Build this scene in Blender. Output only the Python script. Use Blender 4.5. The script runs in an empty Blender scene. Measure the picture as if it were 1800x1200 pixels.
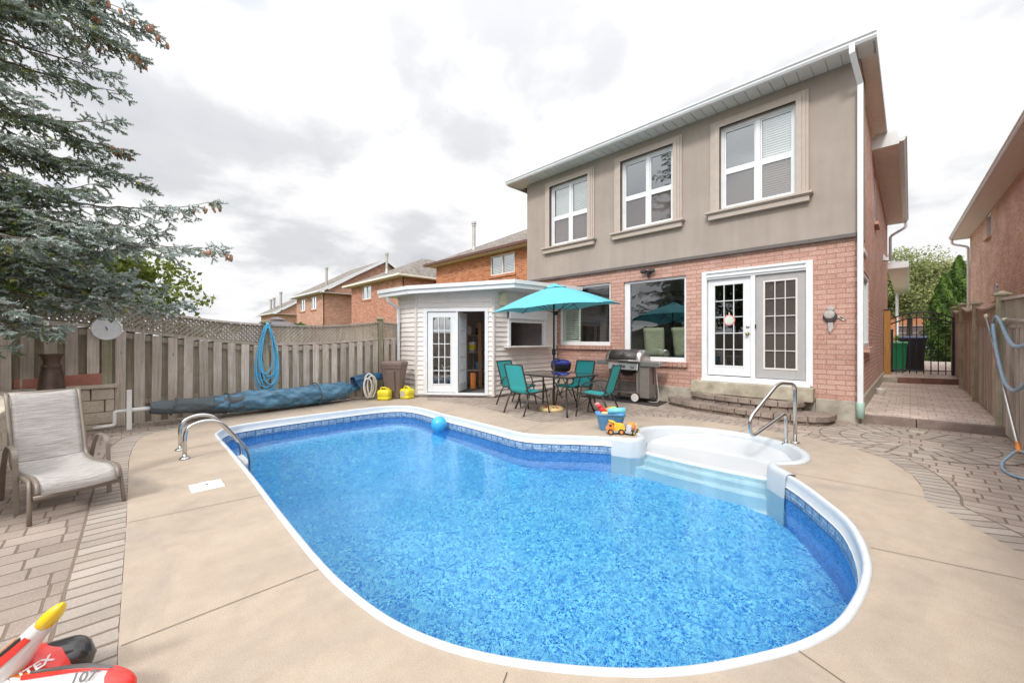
import bpy, bmesh, math, random
import numpy as np
from mathutils import Vector, Matrix, Euler
from mathutils.geometry import tessellate_polygon
R = math.radians
random.seed(7); rng = np.random.default_rng(7)
scene = bpy.context.scene
col = scene.collection

# ------------------------------------------------------------------ camera
cam_d = bpy.data.cameras.new("camera"); cam = bpy.data.objects.new("camera", cam_d); col.objects.link(cam)
cam_d.sensor_width = 36; cam_d.lens = 694/1800*36; cam_d.clip_end = 3000; cam_d.clip_start = 0.02
cam_d.shift_y = -3/1800
cam.location = (0, 0, 1.4); cam.rotation_euler = (R(90), 0, R(45.28))
scene.camera = cam
# ------------------------------------------------------------------ render look
scene.view_settings.view_transform = 'Standard'; scene.view_settings.look = 'None'
scene.view_settings.exposure = 0.50; scene.view_settings.gamma = 1.0
scene.render.engine = 'CYCLES'
cy = scene.cycles
cy.use_denoising = True; cy.max_bounces = 10; cy.diffuse_bounces = 4; cy.glossy_bounces = 4
cy.transmission_bounces = 8; cy.transparent_max_bounces = 16; cy.caustics_refractive = True; cy.caustics_reflective = False
cy.sample_clamp_indirect = 8.0; cy.use_adaptive_sampling = True; cy.adaptive_threshold = 0.015

# ------------------------------------------------------------------ world and sun
SUN_EL, SUN_AZ = R(43), R(162)          # azimuth clockwise from +y: the sun stands behind the camera, to its right
wd = bpy.data.worlds.new("World"); scene.world = wd; wd.use_nodes = True
nt = wd.node_tree; nt.nodes.clear()
def N(nt, t, **k):
    n = nt.nodes.new(t)
    for a, v in k.items():
        if a.startswith('i_'):
            key = a[2:]; key = int(key) if key.isdigit() else key
            n.inputs[key].default_value = v
        else: setattr(n, a, v)
    return n
def L(nt, a, b): nt.links.new(a, b)
def MATH(nt, op, a, b=None, c=None, clamp=False):
    n = nt.nodes.new('ShaderNodeMath'); n.operation = op; n.use_clamp = clamp
    for i, v in enumerate((a, b, c)):
        if v is None: continue
        if isinstance(v, (int, float)): n.inputs[i].default_value = v
        else: nt.links.new(v, n.inputs[i])
    return n.outputs[0]
def MIXC(nt, f, a, b, mode='MIX'):
    n = nt.nodes.new('ShaderNodeMix'); n.data_type = 'RGBA'; n.blend_type = mode
    for i, v in ((0, f), (6, a), (7, b)):
        if isinstance(v, (int, float)): n.inputs[i].default_value = v
        elif isinstance(v, tuple): n.inputs[i].default_value = v if len(v) == 4 else v+(1,)
        else: nt.links.new(v, n.inputs[i])
    return n.outputs[2]
def RAMP(nt, f, stops, interp='LINEAR'):
    n = nt.nodes.new('ShaderNodeValToRGB'); n.color_ramp.interpolation = interp
    el = n.color_ramp.elements
    while len(el) < len(stops): el.new(0.5)
    for e, (p, c) in zip(el, stops):
        e.position = p; e.color = (c, c, c, 1) if isinstance(c, (int, float)) else tuple(c)+(1,)
    if f is not None: nt.links.new(f, n.inputs[0])
    return n.outputs[0]
sky = N(nt, 'ShaderNodeTexSky', sky_type='NISHITA', sun_disc=False, sun_elevation=SUN_EL, sun_rotation=SUN_AZ)
tc = N(nt, 'ShaderNodeTexCoord')
sep = N(nt, 'ShaderNodeSeparateXYZ'); L(nt, tc.outputs['Generated'], sep.inputs[0])
zc = MATH(nt, 'MAXIMUM', sep.outputs[2], 0.0)
den = MATH(nt, 'ADD', zc, 0.22)
cx = MATH(nt, 'DIVIDE', sep.outputs[0], den); cyy = MATH(nt, 'DIVIDE', sep.outputs[1], den)
cmb = N(nt, 'ShaderNodeCombineXYZ'); L(nt, cx, cmb.inputs[0]); L(nt, cyy, cmb.inputs[1])
n1 = N(nt, 'ShaderNodeTexNoise', i_Scale=1.25, i_Detail=7.0, i_Roughness=0.55, i_Distortion=0.15)
n2 = N(nt, 'ShaderNodeTexNoise', i_Scale=0.8, i_Detail=5.0, i_Roughness=0.5)
mp1 = N(nt, 'ShaderNodeMapping'); mp1.inputs['Location'].default_value = (3.3, 1.2, 0); L(nt, cmb.outputs[0], mp1.inputs[0]); L(nt, mp1.outputs[0], n1.inputs['Vector'])
mp2 = N(nt, 'ShaderNodeMapping'); mp2.inputs['Location'].default_value = (8.1, 4.4, 2); L(nt, cmb.outputs[0], mp2.inputs[0]); L(nt, mp2.outputs[0], n2.inputs['Vector'])
grey = RAMP(nt, n1.outputs[0], [(0.34, (7.0, 7.0, 7.05)), (0.46, (6.65, 6.65, 6.75)), (0.58, (4.9, 4.94, 5.15)), (0.72, (4.1, 4.2, 4.5))], 'EASE')
skyb = MIXC(nt, 1.0, sky.outputs[0], (.85, .85, .85), 'MULTIPLY')
gap = RAMP(nt, n2.outputs[0], [(0.30, 1.0), (0.40, 0.0)], 'EASE')
gap = MATH(nt, 'MULTIPLY', gap, RAMP(nt, sep.outputs[2], [(0.0, 0.0), (0.05, 0.85), (0.45, 0.75), (0.8, 0.5)]))
skyc = MIXC(nt, gap, grey, skyb)
# an overcast sky is brighter overhead than at the horizon
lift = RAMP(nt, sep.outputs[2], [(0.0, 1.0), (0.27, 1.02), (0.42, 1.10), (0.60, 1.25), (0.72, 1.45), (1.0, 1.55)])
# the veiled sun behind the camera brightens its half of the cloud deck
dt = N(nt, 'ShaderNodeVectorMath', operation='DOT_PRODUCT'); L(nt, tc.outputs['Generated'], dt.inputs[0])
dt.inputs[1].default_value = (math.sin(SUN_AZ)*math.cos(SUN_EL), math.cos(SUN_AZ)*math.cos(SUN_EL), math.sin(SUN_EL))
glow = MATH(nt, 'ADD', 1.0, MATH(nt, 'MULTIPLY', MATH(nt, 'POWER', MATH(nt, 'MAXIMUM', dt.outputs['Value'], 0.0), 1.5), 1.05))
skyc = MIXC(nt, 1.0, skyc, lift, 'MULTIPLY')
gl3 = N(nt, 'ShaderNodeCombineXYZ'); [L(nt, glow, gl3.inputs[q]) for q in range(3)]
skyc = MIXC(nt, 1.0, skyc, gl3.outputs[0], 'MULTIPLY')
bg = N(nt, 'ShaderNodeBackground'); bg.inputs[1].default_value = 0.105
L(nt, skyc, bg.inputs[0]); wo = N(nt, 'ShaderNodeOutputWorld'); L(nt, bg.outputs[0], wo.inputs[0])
sd = bpy.data.lights.new("sun", 'SUN'); sun = bpy.data.objects.new("sun", sd); col.objects.link(sun)
sd.energy = 1.5; sd.angle = R(10); sd.color = (1, .96, .9)
sdir = Vector((math.sin(SUN_AZ)*math.cos(SUN_EL), math.cos(SUN_AZ)*math.cos(SUN_EL), math.sin(SUN_EL)))
sun.rotation_euler = sdir.to_track_quat('Z', 'Y').to_euler(); sun.location = (0, -5, 20)

# ------------------------------------------------------------------ materials
MATS = {}
def newmat(name):
    m = bpy.data.materials.new(name); m.use_nodes = True; nt = m.node_tree; nt.nodes.clear()
    out = N(nt, 'ShaderNodeOutputMaterial'); b = N(nt, 'ShaderNodeBsdfPrincipled'); L(nt, b.outputs[0], out.inputs[0])
    MATS[name] = m
    return m, nt, b, out
def uvn(nt, scale=(1, 1, 1), rot=0):
    t = N(nt, 'ShaderNodeTexCoord'); m = N(nt, 'ShaderNodeMapping'); L(nt, t.outputs['UV'], m.inputs[0])
    m.inputs['Scale'].default_value = scale; m.inputs['Rotation'].default_value = (0, 0, rot); return m.outputs[0]
def objc(nt, scale=(1, 1, 1)):
    t = N(nt, 'ShaderNodeTexCoord'); m = N(nt, 'ShaderNodeMapping'); L(nt, t.outputs['Object'], m.inputs[0])
    m.inputs['Scale'].default_value = scale; return m.outputs[0]
def noise(nt, vec, scale, detail=3, rough=0.55, dist=0):
    n = N(nt, 'ShaderNodeTexNoise', i_Scale=scale, i_Detail=detail, i_Roughness=rough, i_Distortion=dist)
    L(nt, vec, n.inputs['Vector']); return n.outputs[0]
def bump(nt, b, h, strength=0.3, dist=0.01):
    n = N(nt, 'ShaderNodeBump', i_Strength=strength, i_Distance=dist); L(nt, h, n.inputs['Height']); L(nt, n.outputs[0], b.inputs['Normal'])
    return n
def simple(name, c, rough=0.5, metal=0, var=0.12, scale=8, bmp=0.0, bscale=60, coat=0, trans=0, stretch=(1, 1, 1), sheen=0):
    m, nt, b, out = newmat(name)
    v = objc(nt, stretch); n = noise(nt, v, scale, 5, .6)
    dk = tuple(x*(1-var) for x in c); lt = tuple(min(1, x*(1+var)) for x in c)
    L(nt, RAMP(nt, n, [(0.3, dk), (0.7, lt)]), b.inputs['Base Color'])
    b.inputs['Roughness'].default_value = rough; b.inputs['Metallic'].default_value = metal
    if coat: b.inputs['Coat Weight'].default_value = coat
    if bmp: bump(nt, b, noise(nt, v, bscale, 3), bmp, .004)
    return m
def brick(name, c1, c2, mortar, w=.25, h=.088, ms=.010, fleck=None, fa=.35, rot=0, dirt=.25, bs=.5, rough=.9, speck=60):
    m, nt, b, out = newmat(name)
    v = uvn(nt, rot=rot)
    # a little wobble keeps the courses from being ruler straight
    wob = N(nt, 'ShaderNodeTexNoise', i_Scale=9.0, i_Detail=2.0); L(nt, v, wob.inputs['Vector'])
    ad = N(nt, 'ShaderNodeVectorMath', operation='SCALE'); L(nt, wob.outputs['Color'], ad.inputs[0]); ad.inputs['Scale'].default_value = ms*(1.5 if 'paver' in name else .55)
    av = N(nt, 'ShaderNodeVectorMath', operation='ADD'); L(nt, v, av.inputs[0]); L(nt, ad.outputs[0], av.inputs[1])
    t = N(nt, 'ShaderNodeTexBrick', offset=.5, squash=(1.45 if 'paver' in name and 'soldier' not in name else 1), squash_frequency=3); L(nt, av.outputs[0], t.inputs['Vector'])
    t.inputs['Scale'].default_value = 1; t.inputs['Brick Width'].default_value = w; t.inputs['Row Height'].default_value = h
    t.inputs['Mortar Size'].default_value = ms; t.inputs['Mortar Smooth'].default_value = .25; t.inputs['Bias'].default_value = 0
    t.inputs['Color1'].default_value = c1+(1,); t.inputs['Color2'].default_value = c2+(1,); t.inputs['Mortar'].default_value = mortar+(1,)
    c = t.outputs[0]
    fac = t.outputs[1]
    if fleck:
        fn = noise(nt, v, speck, 4, .7)
        fm = MATH(nt, 'MULTIPLY', RAMP(nt, fn, [(0.5, 0.0), (0.62, 1.0)]), MATH(nt, 'MULTIPLY', MATH(nt, 'SUBTRACT', 1, fac), fa))
        c = MIXC(nt, fm, c, fleck)
    dn = noise(nt, v, 1.3, 5, .6)
    c = MIXC(nt, 1.0, c, RAMP(nt, dn, [(0.3, 1-dirt), (0.7, 1.0)]), 'MULTIPLY')
    L(nt, c, b.inputs['Base Color']); b.inputs['Roughness'].default_value = rough; b.inputs['Specular IOR Level'].default_value = .25
    fine = noise(nt, v, speck*1.3, 3, .7)
    hgt = MATH(nt, 'ADD', MATH(nt, 'MULTIPLY', MATH(nt, 'SUBTRACT', 1, fac), 1.0), MATH(nt, 'MULTIPLY', fine, .35))
    bump(nt, b, hgt, bs, .012)
    return m
brick('brick_house', (.50, .27, .21), (.60, .37, .30), (.40, .235, .19), fleck=(.80, .60, .52), fa=.62, w=.26, h=.088, ms=.007, speck=42, bs=.7)
brick('brick_side', (.66, .40, .32), (.78, .52, .43), (.42, .26, .21), w=.25, h=.088, ms=.009, fleck=(.7, .5, .42), fa=.3)
brick('brick_orange', (.40, .115, .05), (.66, .27, .13), (.58, .33, .22), w=.26, h=.085, ms=.012, dirt=.2, fleck=(.30, .10, .05), fa=.35, speck=14)
brick('brick_orange2', (.38, .13, .08), (.60, .29, .20), (.58, .37, .28), w=.26, h=.085, ms=.012, dirt=.2, fleck=(.30, .12, .08), fa=.3, speck=14)
brick('brick_far', (.44, .20, .13), (.62, .36, .26), (.6, .42, .33), w=.26, h=.085, ms=.010, dirt=.15)
brick('brick_nbr', (.70, .42, .31), (.84, .57, .45), (.52, .35, .27), w=.25, h=.085, ms=.010, dirt=.3, fleck=(.34, .16, .1), fa=.5, speck=12)
PC1, PC2, PM = (.43, .345, .285), (.53, .435, .365), (.235, .185, .145)
brick('paver_left', (.34, .275, .235), (.45, .375, .325), PM, w=.20, h=.165, ms=.007, rot=R(90), fleck=(.60, .50, .43), fa=.4, dirt=.3, speck=90, bs=.8)
brick('paver_right', (.37, .295, .25), (.49, .405, .35), PM, w=.21, h=.15, ms=.008, fleck=(.60, .50, .43), fa=.4, dirt=.3, speck=90, bs=.8)
brick('paver_path', (.68, .55, .48), (.84, .72, .64), (.42, .34, .28), w=.21, h=.13, ms=.008, fleck=(.75, .65, .57), fa=.4, dirt=.3, speck=90, bs=.8)  # patio pavers in a lighter copy, offsetting the dim light of the passage
brick('paver_soldier', (.37, .315, .27), (.46, .40, .35), PM, w=.118, h=.24, ms=.010, fleck=(.62, .54, .46), fa=.4, dirt=.25, speck=90, bs=.8)
brick('step_stone', (.32, .245, .20), (.43, .35, .30), (.3, .23, .19), w=.3, h=.2, ms=.003, fleck=(.60, .52, .46), fa=.55, dirt=.55, speck=38, bs=1.1)
# concrete pool deck
m, nt, b, out = newmat('deck')
v = uvn(nt); big = noise(nt, uvn(nt, (1, .45, 1), R(20)), 1.5, 6, .62, .6); med = noise(nt, v, 7, 5, .65); fin = noise(nt, v, 170, 3, .8)
c = RAMP(nt, big, [(0.28, (.33, .28, .23)), (0.42, (.43, .355, .285)), (0.56, (.50, .405, .315)), (0.70, (.53, .45, .365))])
c = MIXC(nt, .35, c, RAMP(nt, med, [(0.3, (.38, .31, .245)), (0.7, (.54, .455, .37))]))
c = MIXC(nt, 1.0, c, RAMP(nt, fin, [(0.3, .74), (0.62, 1.05)]), 'MULTIPLY')
st = noise(nt, uvn(nt, (.5, 1.6, 1), R(-30)), 1.1, 5, .6, 1.0)
c = MIXC(nt, RAMP(nt, st, [(0.56, 0.0), (0.72, .55)]), c, (.29, .265, .24))
spk = N(nt, 'ShaderNodeTexVoronoi', i_Scale=3.2); L(nt, v, spk.inputs['Vector']); spn = noise(nt, v, 40, 2)
c = MIXC(nt, RAMP(nt, MATH(nt, 'ADD', spk.outputs['Distance'], MATH(nt, 'MULTIPLY', spn, .02)), [(0.022, .6), (0.034, 0.0)]), c, (.20, .16, .12))
stn = noise(nt, v, 2.6, 6, .7, 1.2); c = MIXC(nt, RAMP(nt, stn, [(0.60, 0.0), (0.66, .22), (0.72, .05)]), c, (.33, .26, .20))
L(nt, c, b.inputs['Base Color']); b.inputs['Roughness'].default_value = .85; b.inputs['Specular IOR Level'].default_value = .25
bump(nt, b, MATH(nt, 'ADD', fin, MATH(nt, 'MULTIPLY', med, .6)), .35, .004)
# stucco
m, nt, b, out = newmat('stucco')
v = uvn(nt); a_ = noise(nt, v, 1.2, 6, .6); f_ = noise(nt, v, 140, 3, .7)
a2_ = noise(nt, uvn(nt, (6, .5, 1)), 1.0, 5, .6)
c = RAMP(nt, a_, [(0.28, (.355, .30, .262)), (0.72, (.42, .362, .318))]); c = MIXC(nt, 1.0, c, RAMP(nt, a2_, [(0.3, .93), (0.7, 1.03)]), 'MULTIPLY'); c = MIXC(nt, 1.0, c, RAMP(nt, f_, [(0.3, .9), (0.7, 1.05)]), 'MULTIPLY')
L(nt, c, b.inputs['Base Color']); b.inputs['Roughness'].default_value = .95; b.inputs['Specular IOR Level'].default_value = .2; bump(nt, b, f_, .5, .004)
simple('stucco_trim', (.47, .405, .355), .9, var=.06, bmp=.2, bscale=120)
simple('band', (.13, .115, .11), .6)
simple('white_trim', (.76, .78, .80), .45, var=.05, scale=3)
simple('white_plastic', (.82, .82, .80), .35, var=.04)
simple('fascia', (.70, .72, .72), .4, var=.07, scale=2)
simple('gel_white', (.58, .62, .65), .3, var=.03)
simple('gel_darkened', (.54, .56, .58), .35, var=.03)  # same fibreglass darkened to hold back the daylight on the top tread
simple('tread_brightened', (.90, .93, .94), .3, var=.02)  # same fibreglass brightened to make up for light lost in the water
simple('coping', (.64, .68, .72), .35, var=.05)
simple('grey_door', (.40, .39, .385), .5, var=.05)
simple('glass_dark', (.02, .02, .02), .1)
simple('foundation', (.40, .36, .30), .95, var=.3, scale=5, bmp=.6, bscale=40)
simple('slab', (.42, .375, .29), .9, var=.35, scale=4, bmp=.5, bscale=50)
simple('roof_shingle_edge', (.12, .11, .10), .9)
simple('black_metal', (.02, .02, .022), .45)
simple('dark_metal', (.055, .05, .048), .4, metal=.3)
simple('chair_frame', (.06, .055, .05), .45, metal=.3)
simple('steel', (.62, .62, .62), .12, metal=1, var=.04)
simple('steel_brushed', (.50, .48, .46), .32, metal=.9, var=.1)
simple('galv', (.48, .46, .42), .45, metal=.6, var=.15)
simple('brass', (.45, .34, .15), .25, metal=1)
simple('rubber', (.025, .025, .025), .8)
simple('mat_dark', (.045, .04, .04), .95, bmp=.4, bscale=150)
simple('kerb', (.24, .185, .16), .95, var=.25, scale=6, bmp=.6, bscale=50)
simple('kerb_red', (.24, .13, .105), .95, var=.25, scale=6, bmp=.6, bscale=50)
simple('terracotta', (.45, .19, .14), .9, var=.15, bmp=.4)
simple('chimenea', (.115, .075, .06), .42, metal=.5, var=.35, scale=6, bmp=.15)
simple('interior_wall', (.55, .49, .48), .9)
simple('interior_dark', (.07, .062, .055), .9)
simple('interior_floor', (.16, .155, .16), .8)
simple('drape', (.50, .50, .36), .9, var=.15)
simple('blind', (.90, .90, .88), .6, var=.04)
simple('shutter_green', (.86, .90, .82), .5, var=.04)
simple('bin_brown', (.175, .125, .105), .5, var=.08)
simple('bin_green', (.012, .26, .10), .45)
simple('bin_dark', (.02, .02, .025), .5)
simple('bin_blue', (.05, .08, .25), .4)
simple('jug_yellow', (.78, .66, .03), .35, var=.05)
simple('label_grey', (.55, .5, .48), .6)
simple('cover_mesh', (.10, .12, .13), .7, var=.4, scale=90)
m = simple('cover_blue', (.085, .21, .32), .30, var=.45, scale=9, bmp=.8, bscale=14, stretch=(1.6,.7,1.6))
simple('cover_dark', (.03, .10, .20), .4, var=.3, scale=5)
simple('hose_blue', (.12, .50, .78), .35, var=.08)
simple('hose_grey', (.27, .37, .46), .5, var=.1, bmp=.3, bscale=90)
simple('hose_white', (.66, .62, .54), .45, var=.1)
simple('pvc', (.78, .77, .74), .4, var=.06)
simple('turq_pipe', (.42, .60, .52), .6, var=.1)
simple('ball_blue', (.06, .45, .75), .3, var=.1)
simple('canopy', (.12, .60, .66), .75, var=.03)
simple('toy_yellow', (.85, .55, .05), .4, var=.05)
simple('toy_orange', (.85, .28, .06), .4, var=.05)
simple('toy_cream', (.80, .62, .30), .4, var=.05)
simple('toy_red', (.72, .03, .03), .3, var=.05)
simple('toy_pink', (.8, .25, .25), .4)
simple('toy_lime', (.42, .62, .10), .4)
simple('toy_blue', (.13, .38, .72), .35, var=.06)
simple('toy_cyan', (.18, .62, .72), .35, var=.06)
simple('toy_grey', (.50, .50, .54), .4)
simple('vinyl_red', (.80, .045, .035), .22, var=.04, coat=.4)
simple('vinyl_white', (.80, .78, .78), .22, var=.03, coat=.4)
simple('vinyl_black', (.03, .028, .028), .2, coat=.4)
simple('vinyl_grey', (.13, .12, .12), .25, coat=.4)
simple('vinyl_orange', (.85, .27, .03), .22, var=.04, coat=.4)
simple('vinyl_yellow', (.90, .62, .02), .22, var=.04, coat=.4)
simple('post_cedar', (.40, .20, .055), .8, var=.25, scale=4, stretch=(8, 8, .6), bmp=.3)
simple('lid_grey', (.065, .058, .055), .35)
simple('grill_grey', (.22, .20, .185), .45, metal=.2, var=.08)
simple('grill_blue', (.02, .04, .38), .25, coat=.5)
simple('lounge_frame', (.25, .21, .175), .45, metal=.25, var=.06)
simple('clock_white', (.92, .92, .93), .45, var=.08, scale=30)
simple('bird_grey', (.42, .40, .38), .7, var=.25, scale=30)
simple('cream', (.72, .66, .45), .6)
simple('lamp_shade', (.75, .33, .12), .5)
simple('shelf_wood', (.42, .33, .26), .7)
simple('wood_mid', (.32, .17, .07), .7)
simple('soffit_tan', (.80, .73, .65), .8, var=.06)
simple('soil', (.07, .05, .035), 1, var=.3, bmp=1, bscale=30)
simple('metal_roof', (.20, .19, .20), .5, metal=.4)
simple('car_paint', (.55, .57, .60), .25, metal=.2, coat=.8, var=.02)
simple('garage_door', (.12, .085, .08), .6)
simple('bark', (.115, .085, .065), .95, var=.4, scale=10, stretch=(3, 3, .6), bmp=1, bscale=18)
simple('twig_bark', (.15, .105, .08), .9, var=.3)
simple('cone', (.42, .22, .13), .8, var=.25, scale=60, bmp=.5, bscale=120)
simple('asphalt', (.06, .06, .06), .95)
# planter and retaining stone
m, nt, b, out = newmat('stone')
v = objc(nt); a_ = noise(nt, v, 5, 6, .65); f_ = noise(nt, v, 28, 5, .7)
c = RAMP(nt, a_, [(0.3, (.52, .44, .34)), (0.7, (.70, .62, .52))]); c = MIXC(nt, .35, c, RAMP(nt, f_, [(0.35, (.40, .33, .25)), (0.65, (.76, .69, .59))]))
L(nt, c, b.inputs['Base Color']); b.inputs['Roughness'].default_value = .95; bump(nt, b, MATH(nt, 'ADD', f_, a_), .9, .02)
# shingles
m, nt, b, out = newmat('shingle')
v = uvn(nt)
t = N(nt, 'ShaderNodeTexBrick', offset=.5); L(nt, v, t.inputs['Vector'])
for k, x in (('Scale', 1), ('Brick Width', .3), ('Row Height', .14), ('Mortar Size', .008), ('Bias', 0)): t.inputs[k].default_value = x
t.inputs['Color1'].default_value = (.17, .145, .125, 1); t.inputs['Color2'].default_value = (.30, .265, .235, 1); t.inputs['Mortar'].default_value = (.08, .07, .06, 1)
c = MIXC(nt, 1, t.outputs[0], RAMP(nt, noise(nt, v, 5, 5, .7), [(0.3, .75), (0.7, 1.1)]), 'MULTIPLY')
L(nt, c, b.inputs['Base Color']); b.inputs['Roughness'].default_value = .95
# weathered wood (left fence grey, right fence browner)
def woodmat(name, dark, mid, light, green=0.0):
    m, nt, b, out = newmat(name)
    oi = N(nt, 'ShaderNodeObjectInfo')
    v = objc(nt, (1, 1, 1))
    off = N(nt, 'ShaderNodeVectorMath', operation='SCALE'); L(nt, oi.outputs['Location'], off.inputs[0]); off.inputs['Scale'].default_value = 3.7
    rnd = N(nt, 'ShaderNodeCombineXYZ')
    L(nt, MATH(nt, 'MULTIPLY', oi.outputs['Random'], 37.0), rnd.inputs[0]); L(nt, MATH(nt, 'MULTIPLY', oi.outputs['Random'], 91.0), rnd.inputs[2])
    ad = N(nt, 'ShaderNodeVectorMath', operation='ADD'); L(nt, v, ad.inputs[0]); L(nt, rnd.outputs[0], ad.inputs[1])
    st = N(nt, 'ShaderNodeMapping'); st.inputs['Scale'].default_value = (26, 26, 1.1); L(nt, ad.outputs[0], st.inputs[0])
    g = noise(nt, st.outputs[0], 1.4, 5, .65, .4)
    blot = noise(nt, ad.outputs[0], 2.3, 5, .65)
    c = RAMP(nt, g, [(0.25, dark), (0.5, mid), (0.75, light)])
    c = MIXC(nt, RAMP(nt, blot, [(0.35, .40), (0.6, 0.0)]), c, dark)
    c = MIXC(nt, 1, c, RAMP(nt, oi.outputs['Random'], [(0, .72), (1, 1.08)]), 'MULTIPLY')
    kn = N(nt, 'ShaderNodeTexVoronoi', i_Scale=1.0); km = N(nt, 'ShaderNodeMapping'); km.inputs['Scale'].default_value = (7, 7, 2.6); L(nt, ad.outputs[0], km.inputs[0]); L(nt, km.outputs[0], kn.inputs['Vector'])
    c = MIXC(nt, RAMP(nt, kn.outputs['Distance'], [(0.05, .75), (0.10, 0.0)]), c, tuple(x*.45 for x in dark))
    if green:
        gn = noise(nt, ad.outputs[0], 3.0, 4, .6)
        c = MIXC(nt, MATH(nt, 'MULTIPLY', RAMP(nt, gn, [(0.45, 0.0), (0.6, 1.0)]), green), c, (.20, .19, .07))
    L(nt, c, b.inputs['Base Color']); b.inputs['Roughness'].default_value = .95; b.inputs['Specular IOR Level'].default_value = .15
    bump(nt, b, g, .5, .004); return m
woodmat('fence_wood', (.40, .33, .27), (.66, .57, .49), (.84, .76, .69), .07)
woodmat('fence_wood_back', (.26, .22, .16), (.48, .42, .34), (.64, .57, .48), .2)
woodmat('fence_post', (.27, .24, .16), (.46, .41, .31), (.60, .55, .43), .3)
woodmat('lattice_wood', (.30, .25, .20), (.50, .43, .35), (.66, .59, .50), .06)
woodmat('fence_right', (.32, .26, .215), (.54, .455, .39), (.72, .64, .57), .06)
# siding with slight soiling
simple('siding', (.80, .74, .70), .55, var=.07, scale=2.5)
simple('siding_corner', (.72, .67, .64), .5, var=.05)
# glass
def glassmat(name, tint, refl=1.0, body=None):
    m = bpy.data.materials.new(name); m.use_nodes = True; nt = m.node_tree; nt.nodes.clear(); MATS[name] = m
    out = N(nt, 'ShaderNodeOutputMaterial'); tr = N(nt, 'ShaderNodeBsdfTransparent'); tr.inputs[0].default_value = tint+(1,)
    gl = N(nt, 'ShaderNodeBsdfGlossy'); gl.inputs['Roughness'].default_value = 0.0; gl.inputs[0].default_value = (.97, 1, 1, 1)
    geo = N(nt, 'ShaderNodeNewGeometry'); dp = N(nt, 'ShaderNodeVectorMath', operation='DOT_PRODUCT'); L(nt, geo.outputs['Incoming'], dp.inputs[0]); L(nt, geo.outputs['Normal'], dp.inputs[1])
    c_ = MATH(nt, 'SUBTRACT', 1.0, MATH(nt, 'ABSOLUTE', dp.outputs['Value'])); f = MATH(nt, 'ADD', .045, MATH(nt, 'MULTIPLY', MATH(nt, 'POWER', c_, 5.0), .95)); f = MATH(nt, 'MULTIPLY', f, 2.0*refl, clamp=True)
    bn = N(nt, 'ShaderNodeBump', i_Strength=.02, i_Distance=.01); L(nt, noise(nt, objc(nt), 1.6, 1), bn.inputs['Height']); L(nt, bn.outputs[0], gl.inputs['Normal'])
    mx = N(nt, 'ShaderNodeMixShader'); L(nt, f, mx.inputs[0]); L(nt, tr.outputs[0], mx.inputs[1]); L(nt, gl.outputs[0], mx.inputs[2])
    if body:
        df = N(nt, 'ShaderNodeBsdfDiffuse'); df.inputs[0].default_value = body[0]+(1,); m2 = N(nt, 'ShaderNodeMixShader', i_0=body[1]); L(nt, tr.outputs[0], m2.inputs[1]); L(nt, df.outputs[0], m2.inputs[2]); L(nt, m2.outputs[0], mx.inputs[1])
    L(nt, mx.outputs[0], out.inputs[0]); return m
glassmat('glass', (.80, .84, .84), 3.2)
glassmat('glass_low', (.76, .82, .78), 1.6)
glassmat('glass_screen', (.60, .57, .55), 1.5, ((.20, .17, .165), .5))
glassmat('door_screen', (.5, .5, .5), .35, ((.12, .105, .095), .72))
glassmat('table_glass', (.34, .29, .27), .8)
# sling fabrics
def fabric(name, c, sc=(1, 1, 1), a=.15, scale=220, translucent=0.0, stripes=None):
    m, nt, b, out = newmat(name)
    v = objc(nt, sc); n = noise(nt, v, scale, 2, .6); st = noise(nt, objc(nt, (3, 60, 60)), 2.0, 4, .7)
    cc = RAMP(nt, n, [(0.3, tuple(x*(1-a) for x in c)), (0.7, tuple(min(1, x*(1+a)) for x in c))])
    if stripes: cc = MIXC(nt, RAMP(nt, st, [(0.35, 0.0), (0.6, .8)]), cc, stripes)
    L(nt, cc, b.inputs['Base Color']); b.inputs['Roughness'].default_value = .85; bump(nt, b, n, .2, .002)
    if translucent:
        tl = N(nt, 'ShaderNodeBsdfTranslucent'); L(nt, cc, tl.inputs[0]); mx = N(nt, 'ShaderNodeMixShader', i_0=translucent)
        L(nt, b.outputs[0], mx.inputs[1]); L(nt, tl.outputs[0], mx.inputs[2]); L(nt, mx.outputs[0], out.inputs[0])
    return m
fabric('sling_teal', (.06, .50, .51), translucent=.2)
fabric('sling_taupe', (.31, .28, .25), stripes=(.58, .56, .55), a=.25, translucent=.08)
fabric('canopy_cloth', (.13, .49, .56), a=.03, translucent=.10)
# foliage: colour comes from a per-face attribute
def leafmat(name, rough=.6, tl=.25, att='leafcol'):
    m, nt, b, out = newmat(name)
    at = N(nt, 'ShaderNodeAttribute', attribute_name=att); L(nt, at.outputs['Color'], b.inputs['Base Color'])
    b.inputs['Roughness'].default_value = rough; b.inputs['Specular IOR Level'].default_value = .3
    t = N(nt, 'ShaderNodeBsdfTranslucent'); L(nt, at.outputs['Color'], t.inputs[0]); mx = N(nt, 'ShaderNodeMixShader', i_0=tl)
    L(nt, b.outputs[0], mx.inputs[1]); L(nt, t.outputs[0], mx.inputs[2]); L(nt, mx.outputs[0], out.inputs[0]); return m
leafmat('leaf'); leafmat('needle', .7, .12)
# grass / far ground
m, nt, b, out = newmat('grass_ground')
v = objc(nt); c = RAMP(nt, noise(nt, v, 1.2, 6, .7), [(0.3, (.06, .09, .03)), (0.7, (.15, .17, .06))]); L(nt, c, b.inputs['Base Color']); b.inputs['Roughness'].default_value = 1
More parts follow.
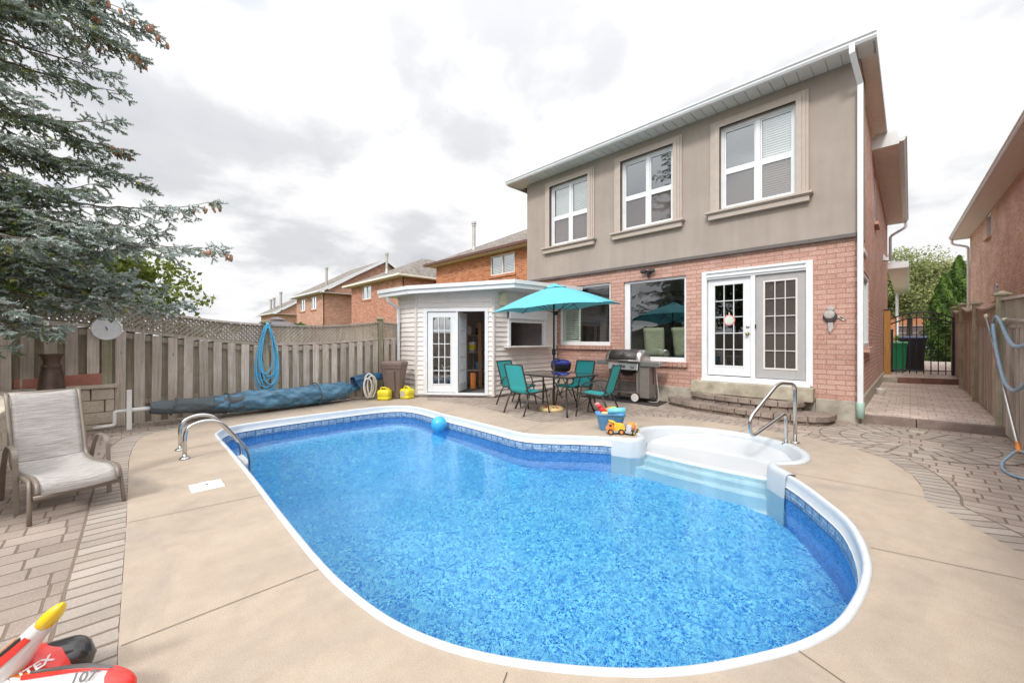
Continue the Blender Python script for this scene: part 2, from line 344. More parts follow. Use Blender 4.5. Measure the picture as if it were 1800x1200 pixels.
# pool liner: mottled blue pebbles
def linermat(name, dark, mid, light, sc=38, cell=46):
    m, nt, b, out = newmat(name)
    v = objc(nt); w = N(nt, 'ShaderNodeTexNoise', i_Scale=7.0, i_Detail=3.0); L(nt, v, w.inputs['Vector'])
    sv = N(nt, 'ShaderNodeVectorMath', operation='SCALE'); L(nt, w.outputs['Color'], sv.inputs[0]); sv.inputs['Scale'].default_value = .10
    av = N(nt, 'ShaderNodeVectorMath', operation='ADD'); L(nt, v, av.inputs[0]); L(nt, sv.outputs[0], av.inputs[1]); v = av.outputs[0]
    n = noise(nt, v, sc, 4, .75, .8); n2 = noise(nt, v, 5.0, 3, .6, .5)
    vo = N(nt, 'ShaderNodeTexVoronoi', feature='DISTANCE_TO_EDGE', i_Scale=cell); L(nt, v, vo.inputs['Vector'])
    vc = N(nt, 'ShaderNodeTexVoronoi', i_Scale=cell); L(nt, v, vc.inputs['Vector']); bw = N(nt, 'ShaderNodeSeparateColor'); L(nt, vc.outputs['Color'], bw.inputs[0])
    f = MATH(nt, 'ADD', MATH(nt, 'MULTIPLY', n, .50), MATH(nt, 'MULTIPLY', bw.outputs[0], .34))
    f = MATH(nt, 'ADD', f, MATH(nt, 'MULTIPLY', RAMP(nt, vo.outputs['Distance'], [(0.0, 1.0), (0.20, 0.0)]), .34))  # pale cell edges also paint rippling caustic light into the pebble print
    f = MATH(nt, 'ADD', f, MATH(nt, 'MULTIPLY', MATH(nt, 'SUBTRACT', n2, .5), .12))
    L(nt, RAMP(nt, f, [(0.38, dark), (0.52, mid), (0.68, light)]), b.inputs['Base Color']); b.inputs['Roughness'].default_value = .5
    return m
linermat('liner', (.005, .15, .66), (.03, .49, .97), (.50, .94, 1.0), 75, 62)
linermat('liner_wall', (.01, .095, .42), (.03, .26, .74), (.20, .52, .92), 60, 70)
m, nt, b, out = newmat('tile_band')
v = uvn(nt)
def bricktex(w, h, ms, c1, c2, mo, off=.5, loc=(0,0,0)):
    mp = N(nt, 'ShaderNodeMapping'); mp.inputs['Location'].default_value = loc; L(nt, v, mp.inputs[0])
    t = N(nt, 'ShaderNodeTexBrick', offset=off); L(nt, mp.outputs[0], t.inputs['Vector'])
    for k, x in (('Scale', 1), ('Brick Width', w), ('Row Height', h), ('Mortar Size', ms), ('Bias', 0), ('Mortar Smooth', 0)): t.inputs[k].default_value = x
    for k, x in (('Color1', c1), ('Color2', c2), ('Mortar', mo)): t.inputs[k].default_value = x+(1,)
    return t
big_ = bricktex(.135, .20, .012, (.50, .62, .72), (.42, .56, .70), (.03, .10, .26), 0, (0, .0, 0))
sm_ = bricktex(.045, .031, .004, (.62, .72, .80), (.09, .22, .42), (.03, .10, .26), .5)
n_ = noise(nt, v, 70, 3, .7)
c = MIXC(nt, .62, big_.outputs[0], sm_.outputs[0])
c = MIXC(nt, RAMP(nt, n_, [(0.48, 0.0), (0.62, .55)]), c, (.06, .18, .38))
sp_v = N(nt, 'ShaderNodeSeparateXYZ'); L(nt, v, sp_v.inputs[0]); vz = sp_v.outputs[1]
edge = MATH(nt, 'ADD', MATH(nt, 'GREATER_THAN', vz, -.114), MATH(nt, 'LESS_THAN', vz, -.212), clamp=True)
c = MIXC(nt, edge, c, (.02, .08, .22)); L(nt, c, b.inputs['Base Color']); b.inputs['Roughness'].default_value = .35
# water
m = bpy.data.materials.new('water'); m.use_nodes = True; nt = m.node_tree; nt.nodes.clear(); MATS['water'] = m
out = N(nt, 'ShaderNodeOutputMaterial'); g = N(nt, 'ShaderNodeBsdfGlass', i_IOR=1.33, i_Roughness=0.0); g.inputs[0].default_value = (.74, .93, 1, 1)
v = objc(nt); w1 = noise(nt, v, 6.5, 4, .6, .8); w2 = noise(nt, v, 1.3, 2, .5, .4)
h_ = MATH(nt, 'ADD', MATH(nt, 'MULTIPLY', w1, .35), MATH(nt, 'MULTIPLY', w2, 1.0))
bn = N(nt, 'ShaderNodeBump', i_Strength=.20, i_Distance=.05); L(nt, h_, bn.inputs['Height']); L(nt, bn.outputs[0], g.inputs['Normal']); L(nt, g.outputs[0], out.inputs[0])

# ------------------------------------------------------------------ mesh helpers
XF = {}
class MB:
    def __init__(s): s.v = []; s.f = []; s.uv = {}
    def add(s, vs, fs, uvs=None):
        o = len(s.v); s.v += [tuple(p) for p in vs]
        for k, f in enumerate(fs):
            if uvs: s.uv[len(s.f)] = uvs[k]
            s.f.append(tuple(i+o for i in f))
        return s
    def box(s, x0, x1, y0, y1, z0, z1):
        if x0 > x1: x0, x1 = x1, x0
        if y0 > y1: y0, y1 = y1, y0
        if z0 > z1: z0, z1 = z1, z0
        return s.add([(x0,y0,z0),(x1,y0,z0),(x1,y1,z0),(x0,y1,z0),(x0,y0,z1),(x1,y0,z1),(x1,y1,z1),(x0,y1,z1)],
                     [(0,3,2,1),(4,5,6,7),(0,1,5,4),(1,2,6,5),(2,3,7,6),(3,0,4,7)])
    def obox(s, c, size, rot=(0,0,0)):
        M = Matrix.Translation(c) @ Euler(rot).to_matrix().to_4x4(); a, b, d = (q/2 for q in size)
        P = [M @ Vector(p) for p in [(-a,-b,-d),(a,-b,-d),(a,b,-d),(-a,b,-d),(-a,-b,d),(a,-b,d),(a,b,d),(-a,b,d)]]
        return s.add(P, [(0,3,2,1),(4,5,6,7),(0,1,5,4),(1,2,6,5),(2,3,7,6),(3,0,4,7)])
    def beam(s, p, q, w, h, up=(0,0,1)):
        p, q = Vector(p), Vector(q); d = (q-p).normalized(); up = Vector(up)
        if abs(d.dot(up)) > .98: up = Vector((1,0,0))
        a = d.cross(up).normalized()*w/2; b = a.cross(d).normalized()*h/2
        P = [p-a-b, p+a-b, p+a+b, p-a+b, q-a-b, q+a-b, q+a+b, q-a+b]
        return s.add(P, [(0,1,2,3),(7,6,5,4),(1,0,4,5),(2,1,5,6),(3,2,6,7),(0,3,7,4)])
    def prism(s, pts, z0, z1):
        n = len(pts)
        a = sum(pts[i][0]*pts[(i+1)%n][1]-pts[(i+1)%n][0]*pts[i][1] for i in range(n))
        if a < 0: pts = pts[::-1]
        z0s = z0 if hasattr(z0, '__len__') else [z0]*n; z1s = z1 if hasattr(z1, '__len__') else [z1]*n
        vs = [(p[0],p[1],z0s[i]) for i, p in enumerate(pts)] + [(p[0],p[1],z1s[i]) for i, p in enumerate(pts)]
        fs = [(i, (i+1)%n, (i+1)%n+n, i+n) for i in range(n)]
        T = tessellate_polygon([[Vector((p[0],p[1],0)) for p in pts]])
        for t in T:
            ar = (pts[t[1]][0]-pts[t[0]][0])*(pts[t[2]][1]-pts[t[0]][1])-(pts[t[2]][0]-pts[t[0]][0])*(pts[t[1]][1]-pts[t[0]][1])
            t = t if ar > 0 else t[::-1]
            fs.append(tuple(i+n for i in t)); fs.append(tuple(t[::-1]))
        return s.add(vs, fs)
    def sheet(s, outer, holes, z):
        polys = [[Vector((p[0],p[1],0)) for p in outer]] + [[Vector((p[0],p[1],0)) for p in h] for h in holes]
        allp = [p for q in polys for p in q]; T = tessellate_polygon(polys); fs = []
        for t in T:
            a, b, c = (allp[i] for i in t); ar = (b.x-a.x)*(c.y-a.y)-(c.x-a.x)*(b.y-a.y)
            fs.append(tuple(t) if ar > 0 else tuple(t[::-1]))
        return s.add([(p.x,p.y,z) for p in allp], fs)
    def tube(s, pts, r, n=8, closed=False, cap=True, flat=1.0):
        pts = [Vector(p) for p in pts]; m = len(pts); vs = []; prev = None
        rs = r if hasattr(r, '__len__') else [r]*m
        for i, p in enumerate(pts):
            if closed: d = pts[(i+1)%m]-pts[i-1]
            else: d = pts[min(i+1,m-1)]-pts[max(i-1,0)]
            d = d.normalized() if d.length > 1e-9 else Vector((0,0,1))
            if prev is None:
                u = Vector((0,0,1)) if abs(d.z) < .9 else Vector((1,0,0)); a = d.cross(u).normalized()
            else:
                a = (prev - d*prev.dot(d)); a = a.normalized() if a.length > 1e-6 else d.orthogonal().normalized()
            prev = a; b = d.cross(a)
            for k in range(n):
                t = 2*math.pi*k/n; vs.append(p + a*math.cos(t)*rs[i] + b*math.sin(t)*rs[i]*flat)
        fs = []
        for i in range(m if closed else m-1):
            j = (i+1)%m
            for k in range(n): fs.append((i*n+k, i*n+(k+1)%n, j*n+(k+1)%n, j*n+k))
        if cap and not closed: fs.append(tuple(range(n))[::-1]); fs.append(tuple((m-1)*n+k for k in range(n)))
        return s.add(vs, fs)
    def lathe(s, prof, n=20, c=(0,0,0), axis='Z', M=None):
        vs = []; m = len(prof)
        for r, z in prof:
            for k in range(n):
                t = 2*math.pi*k/n; p = Vector((r*math.cos(t), r*math.sin(t), z))
                if axis == 'X': p = Vector((p.z, p.x, p.y))
                if axis == 'Y': p = Vector((p.x, -p.z, p.y))
                if M is not None: p = M @ p
                vs.append(p + Vector(c))
        fs = [(i*n+k, i*n+(k+1)%n, (i+1)*n+(k+1)%n, (i+1)*n+k) for i in range(m-1) for k in range(n)]
        if prof[0][0] > 1e-5: fs.append(tuple(range(n))[::-1])
        if prof[-1][0] > 1e-5: fs.append(tuple((m-1)*n+k for k in range(n)))
        return s.add(vs, fs)
    def ball(s, c, r, n=14, sq=(1,1,1), rot=None):
        prof = [(math.sin(math.pi*i/n)*1, -math.cos(math.pi*i/n)) for i in range(n+1)]
        prof[0] = (1e-6, -1); prof[-1] = (1e-6, 1)
        M = (Euler(rot).to_matrix() if rot else Matrix.Identity(3)) @ Matrix.Diagonal((r*sq[0], r*sq[1], r*sq[2]))
        return s.lathe(prof, n+4, c, M=M)
    def grid(s, P, wrap=False):
        m, n = len(P), len(P[0]); vs = [p for row in P for p in row]; fs = []
        for i in range(m-1):
            for k in range(n if wrap else n-1):
                k2 = (k+1) % n; fs.append((i*n+k, i*n+k2, (i+1)*n+k2, (i+1)*n+k))
        return s.add(vs, fs)
    def build(s, name, mat, parent=None, smooth=False, bevel=0, local=None, label=None, solid=0, sub=0):
        me = bpy.data.meshes.new(name)
        me.from_pydata([tuple(p) for p in s.v], [], s.f)
        uvl = me.uv_layers.new(name='UVMap')
        V = np.array([tuple(p) for p in s.v]) if s.v else np.zeros((0,3))
        lv = np.empty(len(me.loops), dtype=np.int32); me.loops.foreach_get('vertex_index', lv)
        nr = np.empty(len(me.polygons)*3); me.polygons.foreach_get('normal', nr); nr = np.abs(nr.reshape(-1,3))
        tot = np.empty(len(me.polygons), dtype=np.int32); me.polygons.foreach_get('loop_total', tot)
        ax = np.repeat(np.argmax(nr + np.array([0,0,.02]), axis=1), tot)
        P = V[lv]; U = np.where((ax==0)[:,None], P[:,[1,2]], np.where((ax==1)[:,None], P[:,[0,2]], P[:,[0,1]]))
        if s.uv:
            st = np.concatenate([[0], np.cumsum(tot)])
            for fi, uv in s.uv.items():
                U[st[fi]:st[fi]+tot[fi]] = uv
        uvl.data.foreach_set('uv', U.astype(np.float32).ravel())
        if parent is not None and not (local if local is not None else XF.get(parent, (None, True))[1]):
            me.transform(XF[parent][0])
        me.materials.append(MATS[mat])
        if smooth: me.polygons.foreach_set('use_smooth', [True]*len(me.polygons))
        me.update()
        o = bpy.data.objects.new(name, me); col.objects.link(o)
        if parent is not None: o.parent = parent; XF[o] = XF.get(parent, (Matrix.Identity(4), True))
        else: XF[o] = (Matrix.Identity(4), False)
        if bevel:
            bm = o.modifiers.new('bevel', 'BEVEL'); bm.width = bevel; bm.segments = 2; bm.limit_method = 'ANGLE'; bm.angle_limit = R(40)
        if solid:
            sm = o.modifiers.new('solid', 'SOLIDIFY'); sm.thickness = solid; sm.offset = 0
        if sub:
            ss = o.modifiers.new('sub', 'SUBSURF'); ss.levels = sub; ss.render_levels = sub
        if smooth == 'auto' or (smooth and bevel): pass
        if label: o['label'] = label
        return o
def tag(o, label=None, cat=None, group=None, kind=None):
    if label: o['label'] = label
    if cat: o['category'] = cat
    if group: o['group'] = group
    if kind: o['kind'] = kind
    return o
def thing(name, label, cat, loc=(0,0,0), rotz=0, group=None, local=False):
    o = bpy.data.objects.new(name, None); col.objects.link(o); o.empty_display_size = .1
    o.location = loc; o.rotation_euler = (0,0,rotz); tag(o, label, cat, group)
    M = Matrix.Translation(loc) @ Matrix.Rotation(rotz, 4, 'Z')
    XF[o] = (M.inverted(), local); return o
def dup(root, loc, rotz, label, group=None):
    r = root.copy(); col.objects.link(r); r.location = loc; r.rotation_euler = (0,0,rotz); r['label'] = label
    if group: r['group'] = group
    for ch in [c for c in bpy.data.objects if c.parent == root]:
        c = ch.copy(); col.objects.link(c); c.parent = r
        for g in [q for q in bpy.data.objects if q.parent == ch]:
            d = g.copy(); col.objects.link(d); d.parent = c
    return r
def struct(o): o['kind'] = 'structure'; return o
def crom(pts, n=6, closed=False):
    out = []; m = len(pts); pts = [Vector(p) for p in pts]
    for i in range(m if closed else m-1):
        p0 = pts[(i-1)%m] if closed or i > 0 else pts[0]; p1 = pts[i]; p2 = pts[(i+1)%m]
        p3 = pts[(i+2)%m] if closed or i+2 < m else pts[-1]
        for k in range(n):
            t = k/n; out.append(0.5*((2*p1)+(-p0+p2)*t+(2*p0-5*p1+4*p2-p3)*t*t+(-p0+3*p1-3*p2+p3)*t**3))
    if not closed: out.append(pts[-1])
    return out
def bend(pts, r=.05, n=5):
    """polyline with rounded corners"""
    pts = [Vector(p) for p in pts]; out = [pts[0]]
    for i in range(1, len(pts)-1):
        a, b, c = pts[i-1], pts[i], pts[i+1]; u = (a-b); v = (c-b)
        d = min(r if not hasattr(r, '__len__') else r[i], u.length*.49, v.length*.49)
        p = b+u.normalized()*d; q = b+v.normalized()*d
        for k in range(n+1):
            t = k/n; out.append(p*(1-t)**2 + b*2*t*(1-t) + q*t*t)
    out.append(pts[-1]); return out
def offset_poly(pts, d):
    n = len(pts); ar = sum(pts[i][0]*pts[(i+1)%n][1]-pts[(i+1)%n][0]*pts[i][1] for i in range(n)); sg = 1 if ar > 0 else -1
    out = []
    for i in range(n):
        a, b, c = Vector(pts[i-1][:2]), Vector(pts[i][:2]), Vector(pts[(i+1)%n][:2])
        t = (c-a); t = t.normalized() if t.length > 1e-9 else Vector((1,0)); nn = Vector((-t.y, t.x))*sg
        out.append(b+nn*d)
    return out
def wall_y(mb, y, x0, x1, z0, z1, holes, t=.12, side=1):
    """wall in a plane of constant y facing -y (side=1) with rectangular holes (x0,x1,z0,z1) and reveals t deep"""
    xs = sorted({x0, x1, *[h[0] for h in holes], *[h[1] for h in holes]}); zs = sorted({z0, z1, *[h[2] for h in holes], *[h[3] for h in holes]})
    for a, b in zip(xs, xs[1:]):
        for c, d in zip(zs, zs[1:]):
            mx, mz = (a+b)/2, (c+d)/2
            if any(h[0] < mx < h[1] and h[2] < mz < h[3] for h in holes): continue
            mb.add([(a,y,c),(b,y,c),(b,y,d),(a,y,d)], [(0,1,2,3)])
            mb.add([(a,y+t*side,c),(b,y+t*side,c),(b,y+t*side,d),(a,y+t*side,d)], [(3,2,1,0)])
    for h in holes:
        a, b, c, d = h; q = y+t*side
        mb.add([(a,y,c),(a,q,c),(a,q,d),(a,y,d),(b,y,c),(b,q,c),(b,q,d),(b,y,d)], [(0,1,2,3),(7,6,5,4),(0,4,5,1),(3,2,6,7)])
def wall_x(mb, x, y0, y1, z0, z1, holes, t=.12, side=-1):
    ys = sorted({y0, y1, *[h[0] for h in holes], *[h[1] for h in holes]}); zs = sorted({z0, z1, *[h[2] for h in holes], *[h[3] for h in holes]})
    for a, b in zip(ys, ys[1:]):
        for c, d in zip(zs, zs[1:]):
            m_, mz = (a+b)/2, (c+d)/2
            if any(h[0] < m_ < h[1] and h[2] < mz < h[3] for h in holes): continue
            mb.add([(x,a,c),(x,b,c),(x,b,d),(x,a,d)], [(0,1,2,3)])
            mb.add([(x+t*side,a,c),(x+t*side,b,c),(x+t*side,b,d),(x+t*side,a,d)], [(3,2,1,0)])
    for h in holes:
        a, b, c, d = h; q = x+t*side
        mb.add([(x,a,c),(q,a,c),(q,a,d),(x,a,d),(x,b,c),(q,b,c),(q,b,d),(x,b,d)], [(0,1,2,3),(7,6,5,4),(0,4,5,1),(3,2,6,7)])

# ------------------------------------------------------------------ pool, deck, paving
POOL = [(-.98,4.99),(-.75,4.72),(-.53,4.37),(-.30,3.92),(-.17,3.28),(-.20,2.65),(-.30,2.28),(-.47,1.95),(-.70,1.62),(-1.02,1.32),(-1.38,1.08),(-1.75,.94),(-2.15,.88),
        (-2.6,.86),(-3.55,.88),(-4.7,.92),(-6.0,.95),(-7.0,.965),(-7.3,1.01),(-7.6,1.18),(-7.74,1.5),(-7.8,2.2),(-7.8,3.0),(-7.76,3.7),(-7.62,4.1),(-7.3,4.31),(-6.8,4.34),
        (-6.1,4.29),(-5.3,4.28),(-4.6,4.26),(-4.1,4.25),(-3.8,4.37),(-3.37,4.71),(-3.05,4.93),(-2.76,5.03)]
poolc = [tuple(p[:2]) for p in crom([(a,b,0) for a,b in POOL], 5)]                    # from right throat, round the near side, to the left throat
STAIR = [(-2.76,5.03),(-2.69,5.13),(-2.71,5.28),(-2.83,5.43),(-2.93,5.65),(-2.90,5.95),(-2.68,6.25),(-2.32,6.45),(-1.90,6.52),(-1.50,6.47),(-1.15,6.28),(-.94,6.0),(-.86,5.7),(-.89,5.45),(-.99,5.3),(-1.07,5.2),(-1.05,5.08),(-.98,4.99)]
stairc = [tuple(p[:2]) for p in crom([(a,b,0) for a,b in STAIR], 4)]
combo = poolc[:-1] + stairc[:-1]
WZ = -.225
# ground: one sheet to the horizon with a hole under the pool
mb = MB(); mb.sheet([(-400,-400),(400,-400),(400,500),(-400,500)], [[(-8.3,.4),(.2,.4),(.2,6.9),(-8.3,6.9)]], -.02)
struct(mb.build('ground', 'grass_ground'))
# paving: left part and right part, cut at the deck
DECK = [(3,-.01),(-2.5,-.01),(-4.2,.03),(-5.8,.055),(-6.45,.07),(-7.1,.11),(-7.5,.16),(-7.8,.24),(-8.0,.36),(-8.15,.55),(-8.24,.8),(-8.36,1.05),(-8.6,1.3),(-8.97,1.42),
        (-9.25,4.6),(-9.0,5.14),(-8.56,5.12),(-8.2,5.25),(-7.9,5.02),(-7.3,5.17),(-6.7,5.25),(-6.0,5.25),(-5.4,5.15),(-4.9,5.02),(-4.43,5.03),(-4.18,5.3),(-4.0,5.65),(-3.78,6.25),(-3.5,6.75),(-2.95,7.05),(-2.4,7.13),
        (-1.8,7.1),(-1.04,7.0),(-.55,6.75),(-.2,6.38),(0,5.85),(.08,5.35),(.09,4.97),(.3,4.58),(.52,4.15),(1.05,3.05),(1.9,1.6),(3,0.6)]
mb = MB(); mb.sheet([(-9.6,-7),(3,-7),(3,3.2),(-5,3.2),(-5,2.0),(-8,2.0),(-9.6,2.0)], [], 0)
mb2 = MB()
def cutsheet(mb, outer, z):
    mb.sheet(outer, [], z)
# left patio lies wholly outside the deck's left edge
leftp = [(-9.6,-7),(3,-7),(3,-.01)] + DECK[1:14] + [(-9.6,1.42)]
mb = MB(); mb.sheet(leftp, [], 0); struct(mb.build('patio_paving_left', 'paver_left'))
i0 = DECK.index((-8.2,5.25))
rightp = [(-9.6,1.42)] + DECK[13:42] + [(3,.6),(3,9.05),(-.6,9.05),(-.6,9.2),(-9.6,9.2)]
mb = MB(); mb.sheet(rightp, [], 0); struct(mb.build('patio_paving', 'paver_right'))
# concrete deck with the pool cut out
inner = offset_poly(combo, .012)
mb = MB(); mb.sheet(DECK, [inner], .006)
n = len(DECK)
struct(mb.build('pool_deck', 'deck'))
# soldier course along the deck edge
def strip_along(pts, w, z, side, name, mat):
    mb = MB(); pts = [Vector((p[0],p[1])) for p in pts]; u = 0; prev = None
    nr = []
    for i in range(len(pts)):
        t = (pts[min(i+1,len(pts)-1)]-pts[max(i-1,0)]).normalized(); nr.append(Vector((-t.y,t.x))*side)
    for i in range(len(pts)-1):
        a, b = pts[i], pts[i+1]; c, d = a+nr[i]*w, b+nr[i+1]*w; l = (b-a).length
        q = [(a.x,a.y,z),(b.x,b.y,z),(d.x,d.y,z),(c.x,c.y,z)]; uv = [(u,.0),(u+l,.0),(u+l,w),(u,w)]
        if side < 0: q = q[::-1]; uv = uv[::-1]
        mb.add(q, [(0,1,2,3)], [uv]); u += l
    return struct(mb.build(name, mat))
lefte = crom([(a,b,0) for a,b in DECK[1:12]], 4); lefte = [Vector((3,-.01,0))] + [Vector((3-k*.5,-.01,0)) for k in range(1,11)] + lefte
strip_along([(p.x,p.y) for p in lefte], .24, .003, 1, 'paving_border_left', 'paver_soldier')
righte = crom([(a,b,0) for a,b in DECK[26:42]], 4)
strip_along([(p.x,p.y) for p in righte], .24, .003, -1 if False else 1, 'paving_border_right', 'paver_soldier')
# round paver motif between the steps and the fence
mb = MB(); cx0, cy0 = .02, 7.72
for k, (r0, r1) in enumerate([(.30,.54),(.54,.78),(.78,1.02)]):
    nn = 48
    for i in range(nn):
        a, b = 2*math.pi*i/nn, 2*math.pi*(i+1)/nn; rm = max(.12,(r0+r1)/2)
        q = [(cx0+r0*math.cos(a),cy0+r0*math.sin(a),.0035),(cx0+r1*math.cos(a),cy0+r1*math.sin(a),.0035),(cx0+r1*math.cos(b),cy0+r1*math.sin(b),.0035),(cx0+r0*math.cos(b),cy0+r0*math.sin(b),.0035)]
        mb.add(q, [(0,1,2,3)], [[(a*rm*.6,0.0+.24*k),(a*rm*.6,.24+.24*k),(b*rm*.6,.24+.24*k),(b*rm*.6,.24*k)]])
struct(mb.build('paving_circle', 'paver_soldier'))
# control joints sawn in the deck (dark slits, laid as thin sheets)
simple('joint', (.13, .10, .08), 1)
mb = MB()
for a, b in [((-4.2,.03),(-4.1,.90)),((-2.53,0),(-2.53,.85)),((-1.19,1.15),(-.55,0)),((-.36,2.16),(1.35,1.45)),((-.19,3.57),(1.0,3.86)),((-9.05,2.65),(-7.83,2.6)),((-1.83,6.56),(-1.79,7.09)),((-.93,4.98),(.09,5.05)),((-4.1,4.28),(-4.35,5.03)),((-7.62,4.15),(-7.9,5.0))]:
    a, b = Vector(a), Vector(b); t = (b-a).normalized(); nn = Vector((-t.y,t.x))*.0022
    mb.add([(a-nn).to_3d()+Vector((0,0,.010)),(b-nn).to_3d()+Vector((0,0,.010)),(b+nn).to_3d()+Vector((0,0,.010)),(a+nn).to_3d()+Vector((0,0,.010))], [(0,1,2,3)])
struct(mb.build('deck_joints', 'joint'))

pool = thing('swimming_pool', 'kidney shaped in-ground pool with blue mottled liner and white coping', 'pool', (-4,2.6,0))
def sweep(path, prof, closed=False):
    """profile (inward offset, z) swept along a ccw path"""
    offs = {}
    for d, z in prof:
        if d not in offs:
            P = [Vector(p[:2]) for p in path]; o = []
            for i, p in enumerate(P):
                t = (P[min(i+1,len(P)-1)]-P[max(i-1,0)]).normalized(); o.append(p+Vector((t.y,-t.x))*d*SGN)
            offs[d] = o
    return [[(offs[d][i].x, offs[d][i].y, z) for i in range(len(path))] for d, z in prof]
ar = sum(combo[i][0]*combo[(i+1)%len(combo)][1]-combo[(i+1)%len(combo)][0]*combo[i][1] for i in range(len(combo)))
SGN = 1 if ar < 0 else -1
mb = MB(); mb.grid(sweep(poolc, [(-.004,.004),(-.002,.016),(.012,.022),(.030,.020),(.040,.008),(.043,-.02),(.048,-.095),(.062,-.10)])); mb.build('coping', 'coping', pool, smooth=True)
u = [0]
for a, b in zip(poolc, poolc[1:]): u.append(u[-1]+math.hypot(a[0]-b[0], a[1]-b[1]))
rows = sweep(poolc, [(.056,-.10),(.056,-.224)]); mb = MB()
for i in range(len(poolc)-1):
    mb.add([rows[0][i],rows[0][i+1],rows[1][i+1],rows[1][i]], [(0,1,2,3)], [[(u[i],-.10),(u[i+1],-.10),(u[i+1],-.224),(u[i],-.224)]])
mb.build('tile_border', 'tile_band', pool)
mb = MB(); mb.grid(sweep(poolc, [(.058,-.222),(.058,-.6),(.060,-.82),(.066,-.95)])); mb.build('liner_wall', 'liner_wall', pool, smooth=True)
def fdepth(x): 
    t = min(1, max(0, (-3.2-x)/3.0)); t = t*t*(3-2*t); return -.94-.75*t
base = [(p.x,p.y) for p in [Vector(q) for q in [r[:2] for r in sweep(poolc, [(.066,0)])[0]]]]
base += [(-2.5,5.05),(-1.95,5.08),(-1.4,5.05)]
c0 = Vector((-3.9,2.6)); rows = []
for t in [1,.96,.9,.82,.7,.55,.4,.25,.1,.001]:
    row = []
    for p in base:
        q = c0+(Vector(p)-c0)*t; e = min(1,(1-t)/.3); e = e*e*(3-2*e); z = -.95*(1-e)+fdepth(q.x)*e if t < 1 else -.95
        row.append((q.x,q.y,z))
    rows.append(row)
mb = MB(); mb.grid(rows, wrap=True); mb.build('liner_floor', 'liner', pool, smooth=True)
# fibreglass stair insert
ins = [(p.x,p.y) for p in offset_poly(combo, .0)]
def soff(d, P=None):
    P = [Vector(p) for p in (P or stairc)]; o = []
    for i, p in enumerate(P):
        t = (P[min(i+1,len(P)-1)]-P[max(i-1,0)]).normalized(); o.append(p+Vector((t.y,-t.x))*d*SGN)
    return o
st = thing('pool_stairs', 'white moulded stair insert with four curved treads at the pool edge', 'pool stairs', (-1.9,5.6,0))
longp = [p for p in poolc[:-1] if math.hypot(p[0]+2.76,p[1]-5.03) < .30] + stairc[:-1] + [p for p in poolc if math.hypot(p[0]+.98,p[1]-4.99) < .26]
mb = MB(); mb.grid([[(p.x,p.y,z) for p in soff(d, longp)] for d, z in [(-.045,.008),(-.04,.024),(-.01,.032),(.03,.030),(.05,.015),(.06,-.02),(.072,-.24),(.075,-.6),(.08,-1.0)]])
mb.build('basin_wall', 'gel_white', st, smooth=True)
inner_s = soff(.05); half = max(range(len(inner_s)), key=lambda i: inner_s[i].y)
Ls, Rs = inner_s[:half+1], inner_s[half:][::-1]
def xat(lst, y):
    for a, b in zip(lst, lst[1:]):
        if (a.y-y)*(b.y-y) <= 0 and abs(a.y-b.y) > 1e-9: return a.x+(b.x-a.x)*(y-a.y)/(b.y-a.y)
    return lst[0].x if y < lst[0].y else lst[-1].x
mb = MB()
NU = 22; rowsT = []
levels = [(5.02,-.98),(5.03,-.63),(5.045,-.605),(5.165,-.60),(5.18,-.585),(5.185,-.42),(5.20,-.40),(5.315,-.395),(5.33,-.38),(5.335,-.225),(5.355,-.203),(5.84,-.198),(5.87,-.185),(5.92,-.165),(6.20,-.085),(6.44,-.045)]
for y0, z in levels:
    row = []
    for k in range(NU+1):
        uu = k/NU; yy = y0
        for _ in range(4):
            xl, xr = xat(Ls, min(6.455,max(5.03,yy))), xat(Rs, min(6.455,max(5.03,yy))); x = xl+(xr-xl)*uu
            yy = min(6.455, max(5.0, y0 + (.14 if y0 > 5.8 else -.05)*max(0,1-((x+1.88)/.85)**2)*(0 if y0 > 6.3 or y0 < 5.04 else 1)))
        row.append((x,yy,z))
    rowsT.append(row)
ks_ = next(i for i, l in enumerate(levels) if l[1] > -.21)
mb.grid(rowsT[:ks_+1][::-1]); mb.build('lower_treads', 'tread_brightened', st); mb = MB(); mb.grid(rowsT[ks_:][::-1]); mb.build('top_tread', 'gel_darkened', st)
# water surface
mb = MB(); mb.sheet([(p.x,p.y) for p in offset_poly(combo, .045)], [], WZ); struct(mb.build('pool_water', 'water'))

# raised side path with its kerb, the second kerb and the ground beyond the gate
mb = MB(); mb.prism([(-.60,9.06),(1.0,9.26),(1.0,16.85),(-.60,16.25)], -.01, .12); struct(mb.build('side_path', 'paver_path'))
k1 = thing('path_kerb', 'brown concrete kerb stones stepping up to the side path', 'kerb', (0,9,0))
for a, b in [((-.62,8.90),(.06,8.99)),((.07,8.991),(1.0,9.12))]:
    mb = MB(); t = (Vector(b)-Vector(a)).normalized(); nn = Vector((-t.y,t.x))*.14
    mb.prism([a,b,(b[0]+nn.x,b[1]+nn.y),(a[0]+nn.x,a[1]+nn.y)], -.01, .128); mb.build('kerb_stone', 'kerb', k1, bevel=.008)
mb = MB(); mb.prism([(-.60,16.5),(1.05,17.1),(4,17.1),(4,30),(-3,30),(-3,21.2),(-.62,21.2)], .0, .27); struct(mb.build('front_path', 'paver_path'))
k2 = thing('gate_kerb', 'red brown kerb stones under the iron gate', 'kerb', (0,16.6,.1))
